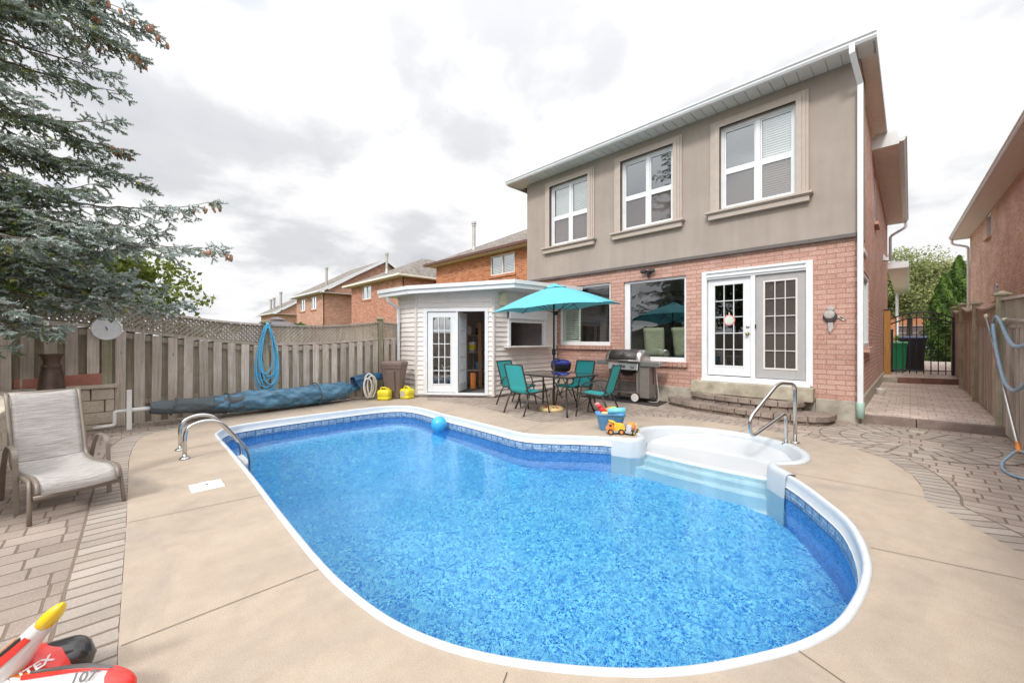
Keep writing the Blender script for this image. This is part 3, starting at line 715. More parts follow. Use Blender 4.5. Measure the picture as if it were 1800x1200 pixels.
for a, b, mm in [((-.62,16.24),(-.27,16.36),'foundation'),((-.26,16.363),(.25,16.55),'kerb_red'),((.26,16.553),(1.03,16.84),'kerb_red')]:
    mb = MB(); t = (Vector(b)-Vector(a)).normalized(); nn = Vector((-t.y,t.x))*.2
    mb.prism([a,b,(b[0]+nn.x,b[1]+nn.y),(a[0]+nn.x,a[1]+nn.y)], .05, .278); mb.build('kerb_stone', mm, k2, bevel=.01)
mb = MB(); mb.sheet([(-60,30),(60,30),(60,38),(-60,38)], [], .05); struct(mb.build('front_lawn', 'grass_ground'))
mb = MB(); mb.sheet([(-60,38),(60,38),(60,47),(-60,47)], [], .06); struct(mb.build('street', 'asphalt'))

# ------------------------------------------------------------------ the house
HX0, HX1, HY, HT = -8.17, -.63, 8.82, 6.10
house = thing('house', 'two storey house with pink brick below, taupe stucco above and white French doors', 'house', (-4.4,8.82,0))
LW1 = (-7.0,-5.36,1.25,2.86); LW2 = (-4.99,-3.47,.90,2.82); DR = (-3.12,-1.24,.55,2.82)
UW = [(-7.28,-5.98,4.05,5.76),(-5.02,-3.72,4.05,5.76),(-2.76,-1.47,4.05,5.74)]
mb = MB(); wall_y(mb, HY, HX0, HX1, .36, 3.14, [LW1, LW2, DR], .12); mb.build('brick_wall', 'brick_house', house)
SW1 = (10.05,11.35,1.25,2.72); SW2 = (13.2,13.85,4.32,5.55)
mb = MB(); wall_x(mb, HX1, HY, 21.0, .36, 3.14, [SW1], .12); wall_x(mb, HX1, 9.75, 21.0, 3.14, 6.02, [SW2], .12); mb.build('side_wall', 'brick_side', house)
mb = MB(); mb.box(HX0, HX0+.12, HY+.12, 21, .3, 6.05); mb.box(HX0, HX1-.12, 20.9, 21, .3, 6.05); mb.build('rear_walls', 'brick_side', house)
SY = HY-.05
mb = MB(); wall_y(mb, SY, HX0-.03, HX1+.04, 3.20, HT, UW, .16); mb.box(HX1-.1, HX1+.04, HY-.048, 9.75, 3.2, HT-.002); mb.box(HX0-.03, HX0+.1, HY+.12, 21, 3.2, HT-.002); mb.build('stucco_wall', 'stucco', house)
mb = MB(); mb.box(HX0-.05, HX1+.06, HY-.075, HY-.001, 3.13, 3.197); mb.build('band', 'band', house, bevel=.004)
mb = MB(); mb.box(HX0-.01, -3.3, HY-.03, HY+.2, -.05, .358); mb.box(-1.19, HX1+.02, HY-.05, HY+.2, -.05, .358); mb.box(HX1-.2, HX1+.03, HY+.2, 21, -.05, .356); mb.box(-3.31,-1.18,HY-.02,HY+.2,-.05,.29); mb.build('foundation', 'foundation', house, bevel=.01)
mb = MB(); mb.box(HX0+.15, HX1-.15, HY+.15, 20.8, .50, .56); mb.build('lower_floor', 'interior_floor', house)
mb = MB(); mb.box(HX0+.14, HX1-.14, HY+.18, 20.8, 3.0, 3.12); mb.box(HX0+.14, HX1-.14, HY+.2, 20.8, 6.0, 6.05); mb.build('ceiling', 'interior_wall', house)
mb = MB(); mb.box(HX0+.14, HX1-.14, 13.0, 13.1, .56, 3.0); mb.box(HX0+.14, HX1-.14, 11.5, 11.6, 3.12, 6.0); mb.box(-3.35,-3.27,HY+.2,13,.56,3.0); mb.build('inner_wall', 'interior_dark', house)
# door surround filler and roof
roof = MB()
ex0, ex1, ey0, ey1, ez = HX0-.46, HX1+.26, 8.37, 21.4, 6.14
rx = [(ex0,ey0,ez+.02),(ex1,ey0,ez+.02),(ex1,ey1,ez+.02),(ex0,ey1,ez+.02)]
rg = [((ex0+ex1)/2, ey0+4.2, ez+2.0), ((ex0+ex1)/2, ey1-4.2, ez+2.0)]
roof.add(rx+rg, [(0,1,4),(1,2,5,4),(2,3,5),(3,0,4,5)])
rf = roof.build('roof', 'shingle', house)
# soffit with grooved panels
mb = MB(); x = ex0+.02
while x < ex1-.03:
    w = min(.20, ex1-.03-x); mb.box(x+.007, x+w-.007, ey0+.01, HY-.052, 6.080, 6.10); x += .20
mb.box(ex0+.01, ex1-.01, ey0+.005, HY+.1, 6.102, 6.125)
mb.build('soffit', 'fascia', rf)
mb = MB(); mb.box(HX1+.045, ex1-.02, HY-.05, 12.3, 6.08, 6.10); mb.box(HX1-.1, HX1+.0449, 9.752, 12.3, 6.0, 6.10); mb.build('side_soffit', 'soffit_tan', rf)
def gutter(mb, p, q, out):
    """K-style gutter between two points, out = outward unit vector"""
    p, q, out = Vector(p), Vector(q), Vector(out)
    prof = [(0,0),(.075,0),(.10,.035),(.10,.06),(.125,.085),(.125,.115),(.118,.115),(.115,.09),(.0,.09)]
    rows = [[e + out*a + Vector((0,0,b)) for e in (p, q)] for a, b in prof]; mb.grid(rows)
    for e in (p, q): mb.add([e+out*a+Vector((0,0,b)) for a, b in prof], [tuple(range(len(prof)))])
mb = MB(); gutter(mb, (ex0,ey0,6.075), (ex1,ey0,6.075), (0,-1,0)); mb.build('gutter', 'white_trim', rf)
mb = MB(); mb.box(ex0, ex0+.02, ey0, ey1, 6.06, 6.18); mb.box(ex1-.02, ex1, ey0, 12.3, 6.06, 6.20); mb.build('fascia', 'fascia', rf)
mb = MB(); mb.box(HX1+.0, -.20, 12.3, 20.9, 5.78, 5.80); mb.build('lower_soffit', 'soffit_tan', rf)
mb = MB(); mb.box(-.20, -.18, 12.28, 20.95, 5.76, 5.93); mb.box(HX1, -.202, 12.28, 12.298, 5.76, 6.08); gutter(mb, (-.18,12.28,5.80), (-.18,20.95,5.80), (1,0,0)); mb.build('lower_fascia', 'fascia', rf)
mb = MB(); mb.tube(bend([(-.12,20.8,5.8),(-.12,20.8,5.6),(-.55,20.9,5.35),(-.55,20.95,4.4)],.1), .045, 8); mb.build('rear_downspout', 'fascia', rf, smooth=True)
mb = MB(); mb.box(HX1-.02, -.12, 21.0, 33, 4.15, 4.18); mb.build('porch_soffit', 'soffit_tan', rf)
mb = MB(); mb.box(-.12, -.05, 20.98, 33, 4.13, 4.36); mb.box(HX1-.02, -.122, 20.96, 20.998, 4.12, 4.36); mb.build('porch_fascia', 'white_trim', rf)
mb = MB(); mb.box(-.62,-.50,32,32.15,.2,4.15); mb.build('porch_column', 'white_trim', house)
# downspout on the corner
def downspout(parent, pts, mat='white_trim', w=.075, d=.055, name='downspout'):
    mb = MB(); pts = [Vector(p) for p in pts]
    for a, b in zip(pts, pts[1:]):
        dr = (b-a).normalized(); mb.beam(a-dr*.01, b+dr*.01, w, d, up=(0,-1,0) if abs(dr.z) < .98 else (0,1,0))
    return mb.build(name, mat, parent, bevel=.006)
ds = downspout(house, [(-.66,8.30,6.10),(-.66,8.30,5.98),(-.585,8.68,5.62),(-.585,8.70,.36)])
mb = MB(); mb.lathe([(.055,0),(.055,.25),(.05,.26)], 14, (-.585,8.70+.02,.10)); mb.build('drain_pipe', 'turq_pipe', ds, smooth=True)

def glass_pane(parent, x0, x1, y, z0, z1, mat='glass', name='pane'):
    mb = MB(); mb.add([(x0,y,z0),(x1,y,z0),(x1,y,z1),(x0,y,z1)], [(0,1,2,3)]); return mb.build(name, mat, parent)
def frame_y(mb, x0, x1, z0, z1, y, w, d, wb=None):
    """rectangular frame, w wide, from y to y+d"""
    wb = wb or w
    mb.box(x0,x0+w,y,y+d,z0,z1); mb.box(x1-w,x1,y,y+d,z0,z1); mb.box(x0+w,x1-w,y,y+d,z1-w,z1); mb.box(x0+w,x1-w,y,y+d,z0,z0+wb)
def blinds(parent, x0, x1, z0, z1, y, tilt=35, pitch=.046, mat='blind', name='blind'):
    mb = MB(); z = z1-.03
    mb.box(x0, x1, y-.02, y+.03, z1-.03, z1)
    while z > z0+.02:
        z -= pitch; mb.obox(((x0+x1)/2, y, z), (x1-x0, .048, .003), (R(tilt),0,0))
    for xx in (x0+(x1-x0)*.2, x0+(x1-x0)*.8): mb.box(xx-.004, xx+.004, y-.028, y-.024, z0, z1)
    return mb.build(name, mat, parent)
def sash_window(x0, x1, z0, z1, lab, bl):
    y = SY+.05
    mb = MB(); frame_y(mb, x0, x1, z0, z1, y, .06, .09); xm = (x0+x1)/2+.02; zm = z0+(z1-z0)*.47
    mb.box(xm-.036, xm+.036, y-.004, y+.08, z0+.06, z1-.06)
    for a, b in ((x0+.06,xm-.036),(xm+.036,x1-.06)):
        mb.box(a, b, y+.012, y+.06, zm-.03, zm+.03)
        frame_y(mb, a+.001, b-.001, zm+.03, z1-.061, y+.02, .03, .03); frame_y(mb, a+.001, b-.001, z0+.061, zm-.03, y+.008, .032, .03)
    w = mb.build('window', 'white_trim', house, label=lab, bevel=.004)
    mb = MB(); T = .155
    for k, (a, d) in enumerate(((0,.030),(.045,.048),(.10,.066))):
        X0, X1, Z1 = x0-T-.03+a, x1+T+.03-a, z1+T-a*.8
        # one stepped moulding: jambs and head
        wdt = T+.03-a
        mb.box(X0, X0+wdt-.0, SY-d, SY+.002, z0-.0, Z1); mb.box(X1-wdt, X1, SY-d, SY+.002, z0-.0, Z1); mb.box(X0+wdt, X1-wdt, SY-d, SY+.002, z1+.005, Z1)
    mb.build('trim', 'stucco_trim', w)
    mb = MB(); a = T+.10
    mb.box(x0-a, x1+a, SY-.15, SY+.0, z0-.055, z0-.012); mb.box(x0-a+.03, x1+a-.03, SY-.125, SY, z0-.075, z0-.056); mb.box(x0-a+.05, x1+a-.05, SY-.10, SY, z0-.175, z0-.076)
    mb.build('sill', 'stucco_trim', w, bevel=.006)
    for a, b in ((x0+.06,xm-.036),(xm+.036,x1-.06)):
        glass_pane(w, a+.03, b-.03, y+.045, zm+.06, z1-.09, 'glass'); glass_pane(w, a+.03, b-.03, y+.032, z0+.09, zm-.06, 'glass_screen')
    for (side, q0, q1, tl) in bl:
        a, b = ((x0+.06,xm-.01),(xm+.01,x1-.06))[side]; blinds(w, a, b, z0+(z1-z0)*q0, z0+(z1-z0)*q1, y+.115, tl)
    return w
sash_window(*UW[0], 'white sash window with closed blinds, at the left end of the stucco wall', [(0,0.02,.98,74),(1,.02,.98,66)])
sash_window(*UW[1], 'white sash window without blinds in the middle of the stucco wall', [])
sash_window(*UW[2], 'white sash window with a blind in its right half, nearest the downspout', [(1,.02,.98,62)])
# lower windows
def brick_sill(parent, x0, x1, z, d=.075):
    mb = MB(); x = x0
    while x < x1-.02:
        w = min(.10, x1-x); mb.obox((x+w/2, HY-d/2+.015, z-.05), (w-.008, d+.03, .10), (R(8),0,0)); x += .10
    return mb.build('sill', 'brick_house', parent, bevel=.006)
def plain_window(x0, x1, z0, z1, lab, mull=()):
    y = HY+.055; mb = MB(); frame_y(mb, x0, x1, z0, z1, y, .06, .07, .10)
    for xm in mull: mb.box(xm-.03, xm+.03, y+.005, y+.06, z0+.10, z1-.06)
    w = mb.build('window', 'white_trim', house, label=lab, bevel=.004); glass_pane(w, x0+.055, x1-.055, y+.04, z0+.09, z1-.055, 'glass_low'); return w
w = plain_window(*LW1, 'lower window with white louvred shutters beside the pool cabin'); brick_sill(w, -7.05, -5.31, 1.25)
for (a, b) in ((-6.93,-6.38),):
    mb = MB(); frame_y(mb, a, b, LW1[2]+.1, LW1[3]-.07, HY+.14, .05, .03)
    z = LW1[2]+.20
    while z < LW1[3]-.15: mb.obox(((a+b)/2, HY+.155, z), (b-a-.1, .055, .008), (R(35),0,0)); z += .055
    mb.build('shutter', 'shutter_green', w)
mb = MB(); mb.box(-6.98,-6.90,HY+.13,HY+.5,LW1[2]+.1,LW1[3]-.05); mb.build('shutter_leaf', 'shutter_green', w)
w = plain_window(*LW2, 'large picture window with cream dining chairs behind the glass'); brick_sill(w, -5.04, -3.42, .90)
mb = MB(); mb.box(LW2[0]+.06, LW2[0]+.14, HY+.06, HY+.11, LW2[2]+.1, LW2[3]-.06); mb.build('inner_jamb', 'white_trim', w)
w = None
# high-backed dining chairs inside the picture window
def dining_chair():
    t = thing('dining_chair', '', 'chair', (0,0,0), 0, 'dining chairs behind the picture window', local=True)
    mb = MB(); rows = []
    for i in range(9):
        s = i/8; zz = .42+s*.72; yy = -.02-.10*s-.05*max(0,s-.8)*5*.5
        rows.append([(-.23-.02*s+.46*k/6+.04*s*k/6, yy+.015*math.cos(k*2.1), zz) for k in range(7)])
    mb.grid(rows); mb.build('backrest', 'drape', t, smooth=True, solid=.07)
    mb = MB(); mb.box(-.24,.24,-.02,.44,.38,.48); mb.build('seat', 'drape', t, bevel=.03)
    for sx in (-1,1):
        for sy in (0,1): mb = MB(); mb.beam((sx*.2,.02+sy*.38,.38),(sx*.2,.02+sy*.38,0),.04,.04); mb.build('leg', 'wood_mid', t)
    return t
dc = dining_chair(); dc.location = (-4.62,9.75,.56); dc.rotation_euler = (0,0,R(10)); dc['label'] = 'cream fabric dining chair behind the picture window, left of the pair seen from behind'
dup(dc, (-3.92,9.85,.56), R(-8), 'cream fabric dining chair behind the picture window, the one nearest the French doors')
# French doors
def french_door(parent, x0, x1, z0, z1, y, mat, gx, gz, panes=(3,5), glassm='glass_low', lab=None, local=None):
    mb = MB(); a, b = x0+gx, x1-gx; c, d = z0+gz, z1-gx*.95
    mb.box(x0,a,y,y+.045,z0,z1); mb.box(b,x1,y,y+.045,z0,z1); mb.box(a,b,y,y+.045,z0,c); mb.box(a,b,y,y+.045,d,z1)
    o = mb.build('door', mat, parent, bevel=.004, label=lab)
    mb = MB(); frame_y(mb, a-.025, b+.025, c-.025, d+.025, y-.010, .03, .0085)
    for k in range(1, panes[0]): xx = a+(b-a)*k/panes[0]; mb.box(xx-.007, xx+.007, y-.005, y+.03, c+.002, d-.002)
    for k in range(1, panes[1]):
        zz = c+(d-c)*k/panes[1]; 
        for q in range(panes[0]): mb.box(a+(b-a)*q/panes[0]+.0095, a+(b-a)*(q+1)/panes[0]-.0095, y-.003, y+.028, zz-.007, zz+.007)
    mb.build('muntins', 'white_trim' if mat != 'grey_door' else 'siding_corner', o)
    glass_pane(o, a, b, y+.02, c, d, glassm); return o
fy = HY-.02
mb = MB(); x0, x1, z0, z1 = -3.13, -1.23, .56, 2.83
mb.box(x0,x0+.10,fy-.02,HY+.11,z0,z1); mb.box(x1-.10,x1,fy-.02,HY+.11,z0,z1); mb.box(x0+.10,x1-.10,fy-.02,HY+.11,2.66,z1); mb.box(x0+.10,x1-.10,fy-.045,fy-.02,2.70,2.74); mb.box(x0+.1,x1-.1,fy-.055,fy-.02,2.78,2.81)
mb.box(-2.215,-2.135,fy-.012,HY+.1,z0+.09,2.66); mb.box(x0+.1,x1-.1,fy-.04,HY+.11,z0,z0+.09)
dfr = mb.build('door_frame', 'white_trim', house, bevel=.004)
dl = french_door(house, -3.02, -2.22, .67, 2.655, HY+.02, 'white_trim', .13, .20, lab='white French door leaf with brass knob and apple sign')
dr_ = french_door(house, -2.13, -1.335, .66, 2.655, HY+.005, 'grey_door', .15, .20, lab='French door leaf behind a grey screen', glassm='door_screen')
mb = MB(); mb.lathe([(.034,0),(.034,.008),(.014,.012),(.012,.04),(.028,.05),(.03,.065),(.018,.078),(.001,.08)], 14, (-2.275,HY+.02,1.515), axis='X', M=Matrix.Rotation(R(-90),3,'Z')); mb.build('handle', 'brass', dl, smooth=True)
mb = MB(); mb.lathe([(.032,0),(.03,.014),(.016,.02),(.001,.021)], 14, (-2.275,HY+.02,1.66), axis='X', M=Matrix.Rotation(R(-90),3,'Z')); mb.build('lock', 'steel_brushed', dl, smooth=True)
mb = MB(); mb.box(-2.135,-2.115,fy-.03,fy-.011,1.62,1.70); mb.build('latch', 'black_metal', dr_)
# apple sign hanging in the door glass
sg = thing('door_sign', 'round pale sign with a red rim hanging on the white French door', 'sign', (-2.62,HY,1.9))
mb = MB(); mb.lathe([(.105,0),(.108,.004),(.001,.006)], 28, (-2.61,HY+.015,1.80), axis='X', M=Matrix.Rotation(R(-90),3,'Z')); mb.build('rim', 'toy_pink', sg)
simple('sign_mint', (.55,.66,.56), .6)
mb = MB(); mb.lathe([(.086,0),(.001,.002)], 28, (-2.61,HY+.004,1.80), axis='X', M=Matrix.Rotation(R(-90),3,'Z')); mb.build('face', 'sign_mint', sg)
mb = MB(); mb.box(-2.62,-2.60,HY+.008,HY+.014,1.90,1.96); mb.build('stem', 'cream', sg)
# wall lamp with motion sensor
ml = thing('motion_light', 'black twin floodlight with motion sensor on the brick over the picture window', 'wall light', (-4.32,HY,2.98))
mb = MB(); mb.box(-4.37,-4.27,HY-.03,HY,2.93,3.03); mb.lathe([(.03,-.05),(.035,0),(.001,.01)],10,(-4.32,HY-.05,2.91)); mb.build('bracket', 'black_metal', ml, bevel=.005)
for s in (-1,1): mb = MB(); mb.obox((-4.32+s*.10,HY-.09,3.0),(.13,.08,.07),(R(-15),0,R(8*s))); mb.build('lamp_head', 'black_metal', ml, bevel=.012)
# bird thermometer
bt = thing('bird_thermometer', 'bird shaped thermometer with cream dial on the brick beside the doors', 'thermometer', (-.99,HY,1.75))
mb = MB(); mb.ball((-1.0,HY-.03,1.84),.085,10,(.95,.25,.9)); mb.ball((-.98,HY-.03,1.94),.06,10,(.9,.3,.75)); mb.build('body', 'bird_grey', bt, smooth=True)
mb = MB(); mb.lathe([(.10,0),(.10,.02),(.085,.025)],24,(-.99,HY-.012,1.80),axis='X',M=Matrix.Rotation(R(-90),3,'Z')); mb.build('dial_rim', 'dark_metal', bt)
mb = MB(); mb.lathe([(.084,.022),(.001,.024)],24,(-.99,HY-.012,1.80),axis='X',M=Matrix.Rotation(R(-90),3,'Z')); mb.build('dial', 'cream', bt)
mb = MB(); mb.add([(-1.02,HY-.03,1.70),(-.95,HY-.03,1.70),(-.945,HY-.03,1.60),(-.985,HY-.03,1.52),(-1.01,HY-.03,1.56)],[(0,1,2,3,4)]); mb.build('tail', 'bird_grey', bt, solid=.02)
mb = MB()
for k in range(7): mb.obox((-.86+.02*k*.5,HY-.03,1.80-.008*k),(.05,.004,.02),(0,R(random.uniform(-50,50)),0))
mb.build('twig', 'toy_yellow' if False else 'soffit_tan', bt)
# side wall details
mb = MB(); x = HX1+.01; mb.box(HX1-.06,HX1-.01,10.05,11.35,1.25,1.33); mb.box(HX1-.06,HX1-.01,10.05,10.13,1.33,2.72); mb.box(HX1-.06,HX1-.01,11.27,11.35,1.33,2.72); mb.box(HX1-.06,HX1-.01,10.13,11.27,2.64,2.72)
sw = mb.build('side_window', 'white_trim', house); mb = MB(); mb.add([(HX1-.05,10.1,1.3),(HX1-.05,11.3,1.3),(HX1-.05,11.3,2.68),(HX1-.05,10.1,2.68)],[(0,1,2,3)]); mb.build('pane', 'glass_low', sw)
mb = MB(); mb.box(HX1-.02,HX1+.09,9.98,11.42,1.16,1.25); mb.build('sill', 'brick_side', sw)
mb = MB(); mb.box(HX1-.06,HX1-.01,13.2,13.26,4.32,5.55); mb.box(HX1-.06,HX1-.01,13.79,13.85,4.32,5.55); sw = mb.build('upper_side_window', 'white_trim', house); mb = MB(); mb.box(HX1-.02,HX1+.08,13.15,13.9,4.23,4.32); mb.build('sill', 'brick_side', sw)
mb = MB(); mb.add([(HX1-.05,13.2,4.3),(HX1-.05,13.85,4.3),(HX1-.05,13.85,5.55),(HX1-.05,13.2,5.55)],[(0,1,2,3)]); mb.build('pane', 'glass_low', sw)
mb = MB(); mb.add([(HX1,17.6,3.98),(HX1,17.85,3.98),(HX1,17.85,4.2),(HX1,17.6,4.2),(HX1+.16,17.62,3.95),(HX1+.16,17.83,3.95)],[(4,5,2,3),(0,4,3),(1,2,5)]); mb.build('dryer_vent', 'white_trim', house)
mb = MB(); mb.box(HX1+.002,HX1+.03,9.76,10.5,3.02,3.10); mb.build('flashing', 'white_trim', house)
# concrete slab below the doors
mb = MB(); mb.box(-3.27,-1.20,HY-.26,HY+.1,.30,.545); tag(mb.build('door_slab', 'slab', None, bevel=.012), 'weathered concrete slab under the French doors', 'slab')
mb = MB(); mb.box(-3.1,-1.25,HY-.16,HY-.02,.548,.60); mb.build('threshold', 'white_trim', house, bevel=.004)

# ------------------------------------------------------------------ curved block steps
def block_step(name, lab, pts, z0, z1, cap=.085, dep=.24):
    t = thing(name, lab, 'step', (pts[len(pts)//2][0], pts[len(pts)//2][1], z0))
    P = [Vector((p.x,p.y)) for p in crom([(a,b,0) for a,b in pts], 14)]
    # arc-length table
    S = [0]
    for a, b in zip(P, P[1:]): S.append(S[-1]+(b-a).length)
    def at(s):
        s = max(0, min(S[-1]-1e-6, s))
        for i in range(len(S)-1):
            if S[i] <= s <= S[i+1]: break
        u = (s-S[i])/max(1e-9, S[i+1]-S[i]); p = P[i].lerp(P[i+1], u); d = (P[min(i+2,len(P)-1)]-P[max(i-1,0)]).normalized(); return p, Vector((-d.y,d.x))
    cen = Vector((-2.3,8.8)); rnd = random.Random(3)
    def course(nm, za, zb, w, dp, inset):
        mb = MB(); s = 0
        while s < S[-1]-.03:
            l = w*rnd.uniform(.85,1.15); e = min(S[-1], s+l)
            (p0, n0), (p1, n1) = at(s+.0065), at(e-.0065)
            n0 = n0 if n0.dot(cen-p0) > 0 else -n0; n1 = n1 if n1.dot(cen-p1) > 0 else -n1
            pm, nm_ = at((s+e)/2); nm_ = nm_ if nm_.dot(cen-pm) > 0 else -nm_
            j = [rnd.uniform(-.007,.007) for _ in range(6)]
            O = [p0+n0*(inset+j[0]), pm+nm_*(inset+j[1]-.006), p1+n1*(inset+j[2])]; I = [p1+n1*(dp+inset), pm+nm_*(dp+inset), p0+n0*(dp+inset)]
            dz = rnd.uniform(-.003,.002)
            mb.prism([(q.x,q.y) for q in O+I], za, zb+dz); s = e
        mb.build(nm, 'step_stone', t, bevel=.011)
    course('cap_stone', z1-cap, z1, .21, dep, 0)
    course('base_block', z0-.02, z1-cap-.002, .25, .12, .045)
    # infill pavers behind the cap
    mb = MB(); ip = [at(S[-1]*k/30)[0]+ (lambda n, p: n if n.dot(cen-p) > 0 else -n)(at(S[-1]*k/30)[1], at(S[-1]*k/30)[0])*(dep-.01) for k in range(31)]
    mb.prism([(p.x,min(p.y,8.785)) for p in ip if p.y < 8.80], z0-.01, z1-.012); mb.build('infill', 'step_stone', t)
    return t
block_step('lower_step', 'lower curved step of tumbled paving blocks, widest of the two', [(-3.77,8.76),(-3.70,8.45),(-3.3,8.18),(-2.8,8.0),(-1.9,7.88),(-1.3,7.88),(-.98,8.08),(-.88,8.4),(-.90,8.72)], 0, .15)
block_step('upper_step', 'upper curved step of tumbled paving blocks, under the concrete slab', [(-3.32,8.76),(-3.25,8.56),(-2.95,8.38),(-2.3,8.24),(-1.75,8.20),(-1.45,8.3),(-1.33,8.5),(-1.33,8.72)], .15, .30, cap=.08)

# ------------------------------------------------------------------ fences
FPOSTS = [(-8.85,-2.6,2.32,1.93,2.27),(-9.0,-.16,2.04,1.60,1.99),(-9.15,2.07,1.80,1.31,1.70),(-9.33,4.6,1.97,1.43,1.84),(-9.55,7.1,2.1,1.5,1.9)]   # x, y, post top, board top, top rail
def post(parent, x, y, z0, z1, w=.10, capped=True, mat='fence_post'):
    mb = MB(); mb.box(x-w/2,x+w/2,y-w/2,y+w/2,z0,z1-(.07 if capped else 0)); o = mb.build('post', mat, parent, bevel=.004)
    if capped:
        mb = MB(); q = w/2+.035; a = z1-.07
        mb.box(x-q,x+q,y-q,y+q,a+.001,a+.028); mb.add([(x-q+.01,y-q+.01,a+.0285),(x+q-.01,y-q+.01,a+.0285),(x+q-.01,y+q-.01,a+.0285),(x-q+.01,y+q-.01,a+.0285),(x,y,a+.075)],[(0,1,4),(1,2,4),(2,3,4),(3,0,4)])
        mb.build('post_cap', mat, o, bevel=.003)
    return o
def lattice(parent, A, B, zb, zt, mat='lattice_wood', sp=.080, sw=.040, fn=None):
    """diagonal lattice between two ground points; zb(t), zt(t) give its lower and upper edge"""
    A, B = Vector(A), Vector(B); d = (B-A); Ln = d.length; d.normalize(); nn = Vector((-d.y,d.x)); mb = MB()
    for lay, sg in ((0,1),(1,-1)):
        s = -1.0
        while s < Ln+1.0:
            P = []
            for k in range(2):
                h = zt(.5)-zb(.5); s_ = s + (h*k*sg); P.append((s_, k))
            (s0,v0),(s1,v1) = P
            lo, hi = 0, 1
            if s1 != s0:
                t0, t1 = (0-s0)/(s1-s0), (Ln-s0)/(s1-s0); lo, hi = max(0,min(t0,t1)), min(1,max(t0,t1))
            if hi-lo > .04:
                pts = []
                for q in (lo,hi):
                    ss = s0+(s1-s0)*q; t = ss/Ln; z = zb(t)+(zt(t)-zb(t))*q; p = A+d*ss+nn*(.006 if lay else -.006); pts.append(Vector((p.x,p.y,z)))
                mb.beam(pts[0], pts[1], .009, sw, up=(pts[1]-pts[0]).cross(Vector((nn.x,nn.y,0))))
            s += sp
    return mb.build('lattice', mat, parent)
def rail(parent, A, B, zf, w, h, off=0, mat='fence_wood', n=8, name='rail'):
    A, B = Vector(A), Vector(B); d = (B-A).normalized(); nn = Vector((-d.y,d.x)); mb = MB(); rows = []
    for i in range(n+1):
        t = i/n; p = A.lerp(B,t)+nn*off; z = zf(t)
        rows.append([(p.x-nn.x*w/2,p.y-nn.y*w/2,z-h/2),(p.x+nn.x*w/2,p.y+nn.y*w/2,z-h/2),(p.x+nn.x*w/2,p.y+nn.y*w/2,z+h/2),(p.x-nn.x*w/2,p.y-nn.y*w/2,z+h/2)])
    mb.grid(rows, wrap=True); mb.add(rows[0],[(0,1,2,3)]); mb.add(rows[-1],[(3,2,1,0)])
    return mb.build(name, mat, parent)
rf_ = random.Random(5)
lf = thing('wooden_fence', 'weathered grey board fence with lattice top along the left side of the pool', 'fence', (-9.1,1,0))
for k, (x, y, zp, zb_, zt_) in enumerate(FPOSTS): post(lf, x, y, -.05, zp, .115, capped=(k != 1))
for (x0,y0,p0,b0,t0),(x1,y1,p1,b1,t1) in zip(FPOSTS, FPOSTS[1:]):
    A, B = Vector((x0,y0+.05)), Vector((x1,y1-.05)); d = (B-A); Ln = d.length; d.normalize(); nn = Vector((d.y,-d.x))   # nn points to the pool
    zb = lambda t, b0=b0, b1=b1: b0+(b1-b0)*t-.03*math.sin(math.pi*t); zt = lambda t, t0=t0, t1=t1: t0+(t1-t0)*t-.06*math.sin(math.pi*t)
    rail(lf, A, B, zt, .10, .035, 0, 'fence_wood', name='top_rail'); rail(lf, A, B, lambda t: zb(t)+.0, .06, .05, 0, 'fence_wood', name='middle_rail')
    rail(lf, A, B, lambda t: zb(t)-.10, .04, .09, .0, 'fence_wood_back'); rail(lf, A, B, lambda t: .38, .04, .09, .0, 'fence_wood_back')
    lattice(lf, A, B, lambda t: zb(t)+.02, lambda t: zt(t)-.015)
    nbd = round(Ln/.208); sp_ = Ln/nbd; rz_ = math.atan2(d.y,d.x)-R(90)
    for q_ in range(nbd):
        s = (q_+.5)*sp_; w = .130+rf_.uniform(-.006,.006); t = s/Ln; p = A+d*(s+rf_.uniform(-.007,.007))+nn*(.036+rf_.uniform(-.003,.003)); z1 = zb(t)-.028-rf_.uniform(0,.012)
        mb = MB(); mb.obox((p.x,p.y,(z1+.02)/2), (.018,w,z1-.02), (rf_.uniform(-.011,.011),0,rz_+rf_.uniform(-.06,.06))); mb.build('board', 'fence_wood', lf, bevel=.003)
    for q_ in range(nbd+1):
        s = min(Ln-.03,max(.03,q_*sp_)); t = s/Ln; z1 = zb(t)-.028; q = A+d*s-nn*.036; mb = MB(); mb.obox((q.x,q.y,(z1+.02)/2), (.018,.14,z1-.02), (0,0,rz_)); mb.build('back_board', 'fence_wood_back', lf)
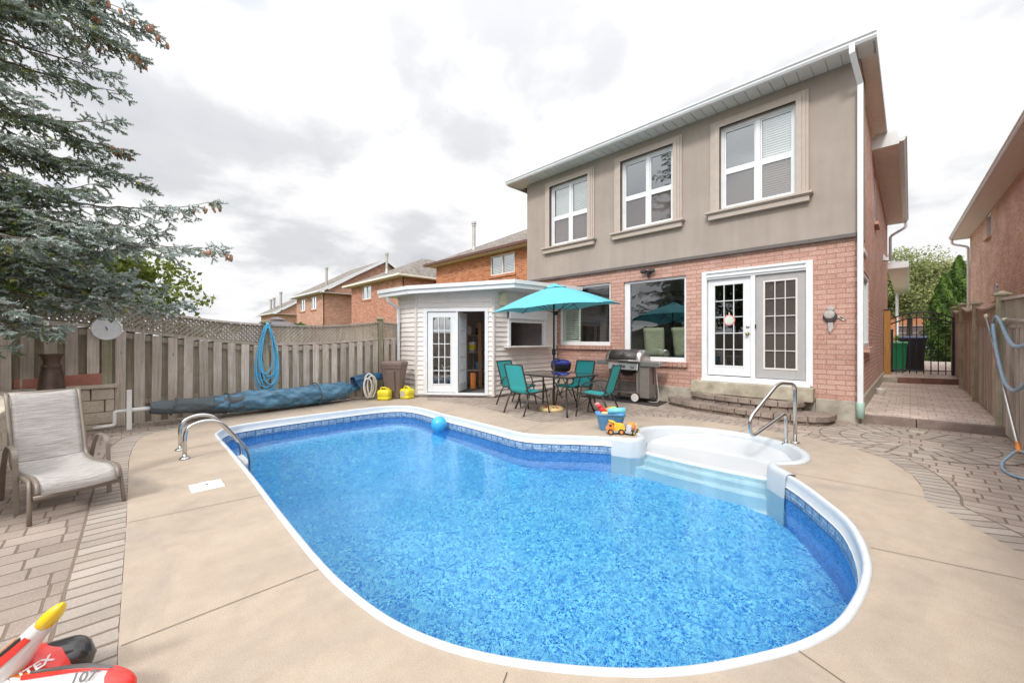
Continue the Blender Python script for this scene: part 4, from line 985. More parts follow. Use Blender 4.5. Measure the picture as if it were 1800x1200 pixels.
# right fence: close boards, lattice and capped posts
rfx = .985; RP = [(4.8,1.72,1.16,1.60),(9.33,2.13,1.60,2.00),(12.6,2.20,1.74,2.06),(15.8,2.38,1.90,2.24),(18.7,2.46,2.0,2.3)]
rt = thing('side_fence', 'brown close-boarded fence with capped posts along the side path', 'fence', (1,10,0))
for y, zp, b, t in RP: post(rt, rfx-.03, y, -.05, zp, .11, mat='fence_post')
mb = MB(); mb.box(rfx+.03,rfx+.045,6.1,18.7,.03,1.45); mb.build('gap_shade_sheet','fence_wood_back',rt)  # sheet added behind the boards, stands in for the dark of their gaps
nb = 0
for (y0,p0,b0,t0),(y1,p1,b1,t1) in zip(RP, RP[1:]):
    A, B = Vector((rfx,y0+.05)), Vector((rfx,y1-.05))
    zb = lambda t, b0=b0, b1=b1: b0+(b1-b0)*t; zt = lambda t, t0=t0, t1=t1: t0+(t1-t0)*t-.10*math.sin(math.pi*t)*(1-t*.3)
    if y0 < 6: zb = lambda t: 1.50+.10*t; zt = lambda t: 1.80+.2*t
    rail(rt, A, B, zt, .10, .035, 0, 'fence_right', name='top_rail'); rail(rt, A, B, zb, .07, .05, 0, 'fence_right', name='middle_rail')
    lattice(rt, A, B, lambda t: zb(t)+.02, lambda t: zt(t)-.015, sp=.075)
    s = .07; Ln = (B-A).length
    while s < Ln-.05:
        if y0+s > 6.2:
            z0 = .03 if y0+s < 9.1 else .13; z1 = zb(s/Ln)-.026; w = .120+rf_.uniform(-.005,.004)
            mb = MB(); mb.obox((rfx-.012+rf_.uniform(-.005,.005), y0+.05+s, (z0+z1)/2), (.018,w,z1-z0), (rf_.uniform(-.006,.006),0,rf_.uniform(-.05,.05))); mb.build('board', 'fence_right', rt, bevel=.003); nb += 1
        s += .146
# the stretch of the same fence beside and behind the camera, outside the photograph
for y_ in (1.5,-1.8,-5.1): post(rt, rfx-.03, y_, -.05, 1.72, .11, mat='fence_post')
mb = MB(); y_ = -6.4
while y_ < 6.15: mb.box(rfx-.02,rfx-.003,y_,y_+.128,.03,1.47); y_ += .146
mb.box(rfx+.0,rfx+.05,-6.5,4.75,1.50,1.55); mb.box(rfx-.04,rfx+.06,-6.5,4.75,1.76,1.80); o = mb.build('fence_run','fence_right',rt); o['kind'] = 'stuff'
# rear fence behind the camera closes the garden (seen in the window glass)
rr = thing('rear_fence', 'plain wooden fence closing the garden, mirrored in the window glass', 'fence', (-4,-6.5,0))
mb = MB(); mb.box(-9.6,3,-6.6,-6.56,0,1.8); mb.build('panel', 'fence_wood', rr)

# ------------------------------------------------------------------ pool cabin
sh = thing('pool_cabin', 'small beige vinyl sided cabin with French doors and a serving hatch', 'shed', (-8,6.5,0))
CA, CB, CC, CD = Vector((-9.45,5.17)), Vector((-8.56,5.17)), Vector((-7.08,6.39)), Vector((-7.08,8.80))
def lap(mb, A, B, z0, z1, holes, ex=.118, proud=.026):
    d = (B-A).normalized(); Ln = (B-A).length; nn = Vector((d.y,-d.x)); z = z0
    while z < z1-.005:
        zz = min(z1, z+ex); segs = [(0,Ln)]
        cuts = sorted({z, z+.011, zz} | {c for a,b,c0,c1 in holes for c in (c0,c1) if z < c < zz})
        for c0, c1 in zip(cuts, cuts[1:]):
            segs = [(0,Ln)]
            for a,b,h0,h1 in holes:
                if h0 < (c0+c1)/2 < h1:
                    segs = [q for s0,s1 in segs for q in ((s0,min(s1,a)),(max(s0,b),s1)) if q[1]-q[0] > .002]
            for s0, s1 in segs:
                o0 = proud*(1-(c0-z)/ex); o1 = proud*(1-(c1-z)/ex); p, q = A+d*s0, A+d*s1
                if abs(c0-z) < 1e-6: o0 = o1 = .003
                mb.add([(p.x+nn.x*o0,p.y+nn.y*o0,c0),(q.x+nn.x*o0,q.y+nn.y*o0,c0),(q.x+nn.x*o1,q.y+nn.y*o1,c1),(p.x+nn.x*o1,p.y+nn.y*o1,c1)],[(0,1,2,3)])
                if abs(c0-z-.011) < 1e-6: mb.add([(p.x,p.y,c0),(q.x,q.y,c0),(q.x+nn.x*o0,q.y+nn.y*o0,c0),(p.x+nn.x*o0,p.y+nn.y*o0,c0)],[(0,1,2,3)])
        z = zz
ZR = 2.66
mb = MB(); lap(mb, CA, CB, .06, ZR, []); lap(mb, CB, CC, .06, ZR, [(.18,1.79,0,2.16)]); lap(mb, CC, CD, .06, ZR, [(.45,1.88,1.20,2.15)]); mb.build('siding', 'siding', sh)
def cyl_wall(mb, A, B, z0, z1, holes, t=.10):
    d = (B-A).normalized(); Ln = (B-A).length; nn = Vector((-d.y,d.x))
    M = Matrix(((d.x,nn.x,0,A.x),(d.y,nn.y,0,A.y),(0,0,1,0),(0,0,0,1))); m2 = MB(); wall_y(m2, .002, 0, Ln, z0, z1, holes, t)
    mb.add([M @ Vector(p) for p in m2.v], m2.f)
mb = MB(); cyl_wall(mb, CA, CB, .02, ZR, []); cyl_wall(mb, CB, CC, .02, ZR, [(.18,1.79,.06,2.16)]); cyl_wall(mb, CC, CD, .02, ZR, [(.45,1.88,1.22,2.15)]); mb.box(-9.45,-9.37,5.2,8.8,.02,ZR); mb.box(-9.45,-7.1,8.66,8.76,.02,ZR)
mb.build('wall', 'interior_wall', sh)
mb = MB(); mb.prism([(CA.x,CA.y+.02),(CB.x,CB.y+.02),(CC.x-.02,CC.y+.02),(CD.x-.02,CD.y),(-9.4,8.8)], -.01, .07); mb.build('floor_slab', 'interior_floor', sh)
mb = MB()
for p in (CB, CC): mb.box(p.x-.035,p.x+.035,p.y-.035,p.y+.02,.03,ZR)
mb.build('corner_trim', 'siding_corner', sh, bevel=.004)
EV = [(-9.75,4.78),(-8.40,4.84),(-6.42,6.42),(-6.24,8.79),(-9.75,8.79)]; ezs = [2.63,2.63,2.74,2.76,2.70]
mb = MB(); mb.prism(EV, [z-.13 for z in ezs], [z-.115 for z in ezs]); mb.build('soffit', 'fascia', sh)
mb = MB(); mb.prism([tuple(p) for p in offset_poly(EV,.03)], [z-.11 for z in ezs], [z+.0 for z in ezs]); 
mb.add([(*EV[0],2.66),(*EV[1],2.66),(*EV[2],2.77),(*EV[3],2.79),(-9.75,8.79,2.73),(-8.0,7.2,2.97)],[(0,1,5),(1,2,5),(2,3,5),(3,4,5),(4,0,5)]); mb.build('roof', 'shingle', sh)
mb = MB()
for i in range(3):
    a, b = Vector(EV[i]), Vector(EV[i+1]); d = (b-a).normalized(); nn = Vector((d.y,-d.x))
    for (h0,h1,o) in ((-.14,-.045,.0),(-.043,.045,.035)):
        q = [a+nn*o, b+nn*o, b+nn*(o+.02)+d*(.012+o*.6 if i<2 else 0), a+nn*(o+.02)-d*(.012+o*.6 if i else 0)]
        mb.prism([(p.x,p.y) for p in q], [ezs[i]+h0,ezs[i+1]+h0,ezs[i+1]+h0,ezs[i]+h0], [ezs[i]+h1,ezs[i+1]+h1,ezs[i+1]+h1,ezs[i]+h1])
mb.build('fascia', 'white_trim', sh)
downspout(sh, [(-9.38,4.80,2.52),(-9.38,4.85,2.38),(-9.30,5.08,2.2),(-9.30,5.09,.15)], 'white_trim', .07, .05)
# serving hatch: roller box, frame and shelf
hx = CC.x+.016
mb = MB(); y0, y1 = 6.84, 8.26
mb.box(hx-.03,hx+.05,y0,y0+.07,1.25,2.15); mb.box(hx-.03,hx+.05,y1-.09,y1,1.25,2.15); mb.box(hx-.03,hx+.10,y0-.0,y1+.0,1.93,2.16)
mb.box(hx-.03,hx+.105,y0+.01,y1-.01,2.03,2.04)
ht = mb.build('serving_hatch', 'white_trim', sh, bevel=.008)
mb = MB(); mb.box(hx-.12,hx+.22,6.70,8.42,1.20,1.245); mb.build('counter', 'siding_corner', ht, bevel=.01)
mb = MB(); mb.box(hx-.02,hx+.02,y0+.07,y1-.09,1.84,1.93); mb.build('roller_blind', 'white_trim', ht)
mb = MB(); mb.box(hx,hx+.12,6.55,6.72,2.24,2.52); mb.build('speaker_box', 'cream', sh, bevel=.01)
# cabin doors, laid out in the frame of the diagonal wall
cd = (CC-CB).normalized(); ca = math.atan2(cd.y,cd.x)
M_ = Matrix.Translation((CB.x,CB.y,0)) @ Matrix.Rotation(ca,4,'Z')
def inframe(mb, M): r = MB(); r.v = [tuple(M @ Vector(p)) for p in mb.v]; r.f = mb.f; r.uv = mb.uv; return r
mb = MB(); mb.box(.18,.275,-.035,.09,.06,2.16); mb.box(1.705,1.79,-.035,.09,.06,2.16); mb.box(.275,1.705,-.035,.09,2.09,2.16); mb.box(.275,1.705,-.05,.09,.06,.105)
inframe(mb, M_).build('door_frame', 'white_trim', sh, bevel=.004)
def leaf(M, w, lab):
    z0, z1 = .12, 2.08; mb = MB(); gx = .125; a, b = gx, w-gx; c, d = .32, 1.955
    mb.box(0,a,0,.042,z0,z1); mb.box(b,w,0,.042,z0,z1); mb.box(a,b,0,.042,z0,c); mb.box(a,b,0,.042,d,z1)
    o = inframe(mb, M).build('door', 'white_trim', sh, bevel=.004, label=lab)
    mb = MB(); frame_y(mb,a-.02,b+.02,c-.02,d+.02,-.010,.025,.009)
    for k in (1,2): xx = a+(b-a)*k/3; mb.box(xx-.008,xx+.008,-.004,.03,c,d)
    for k in range(1,5):
        zz = c+(d-c)*k/5
        for q in range(3): mb.box(a+(b-a)*q/3+.009,a+(b-a)*(q+1)/3-.009,-.003,.029,zz-.008,zz+.008)
    inframe(mb, M).build('muntins', 'white_trim', o)
    mb = MB(); mb.add([(a,.02,c),(b,.02,c),(b,.02,d),(a,.02,d)],[(0,1,2,3)]); inframe(mb, M).build('pane', 'glass', o); return o
leaf(M_ @ Matrix.Translation((.285,.0,0)), .70, 'closed left door leaf with fifteen panes')
o = leaf(M_ @ Matrix.Translation((1.03,.05,0)) @ Matrix.Rotation(R(83),4,'Z'), .66, 'right door leaf swung open into the cabin')
mb = MB(); mb.box(.985,1.04,-.02,.05,.105,2.085); inframe(mb, M_).build('door_post', 'white_trim', sh, bevel=.004)
# shelf unit in the cabin and what stands on it
def cpt(s, t, z=0): v = M_ @ Vector((s-.42,t,z)); return v
sf = thing('shelf_unit', 'open pale wooden shelf unit inside the pool cabin', 'shelf', tuple(cpt(1.6,1.5)))
for z in (.55,1.05,1.52): mb = MB(); mb.box(.48,1.68,1.35,1.75,z-.012,z+.012); inframe(mb, M_).build('shelf', 'shelf_wood', sf)
for s_ in (.48,1.08,1.68): mb = MB(); mb.box(s_-.015,s_+.015,1.7,1.74,.07,1.56); inframe(mb, M_).build('upright', 'shelf_wood', sf)
def solo(mb, name, mat, lab, cat, smooth=False, bevel=0, group=None, kind=None):
    o = mb.build(name, mat, None, smooth=smooth, bevel=bevel); tag(o, lab, cat, group, kind); return o
p = cpt(1.72,1.5,.565); mb = MB(); mb.lathe([(.10,0),(.13,.20),(.135,.21),(.12,.21),(.10,.03),(.001,.02)],18,p); solo(mb,'blue_bucket','toy_blue','blue plastic bucket on the lowest shelf in the cabin','bucket',True)
p = cpt(1.50,1.5,1.065); mb = MB(); mb.lathe([(.10,0),(.11,.26),(.115,.27),(.001,.275)],18,p); solo(mb,'chemical_pail','white_plastic','white pail with yellow label on the middle shelf in the cabin','pail',True)
mb = MB(); mb.lathe([(.108,.06),(.113,.2)],18,p); solo(mb,'pail_label','jug_yellow','yellow label wrapped round the white pail','label')
p = cpt(1.30,1.46,1.065); mb = MB(); mb.lathe([(.05,0),(.05,.14),(.02,.2),(.02,.24),(.001,.24)],12,p); solo(mb,'bottle','bin_dark','dark bottle beside the white pail in the cabin','bottle',True)
p = cpt(1.28,1.46,.565); mb = MB(); mb.lathe([(.06,0),(.06,.16),(.03,.2),(.03,.22),(.001,.22)],12,p); solo(mb,'clear_jar','label_grey','pale grey jar on the lowest cabin shelf, left of the bucket','jar',True)
p = cpt(1.36,1.5,1.535); mb = MB(); mb.obox(p+Vector((0,0,.13)),(.28,.2,.24),(0,0,ca)); solo(mb,'storage_box','label_grey','pale storage box on the top shelf in the cabin','box',bevel=.01)
p = cpt(1.64,1.5,1.535); mb = MB(); mb.lathe([(.05,0),(.05,.15),(.03,.19),(.001,.19)],12,p); solo(mb,'black_bottle','bin_dark','black bottle right of the box on the top cabin shelf','bottle',True)
p = cpt(1.78,1.22,.075); mb = MB(); mb.obox(p+Vector((0,0,.9)),(.09,.06,1.8),(R(4),0,ca)); solo(mb,'wooden_plank','wood_mid','brown plank leaning inside the cabin by the open door','plank')
p = cpt(1.62,1.1,.075); mb = MB(); mb.obox(p+Vector((0,0,.22)),(.14,.1,.42),(0,0,ca)); solo(mb,'orange_box','toy_orange','orange carton on the cabin floor behind the doorway','carton')
# things seen through the hatch and the closed leaf
mb = MB(); mb.box(-8.9,-8.2,7.9,8.0,.07,2.0); mb.box(-8.2,-8.15,7.8,8.1,.07,2.5); solo(mb,'cupboard','interior_dark','dark cupboard standing at the back of the pool cabin','cupboard')
lm = bpy.data.materials.new('lamp_glow'); lm.use_nodes = True; lb = lm.node_tree.nodes['Principled BSDF']; lb.inputs['Base Color'].default_value = (.75,.33,.12,1); lb.inputs['Emission Color'].default_value = (1,.42,.18,1); lb.inputs['Emission Strength'].default_value = .5; MATS['lamp_glow'] = lm
lp = thing('hanging_lamp', 'orange tiffany style lamp hanging inside the serving hatch', 'lamp', (-7.35,7.0,2.0))
mb = MB(); mb.lathe([(.03,2.0),(.15,1.88),(.155,1.84),(.15,1.84),(.03,1.99)],8,(-7.32,7.02,0)); mb.build('lamp_shade','lamp_glow',lp)
mb = MB(); mb.tube([(-7.32,7.02,1.99),(-7.32,7.02,2.5)],.008,6); mb.build('cord','black_metal',lp)
mb = MB(); 
mb.box(-8.75,-8.15,5.75,6.15,.68,.72)
tb = solo(mb,'cabin_bench','shelf_wood','wooden bench top behind the closed cabin door leaf','bench')
mb = MB()
for a_,b_ in ((-8.7,5.8),(-8.2,5.8),(-8.7,6.1),(-8.2,6.1)): mb.box(a_-.02,a_+.02,b_-.02,b_+.02,.07,.68)
mb.build('legs_frame','shelf_wood',tb)

# ------------------------------------------------------------------ neighbouring houses
def pipe(parent, x, y, z0, z1, r=.09):
    mb = MB(); mb.lathe([(r*1.7,z0-.1),(r*1.05,z0+.25),(r,z0+.26),(r,z1-.25),(r*1.25,z1-.24),(r*1.25,z1-.18),(r,z1-.17),(r*1.0,z1-.12),(r*1.45,z1-.11),(r*1.4,z1+.0),(.001,z1+.02)],14,(x,y,0)); return mb.build('flue_pipe','galv',parent,smooth=False)
def small_window(parent, x0, x1, z0, z1, y, mat='white_trim', blind=False, sillm='brick_orange'):
    mb = MB(); frame_y(mb, x0, x1, z0, z1, y+.03, .07, .06); xm = (x0+x1)/2; mb.box(xm-.035,xm+.035,y+.035,y+.085,z0+.07,z1-.07); w = mb.build('window', mat, parent)
    glass_pane(w, x0+.06, x1-.06, y+.07, z0+.06, z1-.06)
    if blind: blinds(w, x0+.06, x1-.06, z0+.1, z1-.05, y+.14, 60, .07)
    mb = MB(); mb.box(x0-.08,x1+.08,y-.05,y+.03,z0-.12,z0-.01); mb.build('sill', sillm, w)
def row_house(name, lab, x0, x1, y0, y1, zt, bm, wins, hip=True, fcol='fascia', fm2=None, pitch=.42, over=.45, wm='white_trim', blind=False, gable=False):
    h = thing(name, lab, 'house', ((x0+x1)/2,y0,0))
    mb = MB(); wall_y(mb, y0, x0, x1, -.02, zt, wins, .1); mb.box(x1-.1,x1,y0+.11,y1,-.02,zt); mb.box(x0,x0+.1,y0+.11,y1,-.02,zt); mb.box(x0+.1,x1-.1,y1-.1,y1,-.02,zt); mb.build('brick_wall', bm, h)
    mb = MB(); mb.box(x0+.11,x1-.11,y0+2,y0+2.1,0,zt-.05); mb.build('inner_wall','interior_dark',h)
    for w in wins: small_window(h, *w, y0, wm, blind)
    a, b, c, d = x0-over, x1+over, y0-over, y1+over; z = zt+.05; mb = MB()
    if gable:
        ym = (c+d)/2; zr = z+(ym-c)*pitch*1.3
        mb.add([(a,c,z),(b,c,z),(b,d,z),(a,d,z),(a,ym,zr),(b,ym,zr)],[(0,1,5,4),(2,3,4,5)]); rf = mb.build('roof','shingle',h,solid=.06)
        mb = MB(); mb.add([(x1-.02,y0,zt),(x1-.02,y1,zt),(x1-.02,(y0+y1)/2,zr-.12)],[(0,1,2)]); mb.build('gable_wall',bm,h,solid=.1)
        mb = MB(); mb.beam((b-.02,c,z-.04),(b-.02,ym,zr-.04),.05,.22); mb.beam((b-.02,d,z-.04),(b-.02,ym,zr-.04),.05,.22); mb.build('rake_board','white_trim',rf)
    else:
        w = min(b-a,d-c)/2; zr = z+w*pitch
        if (b-a) > (d-c): r0, r1 = (a+w,(c+d)/2,zr),(b-w,(c+d)/2,zr)
        else: r0, r1 = ((a+b)/2,c+w,zr),((a+b)/2,d-w,zr)
        if (b-a) > (d-c): f = [(0,1,5,4),(1,2,5),(2,3,4,5),(3,0,4)]
        else: f = [(0,1,4),(1,2,5,4),(2,3,5),(3,0,4,5)]
        mb.add([(a,c,z),(b,c,z),(b,d,z),(a,d,z),r0,r1], f); rf = mb.build('roof','shingle',h)
    mb = MB(); mb.box(a+.01,b-.01,c+.01,d-.01,z-.10,z-.07); mb.build('soffit','soffit_tan' if fm2 else 'fascia',rf)
    mb = MB(); mb.box(a-.03,b+.03,c-.10,c,z-.09,z+.03); mb.box(b,b+.03,c,d,z-.09,z+.03) if not gable else None; mb.build('gutter',fcol,rf)
    return h
simple('gutter_brown', (.13,.055,.045), .5)
h2 = row_house('orange_brick_house', 'orange brick neighbour house with brown gutter directly left of the stucco wall', -18.62, -8.8, 12.5, 24, 5.5, 'brick_orange', [(-14.1,-12.45,4.42,5.35)], fcol='gutter_brown', fm2=1, wm='siding_corner', blind=True, pitch=.5)
pipe(h2, -16.55, 13.5, 6.15, 7.74)
h3 = row_house('hip_roof_house', 'red brick neighbour house with beige hip roof behind the fence, second from the stucco wall', -30.5, -22.7, 12.7, 24, 5.45, 'brick_orange2', [(-28.6,-27.15,4.34,5.33)], fcol='soffit_tan', fm2=1, pitch=.5)
pipe(h3, -26.35, 13.5, 6.2, 7.6)
h4 = row_house('gable_roof_house', 'pink brick neighbour house with white gable board, third from the stucco wall', -39.8, -33.1, 11.5, 21.9, 5.2, 'brick_far', [(-38.8,-37.5,3.95,5.0),(-36.0,-34.7,3.95,5.0)], gable=True, pitch=.44)
pipe(h4, -34.63, 12.3, 5.6, 7.5, .1)
h5 = row_house('far_gable_house', 'small distant brick house with white gable board at the end of the row', -62, -55, 13.5, 24, 4.6, 'brick_far', [], gable=True, pitch=.44)
for x_, z_ in ((-56.6,7.5),(-64.5,6.9),(-62.9,7.0)): pipe(h5, max(x_,-61.5) if x_ > -57 else x_+3.2, 14.5, 5.2, z_, .14)
gz = thing('gazebo', 'grey metal gazebo roof rising behind the fence by the hose', 'gazebo', (-30,8,0))
gx, gy = -37.1, 9.2
mb = MB(); mb.add([(gx-1.6,gy-1.6,2.45),(gx+1.6,gy-1.6,2.45),(gx+1.6,gy+1.6,2.45),(gx-1.6,gy+1.6,2.45),(gx-.45,gy-.45,3.0),(gx+.45,gy-.45,3.0),(gx+.45,gy+.45,3.0),(gx-.45,gy+.45,3.0)],[(0,1,5,4),(1,2,6,5),(2,3,7,6),(3,0,4,7),(4,5,6,7)]); mb.build('roof','metal_roof',gz)
mb = MB(); mb.add([(gx-.6,gy-.6,3.08),(gx+.6,gy-.6,3.08),(gx+.6,gy+.6,3.08),(gx-.6,gy+.6,3.08),(gx,gy,3.32)],[(0,1,4),(1,2,4),(2,3,4),(3,0,4)]); mb.build('vent_roof','metal_roof',gz)
for a_ in (-1.5,1.5):
    for b_ in (-1.5,1.5): mb = MB(); mb.box(gx+a_-.05,gx+a_+.05,gy+b_-.05,gy+b_+.05,-.02,2.37); mb.build('post','dark_metal',gz)
# neighbour on the right
nh = thing('right_neighbour_house', 'brick neighbour house with tan soffit at the right edge, beyond the side fence', 'house', (2.15,13.65,0), .028, local=True)
mb = MB(); wall_x(mb, 0, -9, 12.4, -.02, 5.85, [(7.6,8.35,5.0,5.82),(6.35,7.0,2.72,3.25)], .1, side=1); mb.box(0,7,12.3,12.4,-.02,5.85); mb.box(.1,7,-9,-8.9,-.02,5.85); mb.build('brick_wall','brick_nbr',nh)
mb = MB(); mb.box(1.5,1.6,-8.9,12.3,0,5.8); mb.build('inner_wall','interior_dark',nh)
mb = MB(); mb.add([(-.5,-9.4,5.92),(7.5,-9.4,5.92),(7.5,12.85,5.92),(-.5,12.85,5.92),(3.5,-5.4,8),(3.5,8.85,8)],[(0,1,4),(1,2,5,4),(2,3,5),(3,0,4,5)]); nr_ = mb.build('roof','shingle',nh)
mb = MB(); mb.box(-.47,.5,-9.4,12.82,5.855,5.875); mb.build('soffit','soffit_tan',nr_)
mb = MB(); gutter(mb, (-.47,-9.4,5.86),(-.47,12.82,5.86),(-1,0,0)); mb.box(-.5,3,12.82,12.86,5.84,5.98); mb.build('gutter','siding_corner',nr_)
mb = MB(); mb.tube(bend([(-.5,12.7,5.86),(-.5,12.72,5.66),(-.03,12.62,5.45),(-.03,12.6,.3)],.1),.045,8); mb.build('downspout','siding_corner',nh,smooth=True)
for a_,b_,c_,d_ in ((7.6,8.35,5.0,5.82),(6.35,7.0,2.72,3.25)):
    mb = MB(); mb.box(.02,.07,a_,a_+.07,c_,d_); mb.box(.02,.07,b_-.07,b_,c_,d_); mb.box(.02,.07,a_+.07,b_-.07,d_-.07,d_); mb.box(.02,.07,a_+.07,b_-.07,c_,c_+.07); w = mb.build('window','white_trim',nh)
    mb = MB(); mb.add([(.05,a_,c_),(.05,b_,c_),(.05,b_,d_),(.05,a_,d_)],[(0,1,2,3)]); mb.build('pane','glass_low',w)
    mb = MB(); mb.box(-.09,.03,a_-.06,b_+.06,c_-.09,c_); mb.build('sill','brick_nbr',w)
# house across the street, with garage, and the parked car
ah = thing('house_across_street', 'orange brick house with brown garage door across the street', 'house', (1,54,0))
mb = MB(); wall_y(mb, 54, -7, 9, 0, 4.3, [(-.9,2.6,.1,2.75)], .2); mb.build('brick_wall','brick_orange',ah)
mb = MB(); wall_y(mb, 57, -7, 9, 4.2, 7.0, [(-.2,1.2,4.7,6.0)], .1); mb.build('upper_wall','brick_orange',ah)
mb = MB()
for k in range(4): mb.box(-.9,2.6,54.15,54.2,.1+k*.662,.1+(k+1)*.662-.02)
mb.build('garage_door','garage_door',ah)
mb = MB(); mb.add([(-8,53.4,3.6),(1.0,53.4,4.75),(9.5,53.4,3.6),(9.5,58,3.6),(1.0,58,4.75),(-8,58,3.6)],[(0,1,4,5),(1,2,3,4)]); rr_ = mb.build('lower_roof','shingle',ah,solid=.1)
mb = MB(); mb.beam((-8,53.35,3.55),(1.0,53.35,4.7),.06,.22); mb.beam((1.0,53.35,4.7),(9.5,53.35,3.55),.06,.22); mb.build('rake_board','white_trim',rr_)
mb = MB(); mb.add([(-8,56.4,7),(9.5,56.4,7),(9.5,66,7),(-8,66,7),(-3,61,9.4),(5,61,9.4)],[(0,1,5,4),(1,2,5),(2,3,4,5),(3,0,4)]); mb.build('roof','shingle',ah)
small_window(ah, -.2, 1.2, 4.7, 6.0, 57)
car = thing('parked_car', 'silver car parked on the street beyond the gate, half hidden by the cedar', 'car', (2.6,41,.06), 0, local=True)
prof = [(-2.2,.35),(-2.22,.75),(-1.95,.92),(-1.55,1.0),(-1.05,1.38),(-.2,1.47),(.75,1.42),(1.35,1.02),(2.05,.9),(2.2,.65),(2.2,.35)]
mb = MB(); rows = []
for yy, sc_ in ((-.86,.88),(-.88,1),(-.6,1.03),(0,1.04),(.6,1.03),(.88,1),(.86,.88)): rows.append([(x*(.99 if abs(yy)>.8 else 1), yy*(1 if z<1 else .86), .35+(z-.35)*(1 if abs(yy)<.87 else .98)) for x, z in prof])
mb.grid(rows); mb.add(rows[0],[tuple(range(len(prof)))]); mb.add(rows[-1],[tuple(range(len(prof)))[::-1]]); mb.build('body','car_paint',car,smooth=True)
mb = MB(); mb.add([(-1.45,-.885,1.0),(1.2,-.885,1.0),(.65,-.80,1.36),(-.95,-.80,1.32)],[(0,1,2,3)]); mb.build('side_window','glass_dark',car)
for x_ in (-1.4,1.35):
    mb = MB(); mb.lathe([(.18,-.93),(.33,-.92),(.34,-.75),(.001,-.75)],20,(x_,0,.33),axis='Y',M=Matrix.Rotation(math.pi,3,'Z')@Matrix.Identity(3)); wheel = MB(); wheel.lathe([(.001,0),(.20,0),(.21,.03),(.33,.02),(.34,.2),(.001,.2)],20,(x_,-.93,.33),axis='Y',M=Matrix.Rotation(math.pi,3,'Z')); w = wheel.build('wheel','rubber',car)
    mb = MB(); mb.lathe([(.001,.02),(.19,.01),(.2,0)],20,(x_,-.95,.33),axis='Y'); mb.build('rim','steel_brushed',w)

# ------------------------------------------------------------------ gate, bins and the cedar post
gt = thing('iron_gate', 'black wrought iron gate with arched top at the end of the side path', 'gate', (.2,18.3,.27))
gy = 18.3; gx0, gx1 = -.50, .93
def arch(t, top): return top - 0 + .24*(1-(2*t-1)**2)
for (za, nm) in ((2.07,'top_rail'),(1.90,'arch_rail')):
    mb = MB(); mb.tube([(gx0+(gx1-gx0)*k/20, gy, za+.22*(1-(2*k/20-1)**2)) for k in range(21)], .024, 6); mb.build(nm,'black_metal',gt)
mb = MB(); mb.tube([(gx0,gy,.42),(gx1,gy,.42)],.018,6); mb.build('bottom_rail','black_metal',gt)
for k in range(10):
    t = (k+.0)/9; x = gx0+(gx1-gx0)*t; mb = MB(); w = .026 if k in (0,9) else .013
    mb.box(x-w,x+w,gy-w,gy+w,.30,2.07+.22*(1-(2*t-1)**2)); mb.build('bar','black_metal',gt)
mb = MB(); mb.box(gx0-.03,gx0+.09,gy+.03,gy+.1,.32,1.75); mb.build('lock_plate','black_metal',gt)
mb = MB(); mb.box(-.62,-.46,17.75,17.9,.27,2.36); pc = mb.build('cedar_post','post_cedar',None,bevel=.006); tag(pc,'orange stained timber post left of the iron gate','post')
mb = MB(); mb.box(-.64,-.44,17.73,17.92,2.361,2.385); o = mb.build('cap','dark_metal',pc)
def wheelie(name, lab, x, y, w, d, h, mat, lidm, rz=0):
    t = thing(name, lab, 'bin', (x,y,.27), rz, local=True)
    mb = MB(); a, b = w/2, d/2; k = .8
    mb.add([(-a*k,-b*k,.05),(a*k,-b*k,.05),(a*k,b*k,.05),(-a*k,b*k,.05),(-a,-b,h),(a,-b,h),(a,b,h),(-a,b,h)],[(0,3,2,1),(0,1,5,4),(1,2,6,5),(2,3,7,6),(3,0,4,7)]); mb.box(-a-.02,a+.02,-b-.02,b+.02,h-.05,h); mb.build('body',mat,t,bevel=.02)
    mb = MB(); mb.prism([(-a-.03,-b-.04),(a+.03,-b-.04),(a+.03,b+.05),(-a-.03,b+.05)],h+.002,[h+.04,h+.04,h+.09,h+.09]); mb.build('lid',lidm,t,bevel=.015)
    for s in (-1,1): mb = MB(); mb.lathe([(.001,-.03),(.1,-.03),(.1,.03),(.001,.03)],14,(s*a*.8,b*.9,.1),axis='X'); mb.build('wheel','rubber',t)
    return t
wheelie('green_bin','green organics bin just behind the iron gate',-.30,19.6,.42,.55,.98,'bin_green','bin_green')
wheelie('dark_bin','tall dark wheeled bin with a blue lid behind the green one',.06,20.6,.66,.75,1.18,'bin_dark','bin_blue')

# ------------------------------------------------------------------ pool fittings
def flange(parent, x, y, z=.006):
    mb = MB(); mb.lathe([(.052,0),(.052,.012),(.04,.022),(.026,.026)],20,(x,y,z)); return mb.build('flange','steel',parent,smooth=True)
ld = thing('pool_ladder', 'stainless steel pool ladder arching over the left edge of the deck', 'ladder', (-6.24,.53,0))
for x in (-5.98,-6.50):
    mb = MB(); mb.tube(bend([(x,.53,0),(x,.53,.40),(x,.84,.44),(x,1.18,-.05),(x,1.18,-1.15)],[0,.16,.18,.12,0],8),.0215,14); mb.build('rail','steel',ld,smooth=True); flange(ld,x,.53)
for z in (-.42,-.70,-.98): mb = MB(); mb.box(-6.48,-6.0,1.08,1.21,z-.02,z+.02); mb.build('step','white_plastic',ld,bevel=.01)
mb = MB(); mb.box(-6.49,-5.99,1.12,1.2,-.24,-.18); mb.build('cross_bar','white_plastic',ld,bevel=.015)
rl = thing('grab_rail', 'bent stainless steel handrail beside the white pool stairs', 'handrail', (-1.12,6.4,0))
o0 = Vector((-1.10,6.48,0)); dr0 = Vector((-.35,-.94,0)).normalized(); up = Vector((0,0,1))
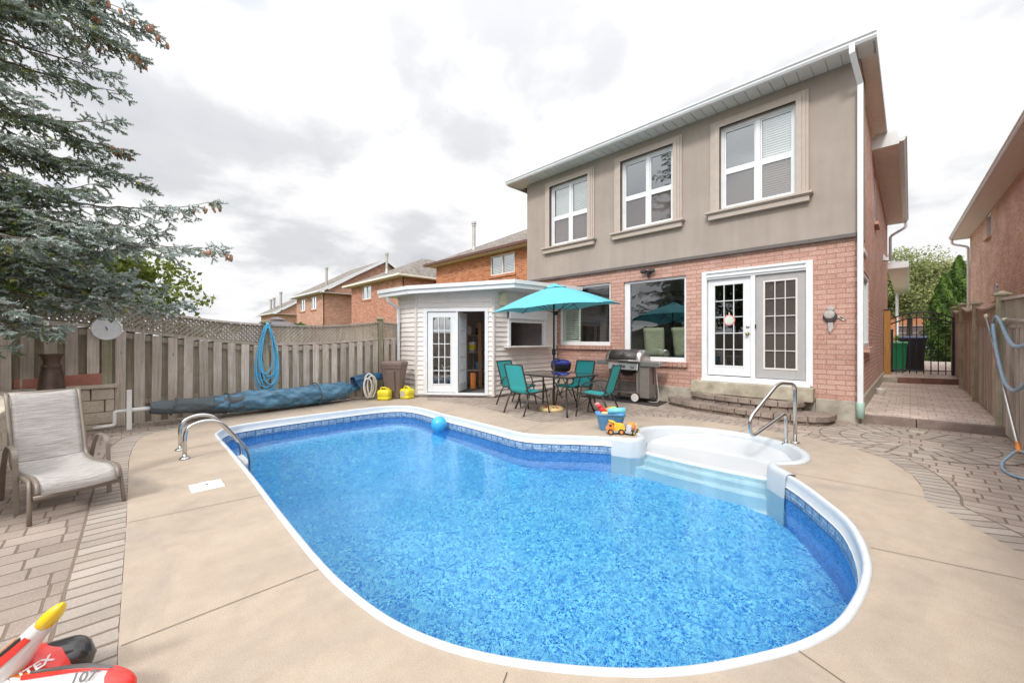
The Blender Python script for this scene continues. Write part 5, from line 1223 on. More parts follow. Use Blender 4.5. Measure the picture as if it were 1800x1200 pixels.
pts = [o0+dr0*s+up*z for s, z in [(0,0),(0,.80),(.36,.83),(.94,.40),(.90,.17),(.20,.43),(.20,0)]]
mb = MB(); mb.tube(bend(pts,[0,.10,.10,.10,.10,.09,0],8),.0225,14); mb.build('tube','steel',rl,smooth=True); flange(rl,o0.x,o0.y); q = o0+dr0*.2; flange(rl,q.x,q.y)
sk = thing('skimmer_lid', 'white skimmer cover set in the concrete on the left side of the pool', 'skimmer lid', (-4.7,.58,0))
mb = MB(); mb.obox((-4.71,.58,.011),(.25,.25,.012),(0,0,R(0))); mb.build('frame','white_plastic',sk,bevel=.003)
mb = MB(); mb.lathe([(.115,0),(.115,.006),(.10,.010),(.001,.010)],28,(-4.71,.58,.018)); mb.build('lid','white_plastic',sk,smooth=False)
mb = MB(); mb.lathe([(.012,0),(.001,.001)],10,(-4.71,.58,.0305)); mb.build('hole','black_metal',sk)
mb = MB(); mb.ball((-5.95,4.05,WZ+.115),.138,20); b_ = mb.build('beach_ball','ball_blue',None,smooth=True); tag(b_,'blue beach ball floating at the far edge of the pool','ball')
mb = MB(); mb.lathe([(.022,0),(.001,.002)],14,(0,0,0),M=Matrix.Identity(3)); 
M3 = Matrix.Translation(Vector((-5.95,4.05,WZ+.115))) @ (Vector((5.98*.3+.9,-4.42*.6,.9)).to_track_quat('Z','Y').to_matrix().to_4x4()) @ Matrix.Translation((0,0,.1375))
mb.v = [tuple(M3@Vector(p)) for p in mb.v]; mb.build('valve','toy_blue',b_)

# ------------------------------------------------------------------ rolled solar cover on its reel
CP = [(-8.60,.33,.30,.10),(-8.62,.50,.29,.125),(-8.66,.8,.28,.14),(-8.70,1.15,.26,.165),(-8.74,1.6,.25,.20),(-8.78,2.05,.245,.215),(-8.83,2.5,.24,.20),(-8.90,2.9,.245,.225),(-8.98,3.3,.25,.22),(-9.03,3.55,.26,.19),(-9.07,3.72,.27,.12),(-9.10,3.95,.28,.09)]
cv = thing('rolled_pool_cover', 'blue pool cover rolled on a reel along the foot of the fence', 'pool cover', (-8.8,2,0))
def roll(i0, i1, mat, name, n=56, amp=.10, rr=1.0, seed=1):
    cps = crom([Vector(c[:3]) for c in CP], 18); rs = crom([Vector((c[3],0,0)) for c in CP], 18); a, b = i0*18, i1*18+1
    rnd = random.Random(seed); ph = [rnd.uniform(0,6.28) for _ in range(8)]; rows = []
    for i in range(a, min(b,len(cps))):
        c = cps[i]; r = rs[i].x*rr; d = (cps[min(i+1,len(cps)-1)]-cps[max(i-1,0)]).normalized(); u = Vector((0,0,1)); s = d.cross(u).normalized(); row = []
        y = c.y
        for k in range(n):
            t = 2*math.pi*k/n
            w = amp*(.5*math.sin(3*t+4*y+ph[0])+.35*math.sin(5*t-7*y+ph[1])+.30*math.sin(2*t+11*y+ph[2])+.25*math.sin(9*t+9*y+ph[3]))
            w += amp*.8*(.5-abs(math.sin(5*y+2*t+ph[4])))+amp*.55*(.5-abs(math.sin(11*y-3*t+ph[5])))+amp*.35*(.5-abs(math.sin(23*y+5*t+ph[6])))
            q = c + s*math.cos(t)*r*(1+w) + u*math.sin(t)*r*(1+w)*.92
            row.append((q.x,q.y,max(q.z,.012+.004*math.sin(k)))) 
        rows.append(row)
    mb = MB(); mb.grid(rows, wrap=True); mb.add(rows[0],[tuple(range(n))]); mb.add(rows[-1],[tuple(range(n))[::-1]]); return mb.build(name, mat, cv, smooth=True)
roll(0,4,'cover_mesh','mesh_wrap',amp=.07,rr=.98,seed=3)
roll(3,10,'cover_blue','cover_roll',amp=.115,rr=1.0,seed=8); roll(10,11,'cover_blue','rolled_end',amp=.1,rr=.85,seed=4)
roll(0,1,'cover_blue','blue_patch',amp=.09,rr=.90,seed=5)
for i, yy in ((0,.62),(1,1.32),(2,2.95)):
    rows = []; c = None
    cps = crom([Vector(c_[:3]) for c_ in CP], 9); rs = crom([Vector((c_[3],0,0)) for c_ in CP], 9); j = min(range(len(cps)), key=lambda q: abs(cps[q].y-yy))
    mb = MB(); cc = cps[j]; r = rs[j].x*1.10; mb.tube([(cc.x+r*math.cos(t),cc.y+.04*math.sin(t+i),max(.015,cc.z+r*.95*math.sin(t))) for t in [2*math.pi*k/28 for k in range(28)]],.010,6,closed=True); mb.build('strap','cover_mesh',cv,smooth=True)
mb = MB(); mb.tube([(-8.56,.05,.305),(-8.60,.42,.30)],.032,12); mb.build('axle','white_plastic',cv,smooth=True)
mb = MB(); mb.tube(bend([(-8.56,.08,.305),(-8.54,-.07,.305),(-8.54,-.07,.10),(-8.52,-.30,.09)],.03,4),.022,10); mb.build('crank_handle','pvc',cv,smooth=True)
mb = MB(); mb.box(-8.59,-8.53,.06,.12,0,.62); mb.build('end_stand','pvc',cv,bevel=.006)
mb = MB(); mb.tube([(-9.08,3.9,.28),(-9.12,4.25,.30)],.02,8); mb.build('axle','pvc',cv)
# end of another folded cover resting on the reel end
fc = thing('folded_cover', 'folded dark blue sheet propped on the far end of the cover reel', 'sheet', (-9.1,4.1,.3))
P = []
for i in range(9):
    s = i/8; y = 3.78+s*.78; zc = .50+.04*math.sin(s*3); row = []
    for k in range(18):
        t = 2*math.pi*k/18; r = .09+.05*(1-s)+.022*math.sin(3*t+s*5); row.append((-9.02+.02*s+r*math.cos(t),y,zc+r*.75*math.sin(t)-.05*(1-s)))
    P.append(row)
mb = MB(); mb.grid(P, wrap=True); mb.build('folded_sheet','cover_dark',fc,smooth=True)
mb = MB(); mb.add([(-8.92,3.8,.55),(-8.86,4.15,.50),(-8.88,4.0,.28),(-8.9,3.86,.34)],[(0,1,2,3)]); mb.build('sheet_flap','cover_dark',fc,solid=.008)
mb = MB(); mb.box(-9.12,-9.0,4.14,4.24,0,.36); mb.build('stand','galv',fc)
wh = thing('white_hose', 'coil of white ribbed vacuum hose hanging over the end of the cover', 'hose', (-8.9,4.1,0))
for k,(dy,rr_2,cz) in enumerate([(0,.27,.34),(.05,.25,.31),(-.06,.22,.29)]):
    mb = MB(); mb.tube([(-8.86+.03*k+.02*math.sin(2*t), 4.10+dy+rr_2*.42*math.cos(t), cz+rr_2*math.sin(t)) for t in [2*math.pi*j/30 for j in range(30)]],.020,10,closed=True); mb.build('coil','hose_white',wh,smooth=True)
# blue hose hung on the fence post
bh = thing('blue_hose', 'bright blue hose hanging in long loops on the fence post', 'hose', (-9.05,2.07,1.7))
rnd = random.Random(4)
for k in range(8):
    w = .19+.05*rnd.random()-.012*k; zb_ = .36+.055*k+rnd.uniform(-.02,.02); zt_ = 1.74-.012*k; x = -9.02+.018*(k%4)+.01*rnd.random(); pts = []
    off = rnd.uniform(-.06,.06)
    for j in range(40):
        t = 2*math.pi*j/40; ss = math.sin(t); cc = math.cos(t); z = (zt_+zb_)/2+(zt_-zb_)/2*cc; prof_w = w*(.30+.70*max(0,(zt_-z)/(zt_-zb_))**.75) if True else w
        pts.append((x+.01*ss, 2.07+off*(1-cc)/2+prof_w*ss*1.15, z))
    mb = MB(); mb.tube(pts,.013,8,closed=True); mb.build('hose_loop','hose_blue',bh,smooth=True)
mb = MB(); mb.box(-9.09,-9.0,2.03,2.11,1.62,1.72); mb.build('hook','dark_metal',bh)
# bin and jugs beside the cabin
tb_ = thing('trash_bin', 'tall brown plastic rubbish bin beside the pool cabin', 'bin', (-8.72,4.70,0))
def sqr(hw, hd, z, r=.05, n=5, cx=0, cy_=0):
    out = []
    for q,(sx,sy) in enumerate(((1,1),(-1,1),(-1,-1),(1,-1))):
        for k in range(n+1):
            a = math.pi/2*(q+k/n); out.append((cx+sx*(hw-r)+r*math.cos(a), cy_+sy*(hd-r)+r*math.sin(a), z))
    return out
rot = R(38)
def spun(ring, cx, cy_): return [(cx+x*math.cos(rot)-y*math.sin(rot), cy_+x*math.sin(rot)+y*math.cos(rot), z) for x, y, z in ring]
mb = MB(); mb.grid([spun(sqr(w,w*.8,z),-8.72,4.66) for w,z in ((.17,0),(.175,.02),(.245,.70),(.25,.72),(.262,.725),(.262,.80),(.25,.81),(.25,.815))], wrap=True); mb.build('body','bin_brown',tb_,smooth=False,bevel=.004)
mb = MB(); rr2 = [spun(sqr(w,w*.8,z),-8.72,4.66) for w,z in ((.272,.79),(.272,.85),(.262,.875),(.20,.895),(.06,.90))]; mb.grid(rr2, wrap=True); mb.add(rr2[-1],[tuple(range(len(rr2[-1])))]); mb.build('lid','bin_brown',tb_,smooth=True)
mb = MB(); mb.obox((-8.60,4.50,.42),(.20,.02,.5),(R(6),0,rot)); mb.build('panel','bin_brown',tb_,bevel=.02)
def jug(lab):
    t = thing('yellow_jug', lab, 'jug', (0,0,0), 0, 'yellow jugs by the bin', local=True)
    mb = MB(); rr = [sqr(w,d,z,.06) for w,d,z in ((.11,.10,0),(.14,.125,.02),(.145,.13,.06),(.135,.12,.075),(.135,.12,.09),(.145,.13,.105),(.145,.13,.20),(.12,.11,.235),(.06,.06,.24))]; mb.grid(rr, wrap=True); mb.add(rr[-1],[tuple(range(len(rr[-1])))]); mb.build('body','jug_yellow',t,smooth=True)
    mb = MB(); mb.tube(bend([(-.10,0,.215),(-.09,0,.285),(.04,0,.285),(.05,0,.235)],.03,4),.017,8); mb.build('handle','jug_yellow',t,smooth=True)
    mb = MB(); mb.lathe([(.028,0),(.028,.04),(.001,.042)],12,(.09,0,.235)); mb.build('cap','jug_yellow',t); return t
j = jug('yellow jug standing left of the brown bin, in front of the white hose'); j.location = (-8.60,4.35,.006); j.rotation_euler = (0,0,R(40))
j2 = dup(j, (-8.42,4.83,.006), R(15), 'yellow jug right of the brown bin, with a pale label on its side')
mb = MB(); mb.obox((-8.40,4.70,.13),(.13,.004,.13),(0,0,R(15))); o = mb.build('label','label_grey',None); o.parent = j2; o.matrix_parent_inverse = (Matrix.Translation((-8.42,4.83,.006))@Matrix.Rotation(R(15),4,'Z')).inverted()
# thermometer plate on the fence
cl = thing('fence_thermometer', 'round white thermometer dial hanging on the tall fence post', 'thermometer', (-8.93,-.16,1.58))
mb = MB(); mb.lathe([(.001,0),(.175,0),(.18,.015),(.165,.03),(.155,.022),(.001,.022)],40,(-8.935,-.16,1.575),axis='X'); mb.build('dial','clock_white',cl,smooth=False)
mb = MB(); mb.obox((-8.908,-.16,1.575),(.004,.012,.06),(R(20),0,0)); mb.build('needle','dark_metal',cl)

# ------------------------------------------------------------------ planter wall, chimenea, bricks
pl = thing('stone_planter', 'raised planter of split stone blocks with a flat cap beside the fence', 'planter', (-8.9,-.8,0))
rs_ = random.Random(11)
def stone_course(axis, c, a0, a1, z0, z1, dep, sg, wmin=.22, wmax=.5):
    a = a0
    while a < a1-.04:
        w = min(rs_.uniform(wmin,wmax), a1-a); 
        if a1-(a+w) < .1: w = a1-a
        e = rs_.uniform(-.012,.018); mb = MB(); g = .006
        if axis == 'y': P = (c-dep, c+e, a+g, a+w-g)
        else: P = (a+g, a+w-g, c-dep, c+e)
        x0,x1,y0,y1 = P; nx_, ny_, nz_ = 5, 5, 3; 
        mb.box(x0,x1,y0,y1,z0+.003,z1-.003)
        o = mb.build('stone_block','stone',pl,bevel=.014)
        a += w
hts = [0,.09,.27,.46,.64]
for z0,z1 in zip(hts,hts[1:]):
    stone_course('y', -8.86, -.86, -.07, z0, z1, .25, 1)
    stone_course('x', -.86, -9.1, -4.9, z0, z1, .25, 1)
mb = MB(); mb.prism([(-9.12,-.04),(-8.82,-.04),(-8.82,-.81),(-9.12,-.81)],.645,.70); mb.build('cap','stone',pl,bevel=.01)
for a,b in ((-8.86,-7.9),(-7.89,-6.8),(-6.79,-5.8),(-5.79,-4.85)): mb = MB(); mb.prism([(a,-1.2),(b,-1.2),(b,-.815),(a,-.815)],.645,.70); mb.build('cap','stone',pl,bevel=.01)
mb = MB(); mb.box(-9.1,-4.9,-4.5,-1.1,.0,.60); mb.box(-9.1,-8.95,-1.1,-.1,0,.6); mb.build('soil','soil',pl)
chm = thing('chimenea', 'dark brown metal chimenea flue with a flared rim behind the lounge chair', 'chimenea', (-8.57,-.70,.70))
mb = MB(); mb.lathe([(r_*.82,z_) for r_,z_ in [(.17,0),(.165,.05),(.150,.18),(.128,.30),(.118,.335),(.124,.345),(.130,.355),(.124,.365),(.105,.39),(.10,.42),(.108,.46),(.135,.51),(.15,.525),(.152,.54),(.14,.54),(.10,.46),(.001,.44)]],30,(-8.57,-.70,.66)); mb.build('flue','chimenea',chm,smooth=True)
mb = MB(); mb.obox((-8.98,-.40,.785),(.10,.42,.17),(R(2),0,R(5))); solo(mb,'red_paver','terracotta','long red paver standing on the planter cap right of the chimenea','paver',bevel=.008)
mb = MB(); mb.obox((-8.98,-.95,.77),(.16,.24,.14),(0,0,R(-8))); solo(mb,'loose_brick','terracotta','loose red brick on the planter left of the chimenea','brick',bevel=.006)
mb = MB(); mb.tube(crom([(-8.2,-1.4,.73),(-7.6,-1.15,.74),(-7.0,-1.05,.735),(-6.6,-1.15,.73)],6),.012,8); solo(mb,'garden_hose','hose_blue','thin blue hose lying on the planter behind the lounge chair','hose',True)

# ------------------------------------------------------------------ lounge chair
lc = thing('lounge_chair', 'taupe sling lounge chair with metal frame beside the pool deck', 'lounge chair', (-5.10,-.335,0), R(15-90), local=True); lc.scale = (.88,.92,.95)
Wc = .255
side = [(0,.36,.325),(0,.20,.36),(0,-.10,.335),(0,-.50,.31)]
bk = [(0,-.50,.31),(0,-.60,.52),(0,-.70,.74),(0,-.80,.93),(0,-.86,.965)]
prof_ = crom([(0,.43,.225),(0,.425,.275),(0,.385,.315),(0,.25,.338),(0,0,.315),(0,-.25,.30),(0,-.44,.31),(0,-.515,.36),(0,-.57,.50),(0,-.65,.70),(0,-.73,.90),(0,-.79,.955),(0,-.86,.945)],5)
ks = min(range(len(prof_)), key=lambda i: abs(prof_[i].y+.50)+abs(prof_[i].z-.34))
def sling(seg, name, mat, W, sag=.012, n=12):
    mb = MB(); mb.grid([[(-W+2*W*k/n, p.y, p.z-sag*(1-(2*k/n-1)**2)) for k in range(n+1)] for p in seg]); return mb.build(name, mat, lc, smooth=True, solid=.006)
sling(prof_[:ks+1],'seat','sling_taupe',Wc-.012); sling(prof_[ks:],'backrest','sling_taupe',Wc-.02)
for s in (-1,1):
    mb = MB(); mb.tube([(s*Wc,p.y,p.z) for p in prof_[2:]],.0145,8,flat=1.2); mb.build('side_rail','lounge_frame',lc,smooth=True)
    mb = MB(); mb.tube(bend([(s*(Wc+.02),-.12,.30),(s*(Wc+.03),.34,.33),(s*(Wc+.045),.42,.0)],.08,5),.0165,10); mb.build('leg','lounge_frame',lc,smooth=True)
    arm = bend([(s*(Wc+.05),-.62,.0),(s*(Wc+.05),-.55,.30),(s*(Wc+.05),-.38,.545),(s*(Wc+.05),-.06,.53),(s*(Wc+.05),.0,.0)][::-1],[0,.09,.14,.1,0],6)
    mb = MB(); pr = None
    rows = []
    for i,p in enumerate(arm):
        d = (arm[min(i+1,len(arm)-1)]-arm[max(i-1,0)]).normalized(); nrm = Vector((1,0,0)).cross(d).normalized()
        rows.append([tuple(p+Vector((1,0,0))*a*.019+nrm*b*.007) for a,b in ((-1,-1),(1,-1),(1,1),(-1,1))])
    mb.grid(rows, wrap=True); mb.add(rows[0],[(0,1,2,3)]); mb.add(rows[-1],[(3,2,1,0)]); mb.build('armrest','lounge_frame',lc,bevel=.004)
    mb = MB(); mb.tube([(s*Wc,-.05,.30),(s*(Wc+.05),-.03,.28)],.012,8); mb.build('bracket','lounge_frame',lc)
for y,z in ((.385,.20),(-.5,.30),(-.84,.945)): mb = MB(); mb.tube([(-Wc-.02*(y>0),y,z),(Wc+.02*(y>0),y,z)],.016,8,flat=1.3); mb.build('cross_bar','lounge_frame',lc,smooth=True)

# ------------------------------------------------------------------ table, umbrella, chairs
tx, ty = -5.0, 6.125
tbl = thing('patio_table', 'rectangular smoked glass patio table under the turquoise umbrella', 'table', (tx,ty,0), 0, local=True)
mb = MB(); mb.box(-.68,.68,-.455,.455,.715,.722); mb.build('glass_top','table_glass',tbl)
mb = MB()
for a,b in (((-.70,-.475),(.70,-.475)),((.70,-.475),(.70,.475)),((.70,.475),(-.70,.475)),((-.70,.475),(-.70,-.475))): mb.beam((a[0],a[1],.712),(b[0],b[1],.712),.03,.03)
mb.build('frame','dark_metal',tbl,bevel=.006)
for sx in (-1,1):
    for sy in (-1,1):
        mb = MB(); mb.tube(bend([(sx*.66,sy*.43,.70),(sx*.58,sy*.36,.42),(sx*.60,sy*.37,.2),(sx*.66,sy*.43,0)],.15,5),.019,8); mb.build('leg','dark_metal',tbl,smooth=True)
mb = MB(); mb.lathe([(.03,.0),(.035,.01),(.03,.02)],12,(0,0,.715)); mb.build('umbrella_ring','dark_metal',tbl)
um = thing('patio_umbrella', 'turquoise six-sided patio umbrella standing through the glass table', 'umbrella', (tx,ty,0), 0, local=True)
mb = MB(); mb.tube([(0,0,.1),(0,0,1.15)],.022,12); mb.tube([(0,0,1.14),(0,0,2.40)],.019,12); mb.build('pole','chair_frame',um,smooth=True)
tilt = Matrix.Translation((.05,.05,1.62)) @ Euler((R(4),R(-2.0),0)).to_matrix().to_4x4() @ Matrix.Translation((0,0,-1.62))
RU, ZA, ZE = 1.30, 2.47, 2.02; a0 = R(45.3); NR = 6
def cz(t): return ZA-(ZA-ZE)*(t**1.12)+.02*math.sin(math.pi*t)
rows = []
for i in range(13):
    t = .12+(1-.12)*i/12; row = []
    for k in range(NR*8):
        q = k/8; j_ = int(q); u = q-j_; A = a0+math.pi/3*j_; B = A+math.pi/3
        pa, pb = Vector((math.cos(A),math.sin(A),0)), Vector((math.cos(B),math.sin(B),0)); p = pa.lerp(pb,u)*RU*t; sagm = math.sin(math.pi*u)
        p *= (1-.03*sagm*t*t); row.append(tilt@Vector((p.x,p.y,cz(t)+.035*sagm*t)))
    rows.append(row)
mb = MB(); mb.grid(rows, wrap=True); canopy = mb.build('canopy','canopy_cloth',um,smooth=False)
for p_ in canopy.data.polygons: p_.use_smooth = False
rows = []
for i,(t,dz) in enumerate(((.001,.055),(.06,.045),(.13,.02),(.19,.008))):
    rows.append([tilt@Vector((math.cos(a0+math.pi/3*k/2)*RU*t*(1 if k%2==0 else .9),math.sin(a0+math.pi/3*k/2)*RU*t*(1 if k%2==0 else .9),cz(t)+dz+(.018 if k%2 and i==3 else 0))) for k in range(12)])
mb = MB(); mb.grid(rows, wrap=True); mb.build('vent','canopy_cloth',canopy)
for k in range(NR):
    A = a0+math.pi/3*k; c_, s_ = math.cos(A), math.sin(A)
    mb = MB(); mb.tube([tilt@Vector((c_*RU*t,s_*RU*t,cz(t)-.018)) for t in (.02,.3,.6,.985)],.007,6); rb = mb.build('rib','black_metal',um)
    mb = MB(); mb.tube([tilt@Vector((c_*RU*.55,s_*RU*.55,cz(.55)-.022)), tilt@Vector((c_*.03,s_*.03,1.93))],.006,6); mb.build('strut','black_metal',rb)
mb = MB(); mb.lathe([(.03,-.04),(.034,0),(.03,.04)],12,tilt@Vector((0,0,1.93))); mb.build('hub','black_metal',um)
mb = MB(); mb.lathe([(.028,-.06),(.04,-.04),(.04,.04),(.028,.06)],14,(0,0,1.16)); mb.build('crank_box','black_metal',um)
mb = MB(); mb.tube([(.02,-.02,1.17),(.10,-.04,1.20),(.13,-.05,1.27)],.008,6); mb.build('crank_handle','black_metal',um)
ub = thing('umbrella_base', 'round umbrella base decorated with a coloured mosaic under the glass table', 'umbrella base', (tx-.06,ty,0), 0, local=True)
mb = MB(); mb.lathe([(.24,0),(.25,.02),(.235,.045),(.17,.075),(.05,.09),(.03,.10)],36); mb.build('plate','toy_cream',ub,smooth=True)
mb = MB(); mb.lathe([(.03,.09),(.03,.38),(.024,.39)],14); mb.build('sleeve','galv',ub,smooth=True)
rm_ = random.Random(2)
for k in range(24):
    a = rm_.uniform(0,6.28); r = rm_.uniform(.07,.19); mb = MB(); mb.ball((r*math.cos(a),r*math.sin(a),min(.085,.085-.18*(r-.06))),.030,6,(1,1,.5)); mb.build('mosaic_piece',['toy_red','toy_orange','toy_cream','chimenea','toy_red'][k%5],ub,smooth=True)
def patio_chair():
    t = thing('patio_chair', '', 'chair', (0,0,0), 0, 'teal sling chairs round the glass table', local=True); W = .245
    pr = crom([(0,.27,.395),(0,.25,.425),(0,.05,.415),(0,-.17,.40),(0,-.235,.44),(0,-.27,.56),(0,-.33,.75),(0,-.385,.935)],5)
    ks = min(range(len(pr)), key=lambda i: abs(pr[i].y+.21)+abs(pr[i].z-.42))
    for seg, nm in ((pr[:ks+1],'seat'),(pr[ks:],'backrest')):
        mb = MB(); n = 10; mb.grid([[(-W+2*W*k/n,p.y,p.z-.014*(1-(2*k/n-1)**2)*(1 if nm=='seat' else .8)) for k in range(n+1)] for p in seg]); mb.build(nm,'sling_teal',t,smooth=True,solid=.005)
    for s in (-1,1):
        mb = MB(); mb.tube([(s*(W+.005),p.y,p.z) for p in pr],.0155,8); mb.build('side_rail','chair_frame',t,smooth=True)
        mb = MB(); mb.tube(bend([(s*(W+.045),.29,0),(s*(W+.03),.22,.40),(s*(W+.03),.16,.63),(s*(W+.03),-.14,.62),(s*(W+.01),-.29,.45)],[0,.1,.13,.16,0],6),.0125,8); mb.build('armrest','chair_frame',t,smooth=True)
        mb = MB(); mb.tube([(s*W,-.18,.42),(s*(W+.03),-.25,.28),(s*(W+.035),-.37,0)],.0155,8); mb.build('leg','chair_frame',t,smooth=True)
    for y,z in ((.20,.40),(-.17,.385)): mb = MB(); mb.tube([(-W,y,z),(W,y,z)],.011,8); mb.build('cross_bar','chair_frame',t)
    mb = MB(); mb.tube([(-W-.0,-.385,.935),(W,-.385,.935)],.011,8); mb.build('top_bar','chair_frame',t)
    mb = MB(); mb.tube(crom([(-W-.035,.24,.2),(-.1,.12,.31),(.1,.12,.31),(W+.035,.24,.2)],5),.009,6); mb.build('stretcher','chair_frame',t,smooth=True)
    return t
pc0 = patio_chair(); pc0.location = (-5.20,5.58,0); pc0.rotation_euler = (0,0,R(-4)); pc0['label'] = 'teal sling chair nearest the pool, its back turned to the water'
dup(pc0,(-5.98,6.10,0),R(-82),'teal sling chair beside the cabin wall, at the left end of the glass table')
dup(pc0,(-5.12,6.98,0),R(176),'teal sling chair on the house side of the table, before the blue barbecue')
dup(pc0,(-4.10,6.27,0),R(103),'teal sling chair at the right end of the table, next to the gas grill')

# ------------------------------------------------------------------ barbecues
mb = MB(); mb.prism([(-5.75,8.02),(-3.72,7.97),(-3.84,8.72),(-5.7,8.76)],.004,.014); solo(mb,'grill_mat','mat_dark','dark rectangular mat under the gas grill','mat')
gr = thing('gas_grill', 'gas grill with black lid, steel control panel and side tables against the brick wall', 'grill', (-4.62,8.36,.014), 0, local=True)
for x in (-.36,.33):
    for y in (-.16,.2):
        mb = MB(); mb.box(x-.028,x+.028,y-.02,y+.02,.10 if x > 0 else 0,.72); mb.build('leg','grill_grey',gr,bevel=.004)
mb = MB(); mb.box(-.36,.33,-.17,.21,.17,.20); mb.build('bottom_shelf','grill_grey',gr,bevel=.005)
mb = MB(); mb.box(-.34,.31,.19,.205,.36,.40); mb.build('rear_bar','grill_grey',gr)
mb = MB(); mb.prism([(-.36,-.18),(.36,-.18),(.30,.20),(-.30,.20)],.70,.86); mb.build('fire_box','black_metal',gr,bevel=.01)
mb = MB(); mb.lathe([(.001,.54),(.12,.58),(.25,.70)],16,(0,0,0)); mb.build('drip_tray','black_metal',gr)
mb = MB(); mb.obox((0,-.215,.78),(.74,.05,.165),(R(-14),0,0)); cp_ = mb.build('control_panel','steel_brushed',gr,bevel=.01)
for x in (-.22,.02,.24):
    mb = MB(); mb.lathe([(.036,-.0),(.034,.03),(.026,.035),(.001,.036)],16,(x,-.242,.785),axis='X',M=Matrix.Rotation(R(-90),3,'Z')); mb.build('knob','grill_grey',cp_,smooth=False)
def lidsec(x, sc): 
    out = []
    for k in range(13):
        t = math.pi*k/12; yy = -.25*math.cos(t)*sc; zz = .90+.26*max(0,math.sin(t))**.75*sc; out.append((x,yy,zz))
    return out
mb = MB(); rows = [lidsec(x,s) for x,s in ((-.36,1.0),(-.1,1.0),(.34,1.0))]; mb.grid(rows); lid = mb.build('lid','lid_grey',gr,smooth=True,solid=.008)
for s in (-1,1):
    mb = MB(); x = -.37 if s < 0 else .35; rows = [lidsec(x-.012*s,1.015),lidsec(x+.05*s,1.0),lidsec(x+.095*s,.86),lidsec(x+.10*s,.5)]; mb.grid(rows); mb.add(rows[-1],[tuple(range(13))]); mb.build('lid_end','steel_brushed',lid,smooth=True)
mb = MB(); mb.tube([(-.40,-.29,.92),(.40,-.29,.92)],.014,10); mb.build('lid_handle','steel_brushed',lid,smooth=True)
mb = MB(); mb.box(-.40,.38,-.262,-.235,.885,.925); mb.build('lid_lip','steel_brushed',lid,bevel=.008)
mb = MB(); mb.lathe([(.045,0),(.045,.012),(.001,.014)],20,(0,-.245,1.075),axis='X',M=Matrix.Rotation(R(-90),3,'Z')@Matrix.Rotation(R(0),3,'Y')); mb.build('thermometer','steel',lid)
for s in (-1,1):
    x0_,x1_ = (-.72,-.40) if s < 0 else (.40,.86); mb = MB(); mb.box(x0_,x1_,-.20,.17,.865,.905); mb.box(x0_,x1_,-.21,-.19,.80,.90); mb.build('side_table','steel_brushed',gr,bevel=.01)
mb = MB(); mb.box(.37,.60,-.17,.16,.10,.86); mb.build('tank_panel','grill_grey',gr,bevel=.008)
for x,y in ((.31,-.24),(.50,.22)):
    mb = MB(); mb.lathe([(.001,-.02),(.105,-.02),(.105,.02),(.001,.02)],20,(x,y,.105),axis='Y'); w = mb.build('wheel','rubber',gr)
    mb = MB(); mb.lathe([(.001,.030),(.03,.030),(.03,.024),(.082,.024),(.086,.028),(.090,.024),(.090,-.03)],20,(x,y,.105),axis='Y'); mb.build('rim','siding_corner',w)
mb = MB(); mb.tube(crom([(.70,.0,.80),(.71,-.02,.5),(.74,0,.2),(.72,-.02,.03),(.50,-.05,.02)],6),.008,6); mb.build('gas_hose','label_grey',gr,smooth=True)
mb = MB(); mb.tube(crom([(.66,-.1,.80),(.66,-.1,.62),(.67,-.1,.42)],4),.012,6); mb.build('hanging_brush','black_metal',gr)
kg = thing('blue_barbecue', 'small portable barbecue with a bright blue lid between cabin and table', 'barbecue', (-6.05,7.68,0), 0, local=True)
mb = MB(); rows = []
for r,z in ((.235,.80),(.242,.82),(.225,.87),(.17,.905),(.10,.918),(.001,.92)): rows.append([(r*1.15*math.cos(2*math.pi*k/28),r*.85*math.sin(2*math.pi*k/28),z) for k in range(28)])
mb.grid(rows, wrap=True); kl = mb.build('lid','grill_blue',kg,smooth=True)
mb = MB(); mb.tube(bend([(-.08,-.16,.90),(-.08,-.22,.94),(.08,-.22,.94),(.08,-.16,.90)],.03,3),.012,6); mb.build('handle','black_metal',kl)
mb = MB(); rows = []
for r,z in ((.12,.60),(.21,.66),(.235,.74),(.24,.80)): rows.append([(r*1.15*math.cos(2*math.pi*k/28),r*.85*math.sin(2*math.pi*k/28),z) for k in range(28)])
mb.grid(rows, wrap=True); mb.add(rows[0],[tuple(range(28))]); mb.build('bowl','black_metal',kg,smooth=True)
for s in (-1,1):
    mb = MB(); mb.tube([(-.20,s*.16,.62),(.20,s*.20,0)],.012,8); mb.build('leg','black_metal',kg); mb = MB(); mb.tube([(.20,s*.16,.62),(-.20,s*.20,0)],.012,8); mb.build('leg','black_metal',kg)

# ------------------------------------------------------------------ toys
tk = thing('toy_tub', 'light blue plastic tub standing behind the two toy trucks', 'tub', (-3.30,5.42,.006), R(40), local=True)
mb = MB(); rows = [sqr(w,d,z,.07) for w,d,z in ((.15,.11,0),(.16,.12,.01),(.215,.165,.24),(.225,.175,.25),(.218,.168,.25),(.155,.115,.02))]; mb.grid(rows, wrap=True); mb.add(rows[-1],[tuple(range(len(rows[-1])))]); mb.build('body','toy_blue',tk,smooth=True)
mb = MB(); mb.tube([(-.05,-.10,.30),(.21,-.14,.325)],.042,14); o = solo(mb,'foam_roller','toy_cyan','pale turquoise foam roller lying across the toy tub','toy',True); o.location = (-3.30,5.42,.006); o.rotation_euler = (0,0,R(40))
def inplace(o): o.location = (-3.30,5.42,.006); o.rotation_euler = (0,0,R(40)); return o
mb = MB(); mb.ball((-.12,-.02,.30),.055,10,(1.3,.8,.8),(0,R(40),0)); mb.ball((-.17,-.03,.36),.04,10); inplace(solo(mb,'red_toy','toy_red','red toy sticking out of the left end of the tub','toy',True))
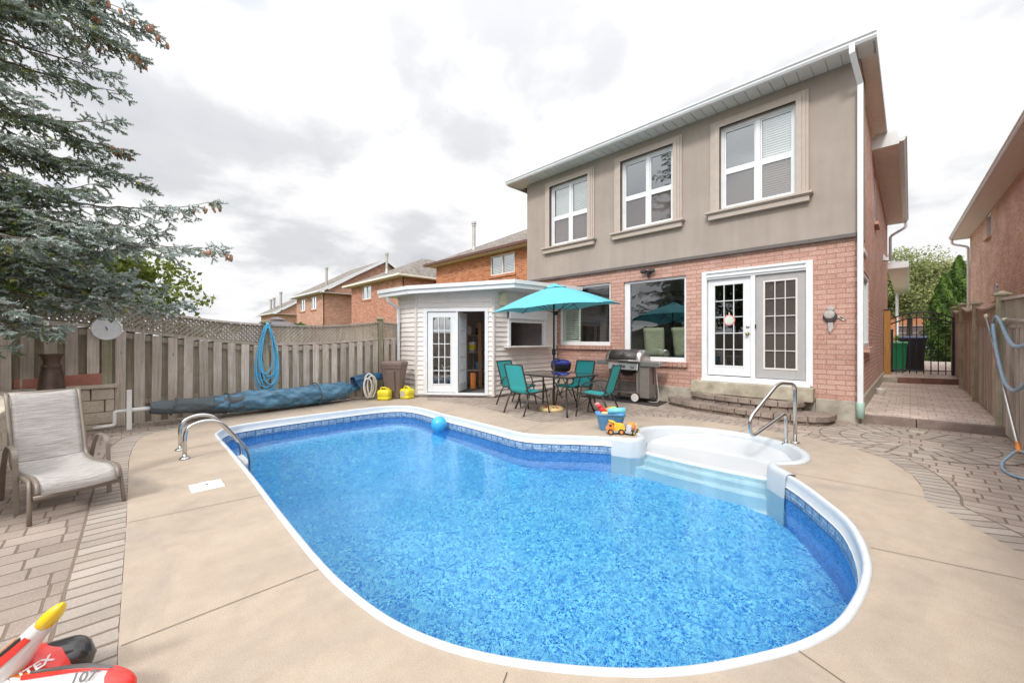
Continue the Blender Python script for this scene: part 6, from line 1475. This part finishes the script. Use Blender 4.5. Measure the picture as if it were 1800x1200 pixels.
mb = MB(); mb.ball((-.20,-.04,.395),.028,8,(1.4,.8,1)); inplace(solo(mb,'pink_toy','toy_pink','small pink toy above the red one in the tub','toy',True))
mb = MB(); mb.ball((.06,.04,.29),.075,12,(1,1,.8)); inplace(solo(mb,'lime_ball','toy_lime','lime green ball in the middle of the tub','ball',True))
mb = MB(); mb.obox((-.03,.05,.30),(.12,.05,.05),(0,R(-20),0)); inplace(solo(mb,'orange_toy','toy_orange','orange toy between the red toy and the lime ball','toy',bevel=.012))
mb = MB(); mb.obox((-.08,-.08,.265),(.12,.06,.04),(0,0,0)); inplace(solo(mb,'cream_toy','toy_cream','pale yellow toy at the front of the tub','toy',bevel=.012))
def wheels(t, xs, w, r, hub):
    for x in xs:
        for s in (-1,1):
            mb = MB(); mb.lathe([(.001,-.015),(r,-.015),(r*1.02,0),(r,.015),(.001,.015)],18,(x,s*w,r),axis='Y'); q = mb.build('wheel','rubber',t,smooth=False)
            mb = MB(); mb.lathe([(.001,-.019),(r*.55,-.019),(r*.6,-.01),(r*.6,.01),(r*.55,.019),(.001,.019)],14,(x,s*w,r),axis='Y'); mb.build('hub',hub,q)
def xprism(mb, prof, w): 
    n = len(prof); mb.add([(x,-w,z) for x,z in prof]+[(x,w,z) for x,z in prof],[tuple(range(n)),tuple(range(n,2*n))[::-1]]+[((i+1)%n,i,i+n,(i+1)%n+n) for i in range(n)]); return mb
d1 = thing('toy_dump_truck', 'yellow toy dump truck with orange wheel hubs in front of the tub', 'toy truck', (-3.08,5.20,.006), R(45), local=True)
mb = MB(); xprism(mb,[(-.125,.03),(.125,.03),(.13,.06),(-.13,.06)],.05); mb.build('chassis','toy_grey',d1,bevel=.004)
mb = MB(); xprism(mb,[(-.13,.055),(-.03,.055),(-.03,.14),(-.055,.165),(-.09,.165),(-.115,.11),(-.135,.095)],.052); mb.build('cab','toy_orange',d1,bevel=.008)
mb = MB(); xprism(mb,[(-.025,.06),(.12,.06),(.135,.10),(.115,.15),(.03,.16),(-.02,.195),(-.085,.205),(-.09,.18),(-.03,.17)],.058); mb.build('dump_bed','toy_yellow',d1,bevel=.006)
mb = MB(); mb.box(-.100,-.065,-.055,-.05,.12,.15); mb.build('cab_window','black_metal',d1)
wheels(d1,(-.08,.075),.055,.042,'toy_orange')
d2 = thing('toy_mixer_truck', 'toy cement mixer with orange drum and yellow hubs, right of the dump truck', 'toy truck', (-2.90,5.36,.006), R(95), local=True)
mb = MB(); xprism(mb,[(-.12,.03),(.12,.03),(.12,.06),(-.12,.06)],.048); mb.build('chassis','toy_grey',d2,bevel=.004)
mb = MB(); xprism(mb,[(.04,.055),(.13,.055),(.13,.10),(.10,.15),(.04,.16)],.05); mb.build('cab','toy_cream',d2,bevel=.008)
mb = MB(); mb.ball((-.02,0,.125),.06,12,(1.25,1,1),(0,R(-20),0)); mb.build('drum','toy_orange',d2,smooth=True)
mb = MB(); xprism(mb,[(-.125,.055),(-.07,.055),(-.075,.15),(-.10,.15)],.035); mb.build('chute','toy_grey',d2,bevel=.006)
wheels(d2,(-.07,.085),.052,.036,'toy_yellow')
# inflatable ride-on in the near left corner
inf = thing('inflatable_ride_on', 'red, white and orange inflatable ride-on with a handlebar column in the near left corner', 'inflatable toy', (-2.3,-.5,0))
def blimp(cx, cy_, cz_, r, y0, y1, name, mat, e0=.6, e1=.5, n=24, sqz=1, seg=22, parent=None, ax=0.0, flatz=1.0):
    mb = MB(); rows = []
    for i in range(seg+1):
        t = i/seg; y = y0+(y1-y0)*t; rr = r*min(1,(1-(1-min(1,t/.16))**2)**e0)*min(1,(1-(1-min(1,(1-t)/.2))**2)**e1); rr = max(rr,.002)
        row = []
        for k in range(n):
            a = 2*math.pi*k/n; row.append((cx+ax*(y-y1)+rr*sqz*math.cos(a), y, cz_+rr*flatz*math.sin(a)))
        rows.append(row)
    mb.grid(rows, wrap=True); return mb.build(name, mat, parent or inf, smooth=True)
hull = blimp(-2.385,0,.10,.150,-1.3,-.115,'left_tube','vinyl_red',e1=.30,ax=.22,flatz=.62)
blimp(-2.405,0,.098,.080,-.42,-.072,'tube_end','vinyl_black',e1=.5,e0=.2,parent=hull,ax=.22)
blimp(-2.76,0,.075,.065,-1.3,-.37,'far_tube','vinyl_black',ax=.16)
pon = blimp(-2.105,0,.082,.085,-.9,.045,'right_tube','vinyl_white',e1=.5,ax=.62)
def patch(cx, cz_, r, y_rng, a_rng, name, mat, parent, off=.0022, ax=0.0, y1=0, rad=None, n=12, m=8):
    """a coloured panel lying on a tube: between angles (deg) that may shift along y"""
    mb = MB(); rows = []
    for i in range(n+1):
        t = i/n; y = y_rng[0]+(y_rng[1]-y_rng[0])*t; a0_ = a_rng[0][0]+(a_rng[0][1]-a_rng[0][0])*t; a1_ = a_rng[1][0]+(a_rng[1][1]-a_rng[1][0])*t; row = []
        rr = (rad(y) if rad else r)+off
        for k in range(m+1):
            a = R(a0_+(a1_-a0_)*k/m); row.append((cx+ax*(y-y1)+rr*math.cos(a), y, cz_+rr*math.sin(a)))
        rows.append(row)
    mb.grid(rows); return mb.build(name, mat, parent, smooth=True)
def rad_p(y):
    t = (y+.9)/.945; return .085*min(1,(1-(1-min(1,t/.16))**2)**.6)*min(1,(1-(1-min(1,max(0,(1-t))/.2))**2)**.5)
kw = dict(rad=rad_p, ax=.62, y1=.045)
patch(-2.105,.082,.085,(-.045,.044),((-60,-60),(55,240)),'red_nose','vinyl_red',pon,off=.0035,n=18,m=24,**kw)
patch(-2.105,.082,.085,(-.8,-.10),((66,92),(240,240)),'orange_panel','vinyl_orange',pon,off=.003,**kw)
patch(-2.105,.082,.085,(-.24,-.02),((92,84),(135,96)),'black_stripe','vinyl_grey',pon,off=.0048,**kw)
patch(-2.105,.082,.085,(-.26,-.03),((74,74),(90,80)),'red_stripe','vinyl_red',pon,off=.0052,**kw)
def text(body, size, loc, rot, mat, parent, name='lettering'):
    cu = bpy.data.curves.new(name,'FONT'); cu.body = body; cu.size = size; cu.extrude = .0006; cu.offset = .0012; cu.align_x = 'CENTER'; cu.align_y = 'CENTER'; cu.materials.append(MATS[mat])
    tmp = bpy.data.objects.new(name, cu); col.objects.link(tmp); bpy.context.view_layer.update()
    me = bpy.data.meshes.new_from_object(tmp.evaluated_get(bpy.context.evaluated_depsgraph_get())); bpy.data.objects.remove(tmp); me.materials.clear(); me.materials.append(MATS[mat])
    o = bpy.data.objects.new(name, me); col.objects.link(o); o.parent = parent; M = XF[parent][0]; o.matrix_local = M @ Matrix.Translation(loc) @ rot; return o
# column leaning up from the hull to the yellow handle
P0, P1 = Vector((-2.362,-.300,.195)), Vector((-2.272,-.196,.350)); dd = (P1-P0).normalized(); sx_ = Vector((.75,-.66,0)).normalized(); sy_ = dd.cross(sx_).normalized()
def col_rows(prof, n=20): return [[tuple(P0+dd*s+sx_*a*math.cos(2*math.pi*k/n)+sy_*b*math.sin(2*math.pi*k/n)) for k in range(n)] for s,a,b in prof]
Lh = (P1-P0).length
mb = MB(); mb.grid(col_rows([(-.08,.12,.085),(-.03,.085,.066),(.04,.060,.046),(Lh*.6,.045,.034),(Lh*.85,.040,.030),(Lh*.97,.034,.026)]), wrap=True); cl_ = mb.build('handle_column','vinyl_white',inf,smooth=True)
mb = MB(); mb.grid(col_rows([(Lh*.9,.026,.020),(Lh*.98,.034,.026),(Lh*1.1,.036,.027),(Lh*1.25,.029,.022),(Lh*1.37,.016,.012),(Lh*1.42,.001,.001)]), wrap=True); mb.build('handle_knob','vinyl_yellow',cl_,smooth=True)
def cpatch(a0,a1,s0,s1,name,mat,off=.003):
    mb = MB(); rows = []
    for i in range(9):
        t = i/8; s = s0+(s1-s0)*t; A = .095+( .05-.095)*min(1,s/(Lh*.85)); B = .07+(.036-.07)*min(1,s/(Lh*.85)); A = np.interp(s,[-.08,-.03,.04,Lh*.6,Lh*.85,Lh*.97],[.12,.085,.06,.045,.04,.034])+off; B = np.interp(s,[-.08,-.03,.04,Lh*.6,Lh*.85,Lh*.97],[.085,.066,.046,.034,.03,.026])+off
        rows.append([tuple(P0+dd*s+sx_*A*math.cos(R(a))+sy_*B*math.sin(R(a))) for a in [a0[0]+(a0[1]-a0[0])*t+((a1[0]+(a1[1]-a1[0])*t)-(a0[0]+(a0[1]-a0[0])*t))*k/6 for k in range(7)]])
    mb.grid(rows); mb.build(name, mat, cl_, smooth=True)
cpatch((-30,-10),(5,30),.02,Lh*.8,'red_panel','vinyl_red'); cpatch((-48,-38),(-30,-12),.02,Lh*.72,'black_line','vinyl_black',.0032); cpatch((-80,-75),(-58,-50),.0,Lh*.6,'orange_panel','vinyl_orange')
mb = MB(); mb.ball((-2.425,-.300,.175),.060,16,(.8,1.5,.5),(R(-10),0,R(40))); mb.build('saddle','vinyl_white',inf,smooth=True)
text('INTEX', .040, (-2.303,-.240,.172), Euler((R(0),R(30),R(0))).to_matrix().to_4x4() @ Euler((0,0,R(112))).to_matrix().to_4x4(), 'vinyl_white', hull)
text('107', .046, (-2.140,-.098,.1615), Euler((R(0),R(37),0)).to_matrix().to_4x4() @ Euler((0,0,R(74))).to_matrix().to_4x4(), 'vinyl_grey', pon)

# ------------------------------------------------------------------ vacuum pole, hose and net on the side fence
vp = thing('vacuum_pole', 'long aluminium telescopic pole leaning on the side fence', 'pole', (.88,7.26,.2))
mb = MB(); mb.tube([(.85,7.20,.22),(.90,10.4,1.78)],.017,12); mb.build('tube','steel_brushed',vp,smooth=True)
mb = MB(); mb.tube([(.846,7.05,.16),(.851,7.22,.235)],.022,12); mb.build('collar','vinyl_orange',vp,smooth=True)
mb = MB(); mb.tube([(.90,10.38,1.77),(.902,10.48,1.82)],.026,10); mb.build('grip','cream',vp,smooth=True)
nt_ = thing('leaf_net', 'grey hoop of a leaf skimmer net standing against the side fence', 'net', (.8,6.9,0))
hoop = crom([(.846,7.06,.17),(.76,6.98,.10),(.70,6.82,.045),(.70,6.60,.02),(.76,6.42,.02),(.90,6.36,.02),(.97,6.45,.06),(.95,6.8,.14)],6,closed=True)
mb = MB(); mb.tube(hoop,.014,8,closed=True); mb.build('hoop','hose_grey',nt_,smooth=True)
vh = thing('vacuum_hose', 'grey blue ribbed pool hose looped over the side fence', 'hose', (.9,8,1.5))
def fp(px, py, x=.90):
    r = ((px-900)/694); wx, wy = .7036*r-.7106, .7106*r+.7036; D = x/wx; return (x, wy*D, 1.4-(py-597)*D/694)
mb = MB(); mb.tube(crom([fp(1744,600),fp(1744,575),fp(1751,557),fp(1760,567),fp(1769,588),fp(1780,606),fp(1792,609),fp(1806,606)],6),.024,10); mb.build('upper_loop','hose_grey',vh,smooth=True)
mb = MB(); mb.tube(crom([fp(1746,570,.87),fp(1750,605,.87),fp(1757,640,.87),fp(1767,672,.87),fp(1780,686,.87),fp(1793,682,.87),fp(1806,672,.87)],6),.022,10); mb.build('lower_loop','hose_grey',vh,smooth=True)
hp = thing('hung_pole', 'horizontal pole hung along the side fence just below its lattice', 'pole', (.9,8,1.6))
mb = MB(); mb.tube([fp(1762,561,.91),fp(1812,564,.91)],.014,10); mb.build('tube','steel_brushed',hp,smooth=True)
mb = MB(); mb.tube([fp(1764,561,.91),fp(1769,561,.91)],.022,10); mb.build('grip','cream',hp,smooth=True)
mb = MB(); mb.lathe([(.075,0),(.085,.13),(.09,.14),(.078,.14),(.07,.02),(.001,.02)],18,(-.50,12.6,.12)); solo(mb,'small_pot','white_plastic','small white pot beside the brick wall on the side path','pot',True)

# ------------------------------------------------------------------ vegetation
def leaf_cloud(name, P, Nrm, size, colr, mat='leaf', parent=None):
    """many small leaf quads; P centres, Nrm normals (n,3), size (n,), colr (n,3)"""
    n = len(P); a = np.cross(Nrm, rng.normal(size=(n,3))); a /= np.linalg.norm(a,axis=1)[:,None]+1e-9; b = np.cross(Nrm, a); b /= np.linalg.norm(b,axis=1)[:,None]+1e-9
    s = size[:,None]; V = np.stack([P-a*s, P-b*s*.55, P+a*s, P+b*s*.55],1).reshape(-1,3)
    me = bpy.data.meshes.new(name); me.vertices.add(4*n); me.vertices.foreach_set('co', V.astype(np.float32).ravel())
    me.loops.add(4*n); me.loops.foreach_set('vertex_index', np.arange(4*n,dtype=np.int32)); me.polygons.add(n); me.polygons.foreach_set('loop_start', np.arange(0,4*n,4,dtype=np.int32)); me.update(calc_edges=True)
    at = me.color_attributes.new('leafcol','FLOAT_COLOR','CORNER'); at.data.foreach_set('color', np.repeat(np.concatenate([colr,np.ones((n,1))],1),4,axis=0).astype(np.float32).ravel())
    me.materials.append(MATS[mat]); o = bpy.data.objects.new(name, me); col.objects.link(o)
    if parent is not None: o.parent = parent; me.transform(XF[parent][0])
    return o
def broad_tree(name, lab, x, y, z0, zc, rx, rz, n, size, c0, c1, clumps=22, group=None, trunk_r=.12, cat='tree', fill=.55):
    t = thing(name, lab, cat, (x,y,z0), 0, group); ctr = np.array([x,y,zc]); cs = []
    for k in range(clumps):
        d = rng.normal(size=3); d /= np.linalg.norm(d); d[2] = d[2]*.9+.1; r = rng.uniform(.35,.95); cs.append(ctr+d*np.array([rx,rx,rz])*r)
    cs = np.array(cs); idx = rng.integers(0,clumps,n); rad = rng.uniform(.28,.50,clumps)*min(rx,rz)
    d = rng.normal(size=(n,3)); d /= np.linalg.norm(d,axis=1)[:,None]; rr = rng.uniform(fill,1.05,n)
    P = cs[idx]+d*(rad[idx]*rr)[:,None]*np.array([1.15,1.15,.8])
    Nn = d*.6+rng.normal(size=(n,3))*.6; Nn /= np.linalg.norm(Nn,axis=1)[:,None]
    m_ = rng.uniform(0,1,clumps)[idx]*.6+rng.uniform(0,1,n)*.4; C = np.array(c0)[None]*(1-m_[:,None])+np.array(c1)[None]*m_[:,None]
    leaf_cloud('crown', P, Nn, size*rng.uniform(.7,1.3,n), C, parent=t)
    mb = MB(); mb.tube([(x,y,z0),(x+.05,y,(z0+zc)/2),(x,y+.05,zc)],[trunk_r,trunk_r*.8,trunk_r*.5],8)
    for k in range(min(7,clumps)):
        c = cs[k]; mb.tube([(x,y,zc-rz*.55),tuple((np.array([x,y,zc-rz*.3])+c)/2),tuple(c)],[trunk_r*.4,trunk_r*.25,trunk_r*.1],5)
    mb.build('trunk','bark',t,smooth=True); return t
def conical(name, lab, x, y, z0, z1, r, n, size, c0, c1, group):
    t = thing(name, lab, 'cedar', (x,y,z0), 0, group); h = rng.uniform(0,1,n)**.8; a = rng.uniform(0,6.283,n)
    prof = np.interp(h,[0,.12,.45,.8,1],[.75,1,.86,.42,.04]); lump = 1+.13*np.sin(a*5+h*19)+.09*np.sin(a*9-h*33); rr = r*prof*lump*rng.uniform(.72,1.04,n)
    P = np.stack([x+rr*np.cos(a), y+rr*np.sin(a), z0+h*(z1-z0)],1); Nn = np.stack([np.cos(a)*.9,np.sin(a)*.9,rng.uniform(-.3,.8,n)],1)+rng.normal(size=(n,3))*.35; Nn /= np.linalg.norm(Nn,axis=1)[:,None]
    m_ = np.clip(.5+.4*np.sin(a*5+h*19)+rng.normal(size=n)*.25,0,1); C = np.array(c0)[None]*(1-m_[:,None])+np.array(c1)[None]*m_[:,None]; leaf_cloud('crown',P,Nn,size*rng.uniform(.7,1.3,n),C,parent=t)
    mb = MB(); mb.tube([(x,y,z0-.1),(x,y,z0+(z1-z0)*.8)],[.08,.02],7); mb.build('trunk','bark',t)
G0, G1 = (.025,.065,.010),(.115,.20,.03)
for k,(x,y,z1,r,lab) in enumerate([(1.30,31.5,4.95,.92,'shorter cedar left of the tallest one, behind the gate'),(1.85,32.3,5.95,1.05,'tallest pointed cedar behind the gate'),(2.35,34,5.45,.55,'slim cedar just right of the tallest one'),(2.95,36,5.9,.6,'cedar touching the right neighbour house wall')]): conical('cedar_tree','%s'%lab,x,y,.1,z1,r,10000,.07,G0,G1,'cedars behind the gate')
broad_tree('deciduous_tree','tall pale green deciduous tree beyond the gate, left of the cedars',-.1,44,.1,5.4,2.9,3.2,26000,.085,(.11,.15,.04),(.44,.46,.20),60,trunk_r=.2,fill=.4)
broad_tree('street_bush','small light green bush behind the gate beside the bins',-.25,27,.2,1.15,.5,.55,1400,.05,(.08,.14,.02),(.22,.30,.06),8,cat='bush',trunk_r=.03)
broad_tree('garden_tree','leafy yellow green tree behind the fence under the spruce boughs',-12.4,.1,0,2.55,1.35,1.15,7000,.065,(.07,.12,.02),(.28,.33,.07),30,trunk_r=.08)
broad_tree('garden_tree','broad green tree behind the left end of the fence, mostly hidden by the spruce',-13.2,-2.4,0,2.8,1.9,1.5,8000,.075,(.08,.14,.02),(.34,.40,.07),30,trunk_r=.1)
for x,y,rx,z,lab in ((-38,12,2.2,2.0,'low distant green tree over the fence, left of the hose post'),(-60,8,4,2.6,'distant green treetop over the middle of the lattice fence'),(-52,4,2.2,2.3,'distant pointed treetop over the fence, beside the lowest spruce bough')):
    broad_tree('distant_tree',lab,x,y,0,z,rx,1.0,2200,.16,(.05,.11,.02),(.20,.30,.06),12,'distant trees over the fence')
for x,y,lab in ((-7.5,-9,'dense rear tree mirrored in the picture window'),(-3.5,-10,'dense rear tree mirrored in the French doors'),(1,-10,'rear tree mirrored at the right side of the doors')):
    broad_tree('rear_tree',lab,x,y,0,3.6,2.4,2.6,5000,.12,(.02,.05,.012),(.07,.12,.03),26,'trees behind the garden')

# blue spruce: trunk just outside the frame, boughs reaching over the fence and deck
sp = thing('blue_spruce', 'large blue spruce with drooping silver green boughs and brown cones at the left edge', 'spruce tree', (-8.35,-2.3,.5))
TX, TY = -8.35, -2.3
trunk_mb = MB(); trunk_mb.tube([(TX,TY,.4),(TX+.03,TY,3),(TX,TY+.04,7.5),(TX,TY,13)],[.19,.16,.10,.02],12)
TW = []      # twigs: start, end, colour mix
WOODP = []; WOODR = []
CON = []
def spray(q, dirv, ll, shade, t, fan=1.0):
    """a leading shoot with short side shoots, like the finger sprays of a blue spruce"""
    e = q+dirv*ll; e[2] -= ll*ll*.15; TW.append((q,e,shade,t)); n_ = np.cross(dirv,[0,0,1.]); l_ = np.linalg.norm(n_); n_ = n_/l_ if l_ > 1e-3 else np.array([1.,0,0]); m_ = np.cross(n_,dirv)
    k = .045
    while k < ll-.02:
        c = q+(e-q)*(k/ll)
        for s2 in (-1,1):
            if rng.uniform() < .18: continue
            l2 = min(.15,(.05+.42*(ll-k))*rng.uniform(.7,1.15)); a2 = R(rng.uniform(35,62)); ro = rng.uniform(-.7,.7); sdv = n_*s2*math.cos(ro)+m_*math.sin(ro)
            dv = dirv*math.cos(a2)+sdv*math.sin(a2); TW.append((c,c+dv*l2,shade,t))
        k += rng.uniform(.055,.085)/fan
def bough(p0, p1, droop, dens=.8, wid=.62, cones=0, bare=0.18):
    p0, p1 = np.array(p0,float), np.array(p1,float); Ln = np.linalg.norm(p1-p0); n = max(6,int(Ln/.10)); ts = np.linspace(0,1,n+1)
    mid = (p0+p1)/2; mid[2] -= droop*rng.uniform(.2,.8); mid += rng.normal(size=3)*.05*Ln
    C = [(1-t)**2*p0+2*t*(1-t)*(2*mid-.5*(p0+p1))+t*t*p1 for t in ts]
    C = [c+rng.normal(size=3)*.012*Ln*.4 for c in C]; WOODP.append(C); WOODR.append(Ln)
    d = (p1-p0); d /= np.linalg.norm(d); sd = np.cross(d,[0,0,1.]); sd /= np.linalg.norm(sd); shade = rng.uniform(0,1)
    t = bare
    while t < 1:
        f = t*n; i = min(n-1,int(f)); c = C[i]+(C[i+1]-C[i])*(f-i)
        for s in (-1,1):
            if rng.uniform() > dens: continue
            ll = wid*Ln*.30*(1-t)**.7*min(1,t/.3+.3)*rng.uniform(.5,1.25)+.11; ang = R(rng.uniform(30,68)); dirv = d*math.cos(ang)+sd*s*math.sin(ang)+np.array([0,0,rng.choice([-.9,-.5,-.25,.0,.3])*rng.uniform(.6,1.2)]); dirv /= np.linalg.norm(dirv)
            nseg = max(1,int(ll/.28)); q = c.copy(); WOODP.append([c,c+dirv*ll*.5,c+dirv*ll*.92+np.array([0,0,-ll*ll*.15])]); WOODR.append(.35)
            for g in range(nseg): spray(q,dirv/np.linalg.norm(dirv),ll/nseg*1.15,shade,t+.25*g/nseg); q = q+dirv*ll/nseg; dirv = dirv+np.array([0,0,-.18])+rng.normal(size=3)*.10; dirv /= np.linalg.norm(dirv)
        if rng.uniform() < .50*dens:      # drooping curtain under the bough
            dv = np.array([0,0,-1.])+d*rng.uniform(.1,.7)+sd*rng.uniform(-.35,.35); dv /= np.linalg.norm(dv); spray(c.copy(),dv,rng.uniform(.10,.32)*min(1,(1-t)*1.8+.3),shade,t*.6)
        t += rng.uniform(.05,.085)/max(Ln,.6)*1.25
    spray(C[-2].copy(),(C[-1]-C[-2])/np.linalg.norm(C[-1]-C[-2]),.16,shade,1.0)
    for _ in range(cones):
        q = C[-1]+(C[-3]-C[-1])*rng.uniform(-.3,1.3)+sd*rng.uniform(-.14,.14); CON.append(q+np.array([0,0,-.03]))
def cw(px, py, D):
    r = (px-900)/694*D; return (.7036*r-.7106*D, .7106*r+.7036*D, 1.4-(py-597)*D/694)
# boughs whose tips the photograph shows
heroes = [((398,437),5.9,.45,8,3.5),((386,357),6.0,.40,6,4.1),((332,536),6.3,.55,0,2.9),((262,45),5.5,.2,5,6.3),((238,20),5.4,.2,3,6.6),((222,262),5.6,.35,9,5.0),((250,105),5.3,.3,5,5.9),((224,165),5.3,.35,0,5.4),((205,130),5.2,.35,0,5.5),
          ((278,62),5.6,.1,3,6.2),((205,292),5.6,.3,0,4.5),((270,330),5.8,.4,0,4.1),((300,400),5.8,.4,0,3.6),((262,395),5.5,.4,0,3.7),((112,572),5.2,.30,0,2.6),((96,592),5.0,.2,0,2.4),((150,535),5.4,.35,0,2.8),((60,555),4.8,.3,0,2.3),((235,480),5.6,.4,0,3.1),((285,505),6.0,.45,0,3.0),
          ((180,470),5.2,.4,0,3.1),((150,350),5.0,.4,0,3.9),((190,320),5.2,.4,0,4.1),((110,430),4.8,.4,0,3.3),((215,215),5.3,.35,0,4.9),((60,250),4.8,.3,0,4.8),((70,180),4.7,.3,0,5.2),((195,75),5.2,.3,4,5.9),((120,60),4.9,.3,0,6.0),((170,20),5.1,.3,3,6.4),((30,610),4.9,.25,0,2.1),((205,400),5.3,.4,0,3.4),((240,430),5.6,.45,0,3.3)]
for (px,py),D,dr_p,cn,zt_ in heroes:
    e = cw(px,py,D); bough((TX,TY,zt_),e,dr_p,cones=cn)
# the rest of the crown, whorl by whorl (only what can be seen from the garden side is dense)
z = 1.3
while z < 12.8:
    Lb = np.interp(z,[1.2,2.5,4.5,7,9.5,13],[2.3,2.7,2.6,2.3,1.8,.3])
    for k in range(7):
        a = rng.uniform(0,6.283); dx, dy = math.cos(a), math.sin(a); towards = dx*.55+dy*.83
        if -0.2 < towards and z < 6.5 and rng.uniform() < .35: continue
        if towards > .1 and 3.4 < z < 4.9: continue
        L_ = Lb*rng.uniform(.55,.95)*(.70 if towards > .3 else 1)
        bough((TX,TY,z+rng.uniform(-.1,.1)),(TX+dx*L_,TY+dy*L_,z-.10*L_+rng.uniform(-.2,.2)),.3*L_*.4,dens=.42 if towards > -.3 else .4,bare=.2)
    z += .50
for yv in range(5):
    zz = 6.6+yv*.8; bough((TX,TY,zz+.3),(TX+1.7,TY+1.3-yv*.2,zz-.1),.3,dens=.8)
tw = [t for t in TW if t[1][2] > .75]
A_ = np.array([t[0] for t in tw]); B_ = np.array([t[1] for t in tw]); SH = np.array([t[2] for t in tw]); TT = np.array([t[3] for t in tw]); nT = len(tw)
# needles: blades all round each shoot, each blade a thin triangle
NP = 22; D_ = B_-A_; LL = np.linalg.norm(D_,axis=1); Dn = D_/LL[:,None]; U_ = np.cross(Dn,rng.normal(size=(nT,3))); U_ /= np.linalg.norm(U_,axis=1)[:,None]; W_ = np.cross(Dn,U_)
kk = np.arange(NP); fr = (kk+.5)/NP; an = kk*2.4
V = np.empty((nT,NP,3,3),np.float32); reps = np.clip(LL,.05,.3)
for k in range(NP):
    f = fr[k]+rng.uniform(-.03,.03,nT); a = an[k]+rng.uniform(0,.8,nT); rad = U_*np.cos(a)[:,None]+W_*np.sin(a)[:,None]; base_ = A_+D_*f[:,None]
    ln = .026*rng.uniform(.8,1.2,nT)[:,None]; tip = base_+rad*ln*.85+Dn*ln*.7; sdv = np.cross(rad,Dn)*.0070
    V[:,k,0] = base_-sdv-Dn*.004; V[:,k,1] = base_+sdv+Dn*.008; V[:,k,2] = tip
nf = nT*NP; me = bpy.data.meshes.new('needles'); me.vertices.add(nf*3); me.vertices.foreach_set('co', V.reshape(-1)); me.loops.add(nf*3); me.loops.foreach_set('vertex_index',np.arange(nf*3,dtype=np.int32)); me.polygons.add(nf); me.polygons.foreach_set('loop_start',np.arange(0,nf*3,3,dtype=np.int32)); me.update(calc_edges=True)
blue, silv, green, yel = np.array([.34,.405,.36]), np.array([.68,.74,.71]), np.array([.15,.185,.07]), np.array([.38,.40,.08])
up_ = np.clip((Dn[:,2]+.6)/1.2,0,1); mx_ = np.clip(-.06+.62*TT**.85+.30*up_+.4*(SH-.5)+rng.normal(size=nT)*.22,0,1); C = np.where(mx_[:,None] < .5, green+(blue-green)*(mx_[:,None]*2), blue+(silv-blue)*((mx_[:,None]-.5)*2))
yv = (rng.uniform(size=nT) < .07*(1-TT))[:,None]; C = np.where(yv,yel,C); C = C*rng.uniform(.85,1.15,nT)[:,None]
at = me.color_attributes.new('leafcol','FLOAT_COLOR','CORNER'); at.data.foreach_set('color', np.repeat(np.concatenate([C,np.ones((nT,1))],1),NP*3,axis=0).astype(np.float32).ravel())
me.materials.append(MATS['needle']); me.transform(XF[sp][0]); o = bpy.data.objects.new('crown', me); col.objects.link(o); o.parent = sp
print('twigs', nT)
mb = trunk_mb
for Cc, Ln in zip(WOODP, WOODR): n = len(Cc); mb.tube([tuple(c) for c in Cc],[max(.004,.030*min(1,Ln/2.5)*(1-i/n)**.8) for i in range(n)],5,cap=False)
mb.build('trunk','twig_bark',sp,smooth=True)
cm = None
for q in CON[:46]:
    if cm is None:
        mb = MB(); mb.lathe([(.003,-.05),(.014,-.042),(.019,-.015),(.018,.012),(.010,.035),(.003,.042)],9); cone0 = mb.build('pine_cone','cone',sp,local=True,smooth=True); cm = cone0.data; c_ = cone0
    else: c_ = cone0.copy(); col.objects.link(c_)
    c_.location = (q[0]-TX, q[1]-TY, q[2]-.5-.03); c_.rotation_euler = (rng.uniform(-.4,.4),rng.uniform(-.4,.4),0); s_ = rng.uniform(.9,1.3); c_.scale = (s_,s_,s_)
# low greenery on the planter
n = 900; P = np.stack([rng.uniform(-9.0,-7.0,n),rng.uniform(-2.2,-1.2,n),rng.uniform(.6,.80,n)],1); Nn = rng.normal(size=(n,3)); Nn /= np.linalg.norm(Nn,axis=1)[:,None]
m_ = rng.uniform(0,1,(n,1)); g_ = leaf_cloud('ground_cover',P,Nn,.03*rng.uniform(.6,1.4,n),np.array([[.05,.10,.02]])*(1-m_)+np.array([[.16,.22,.05]])*m_); tag(g_,'low green ground cover growing on the planter','ground cover',kind='stuff')
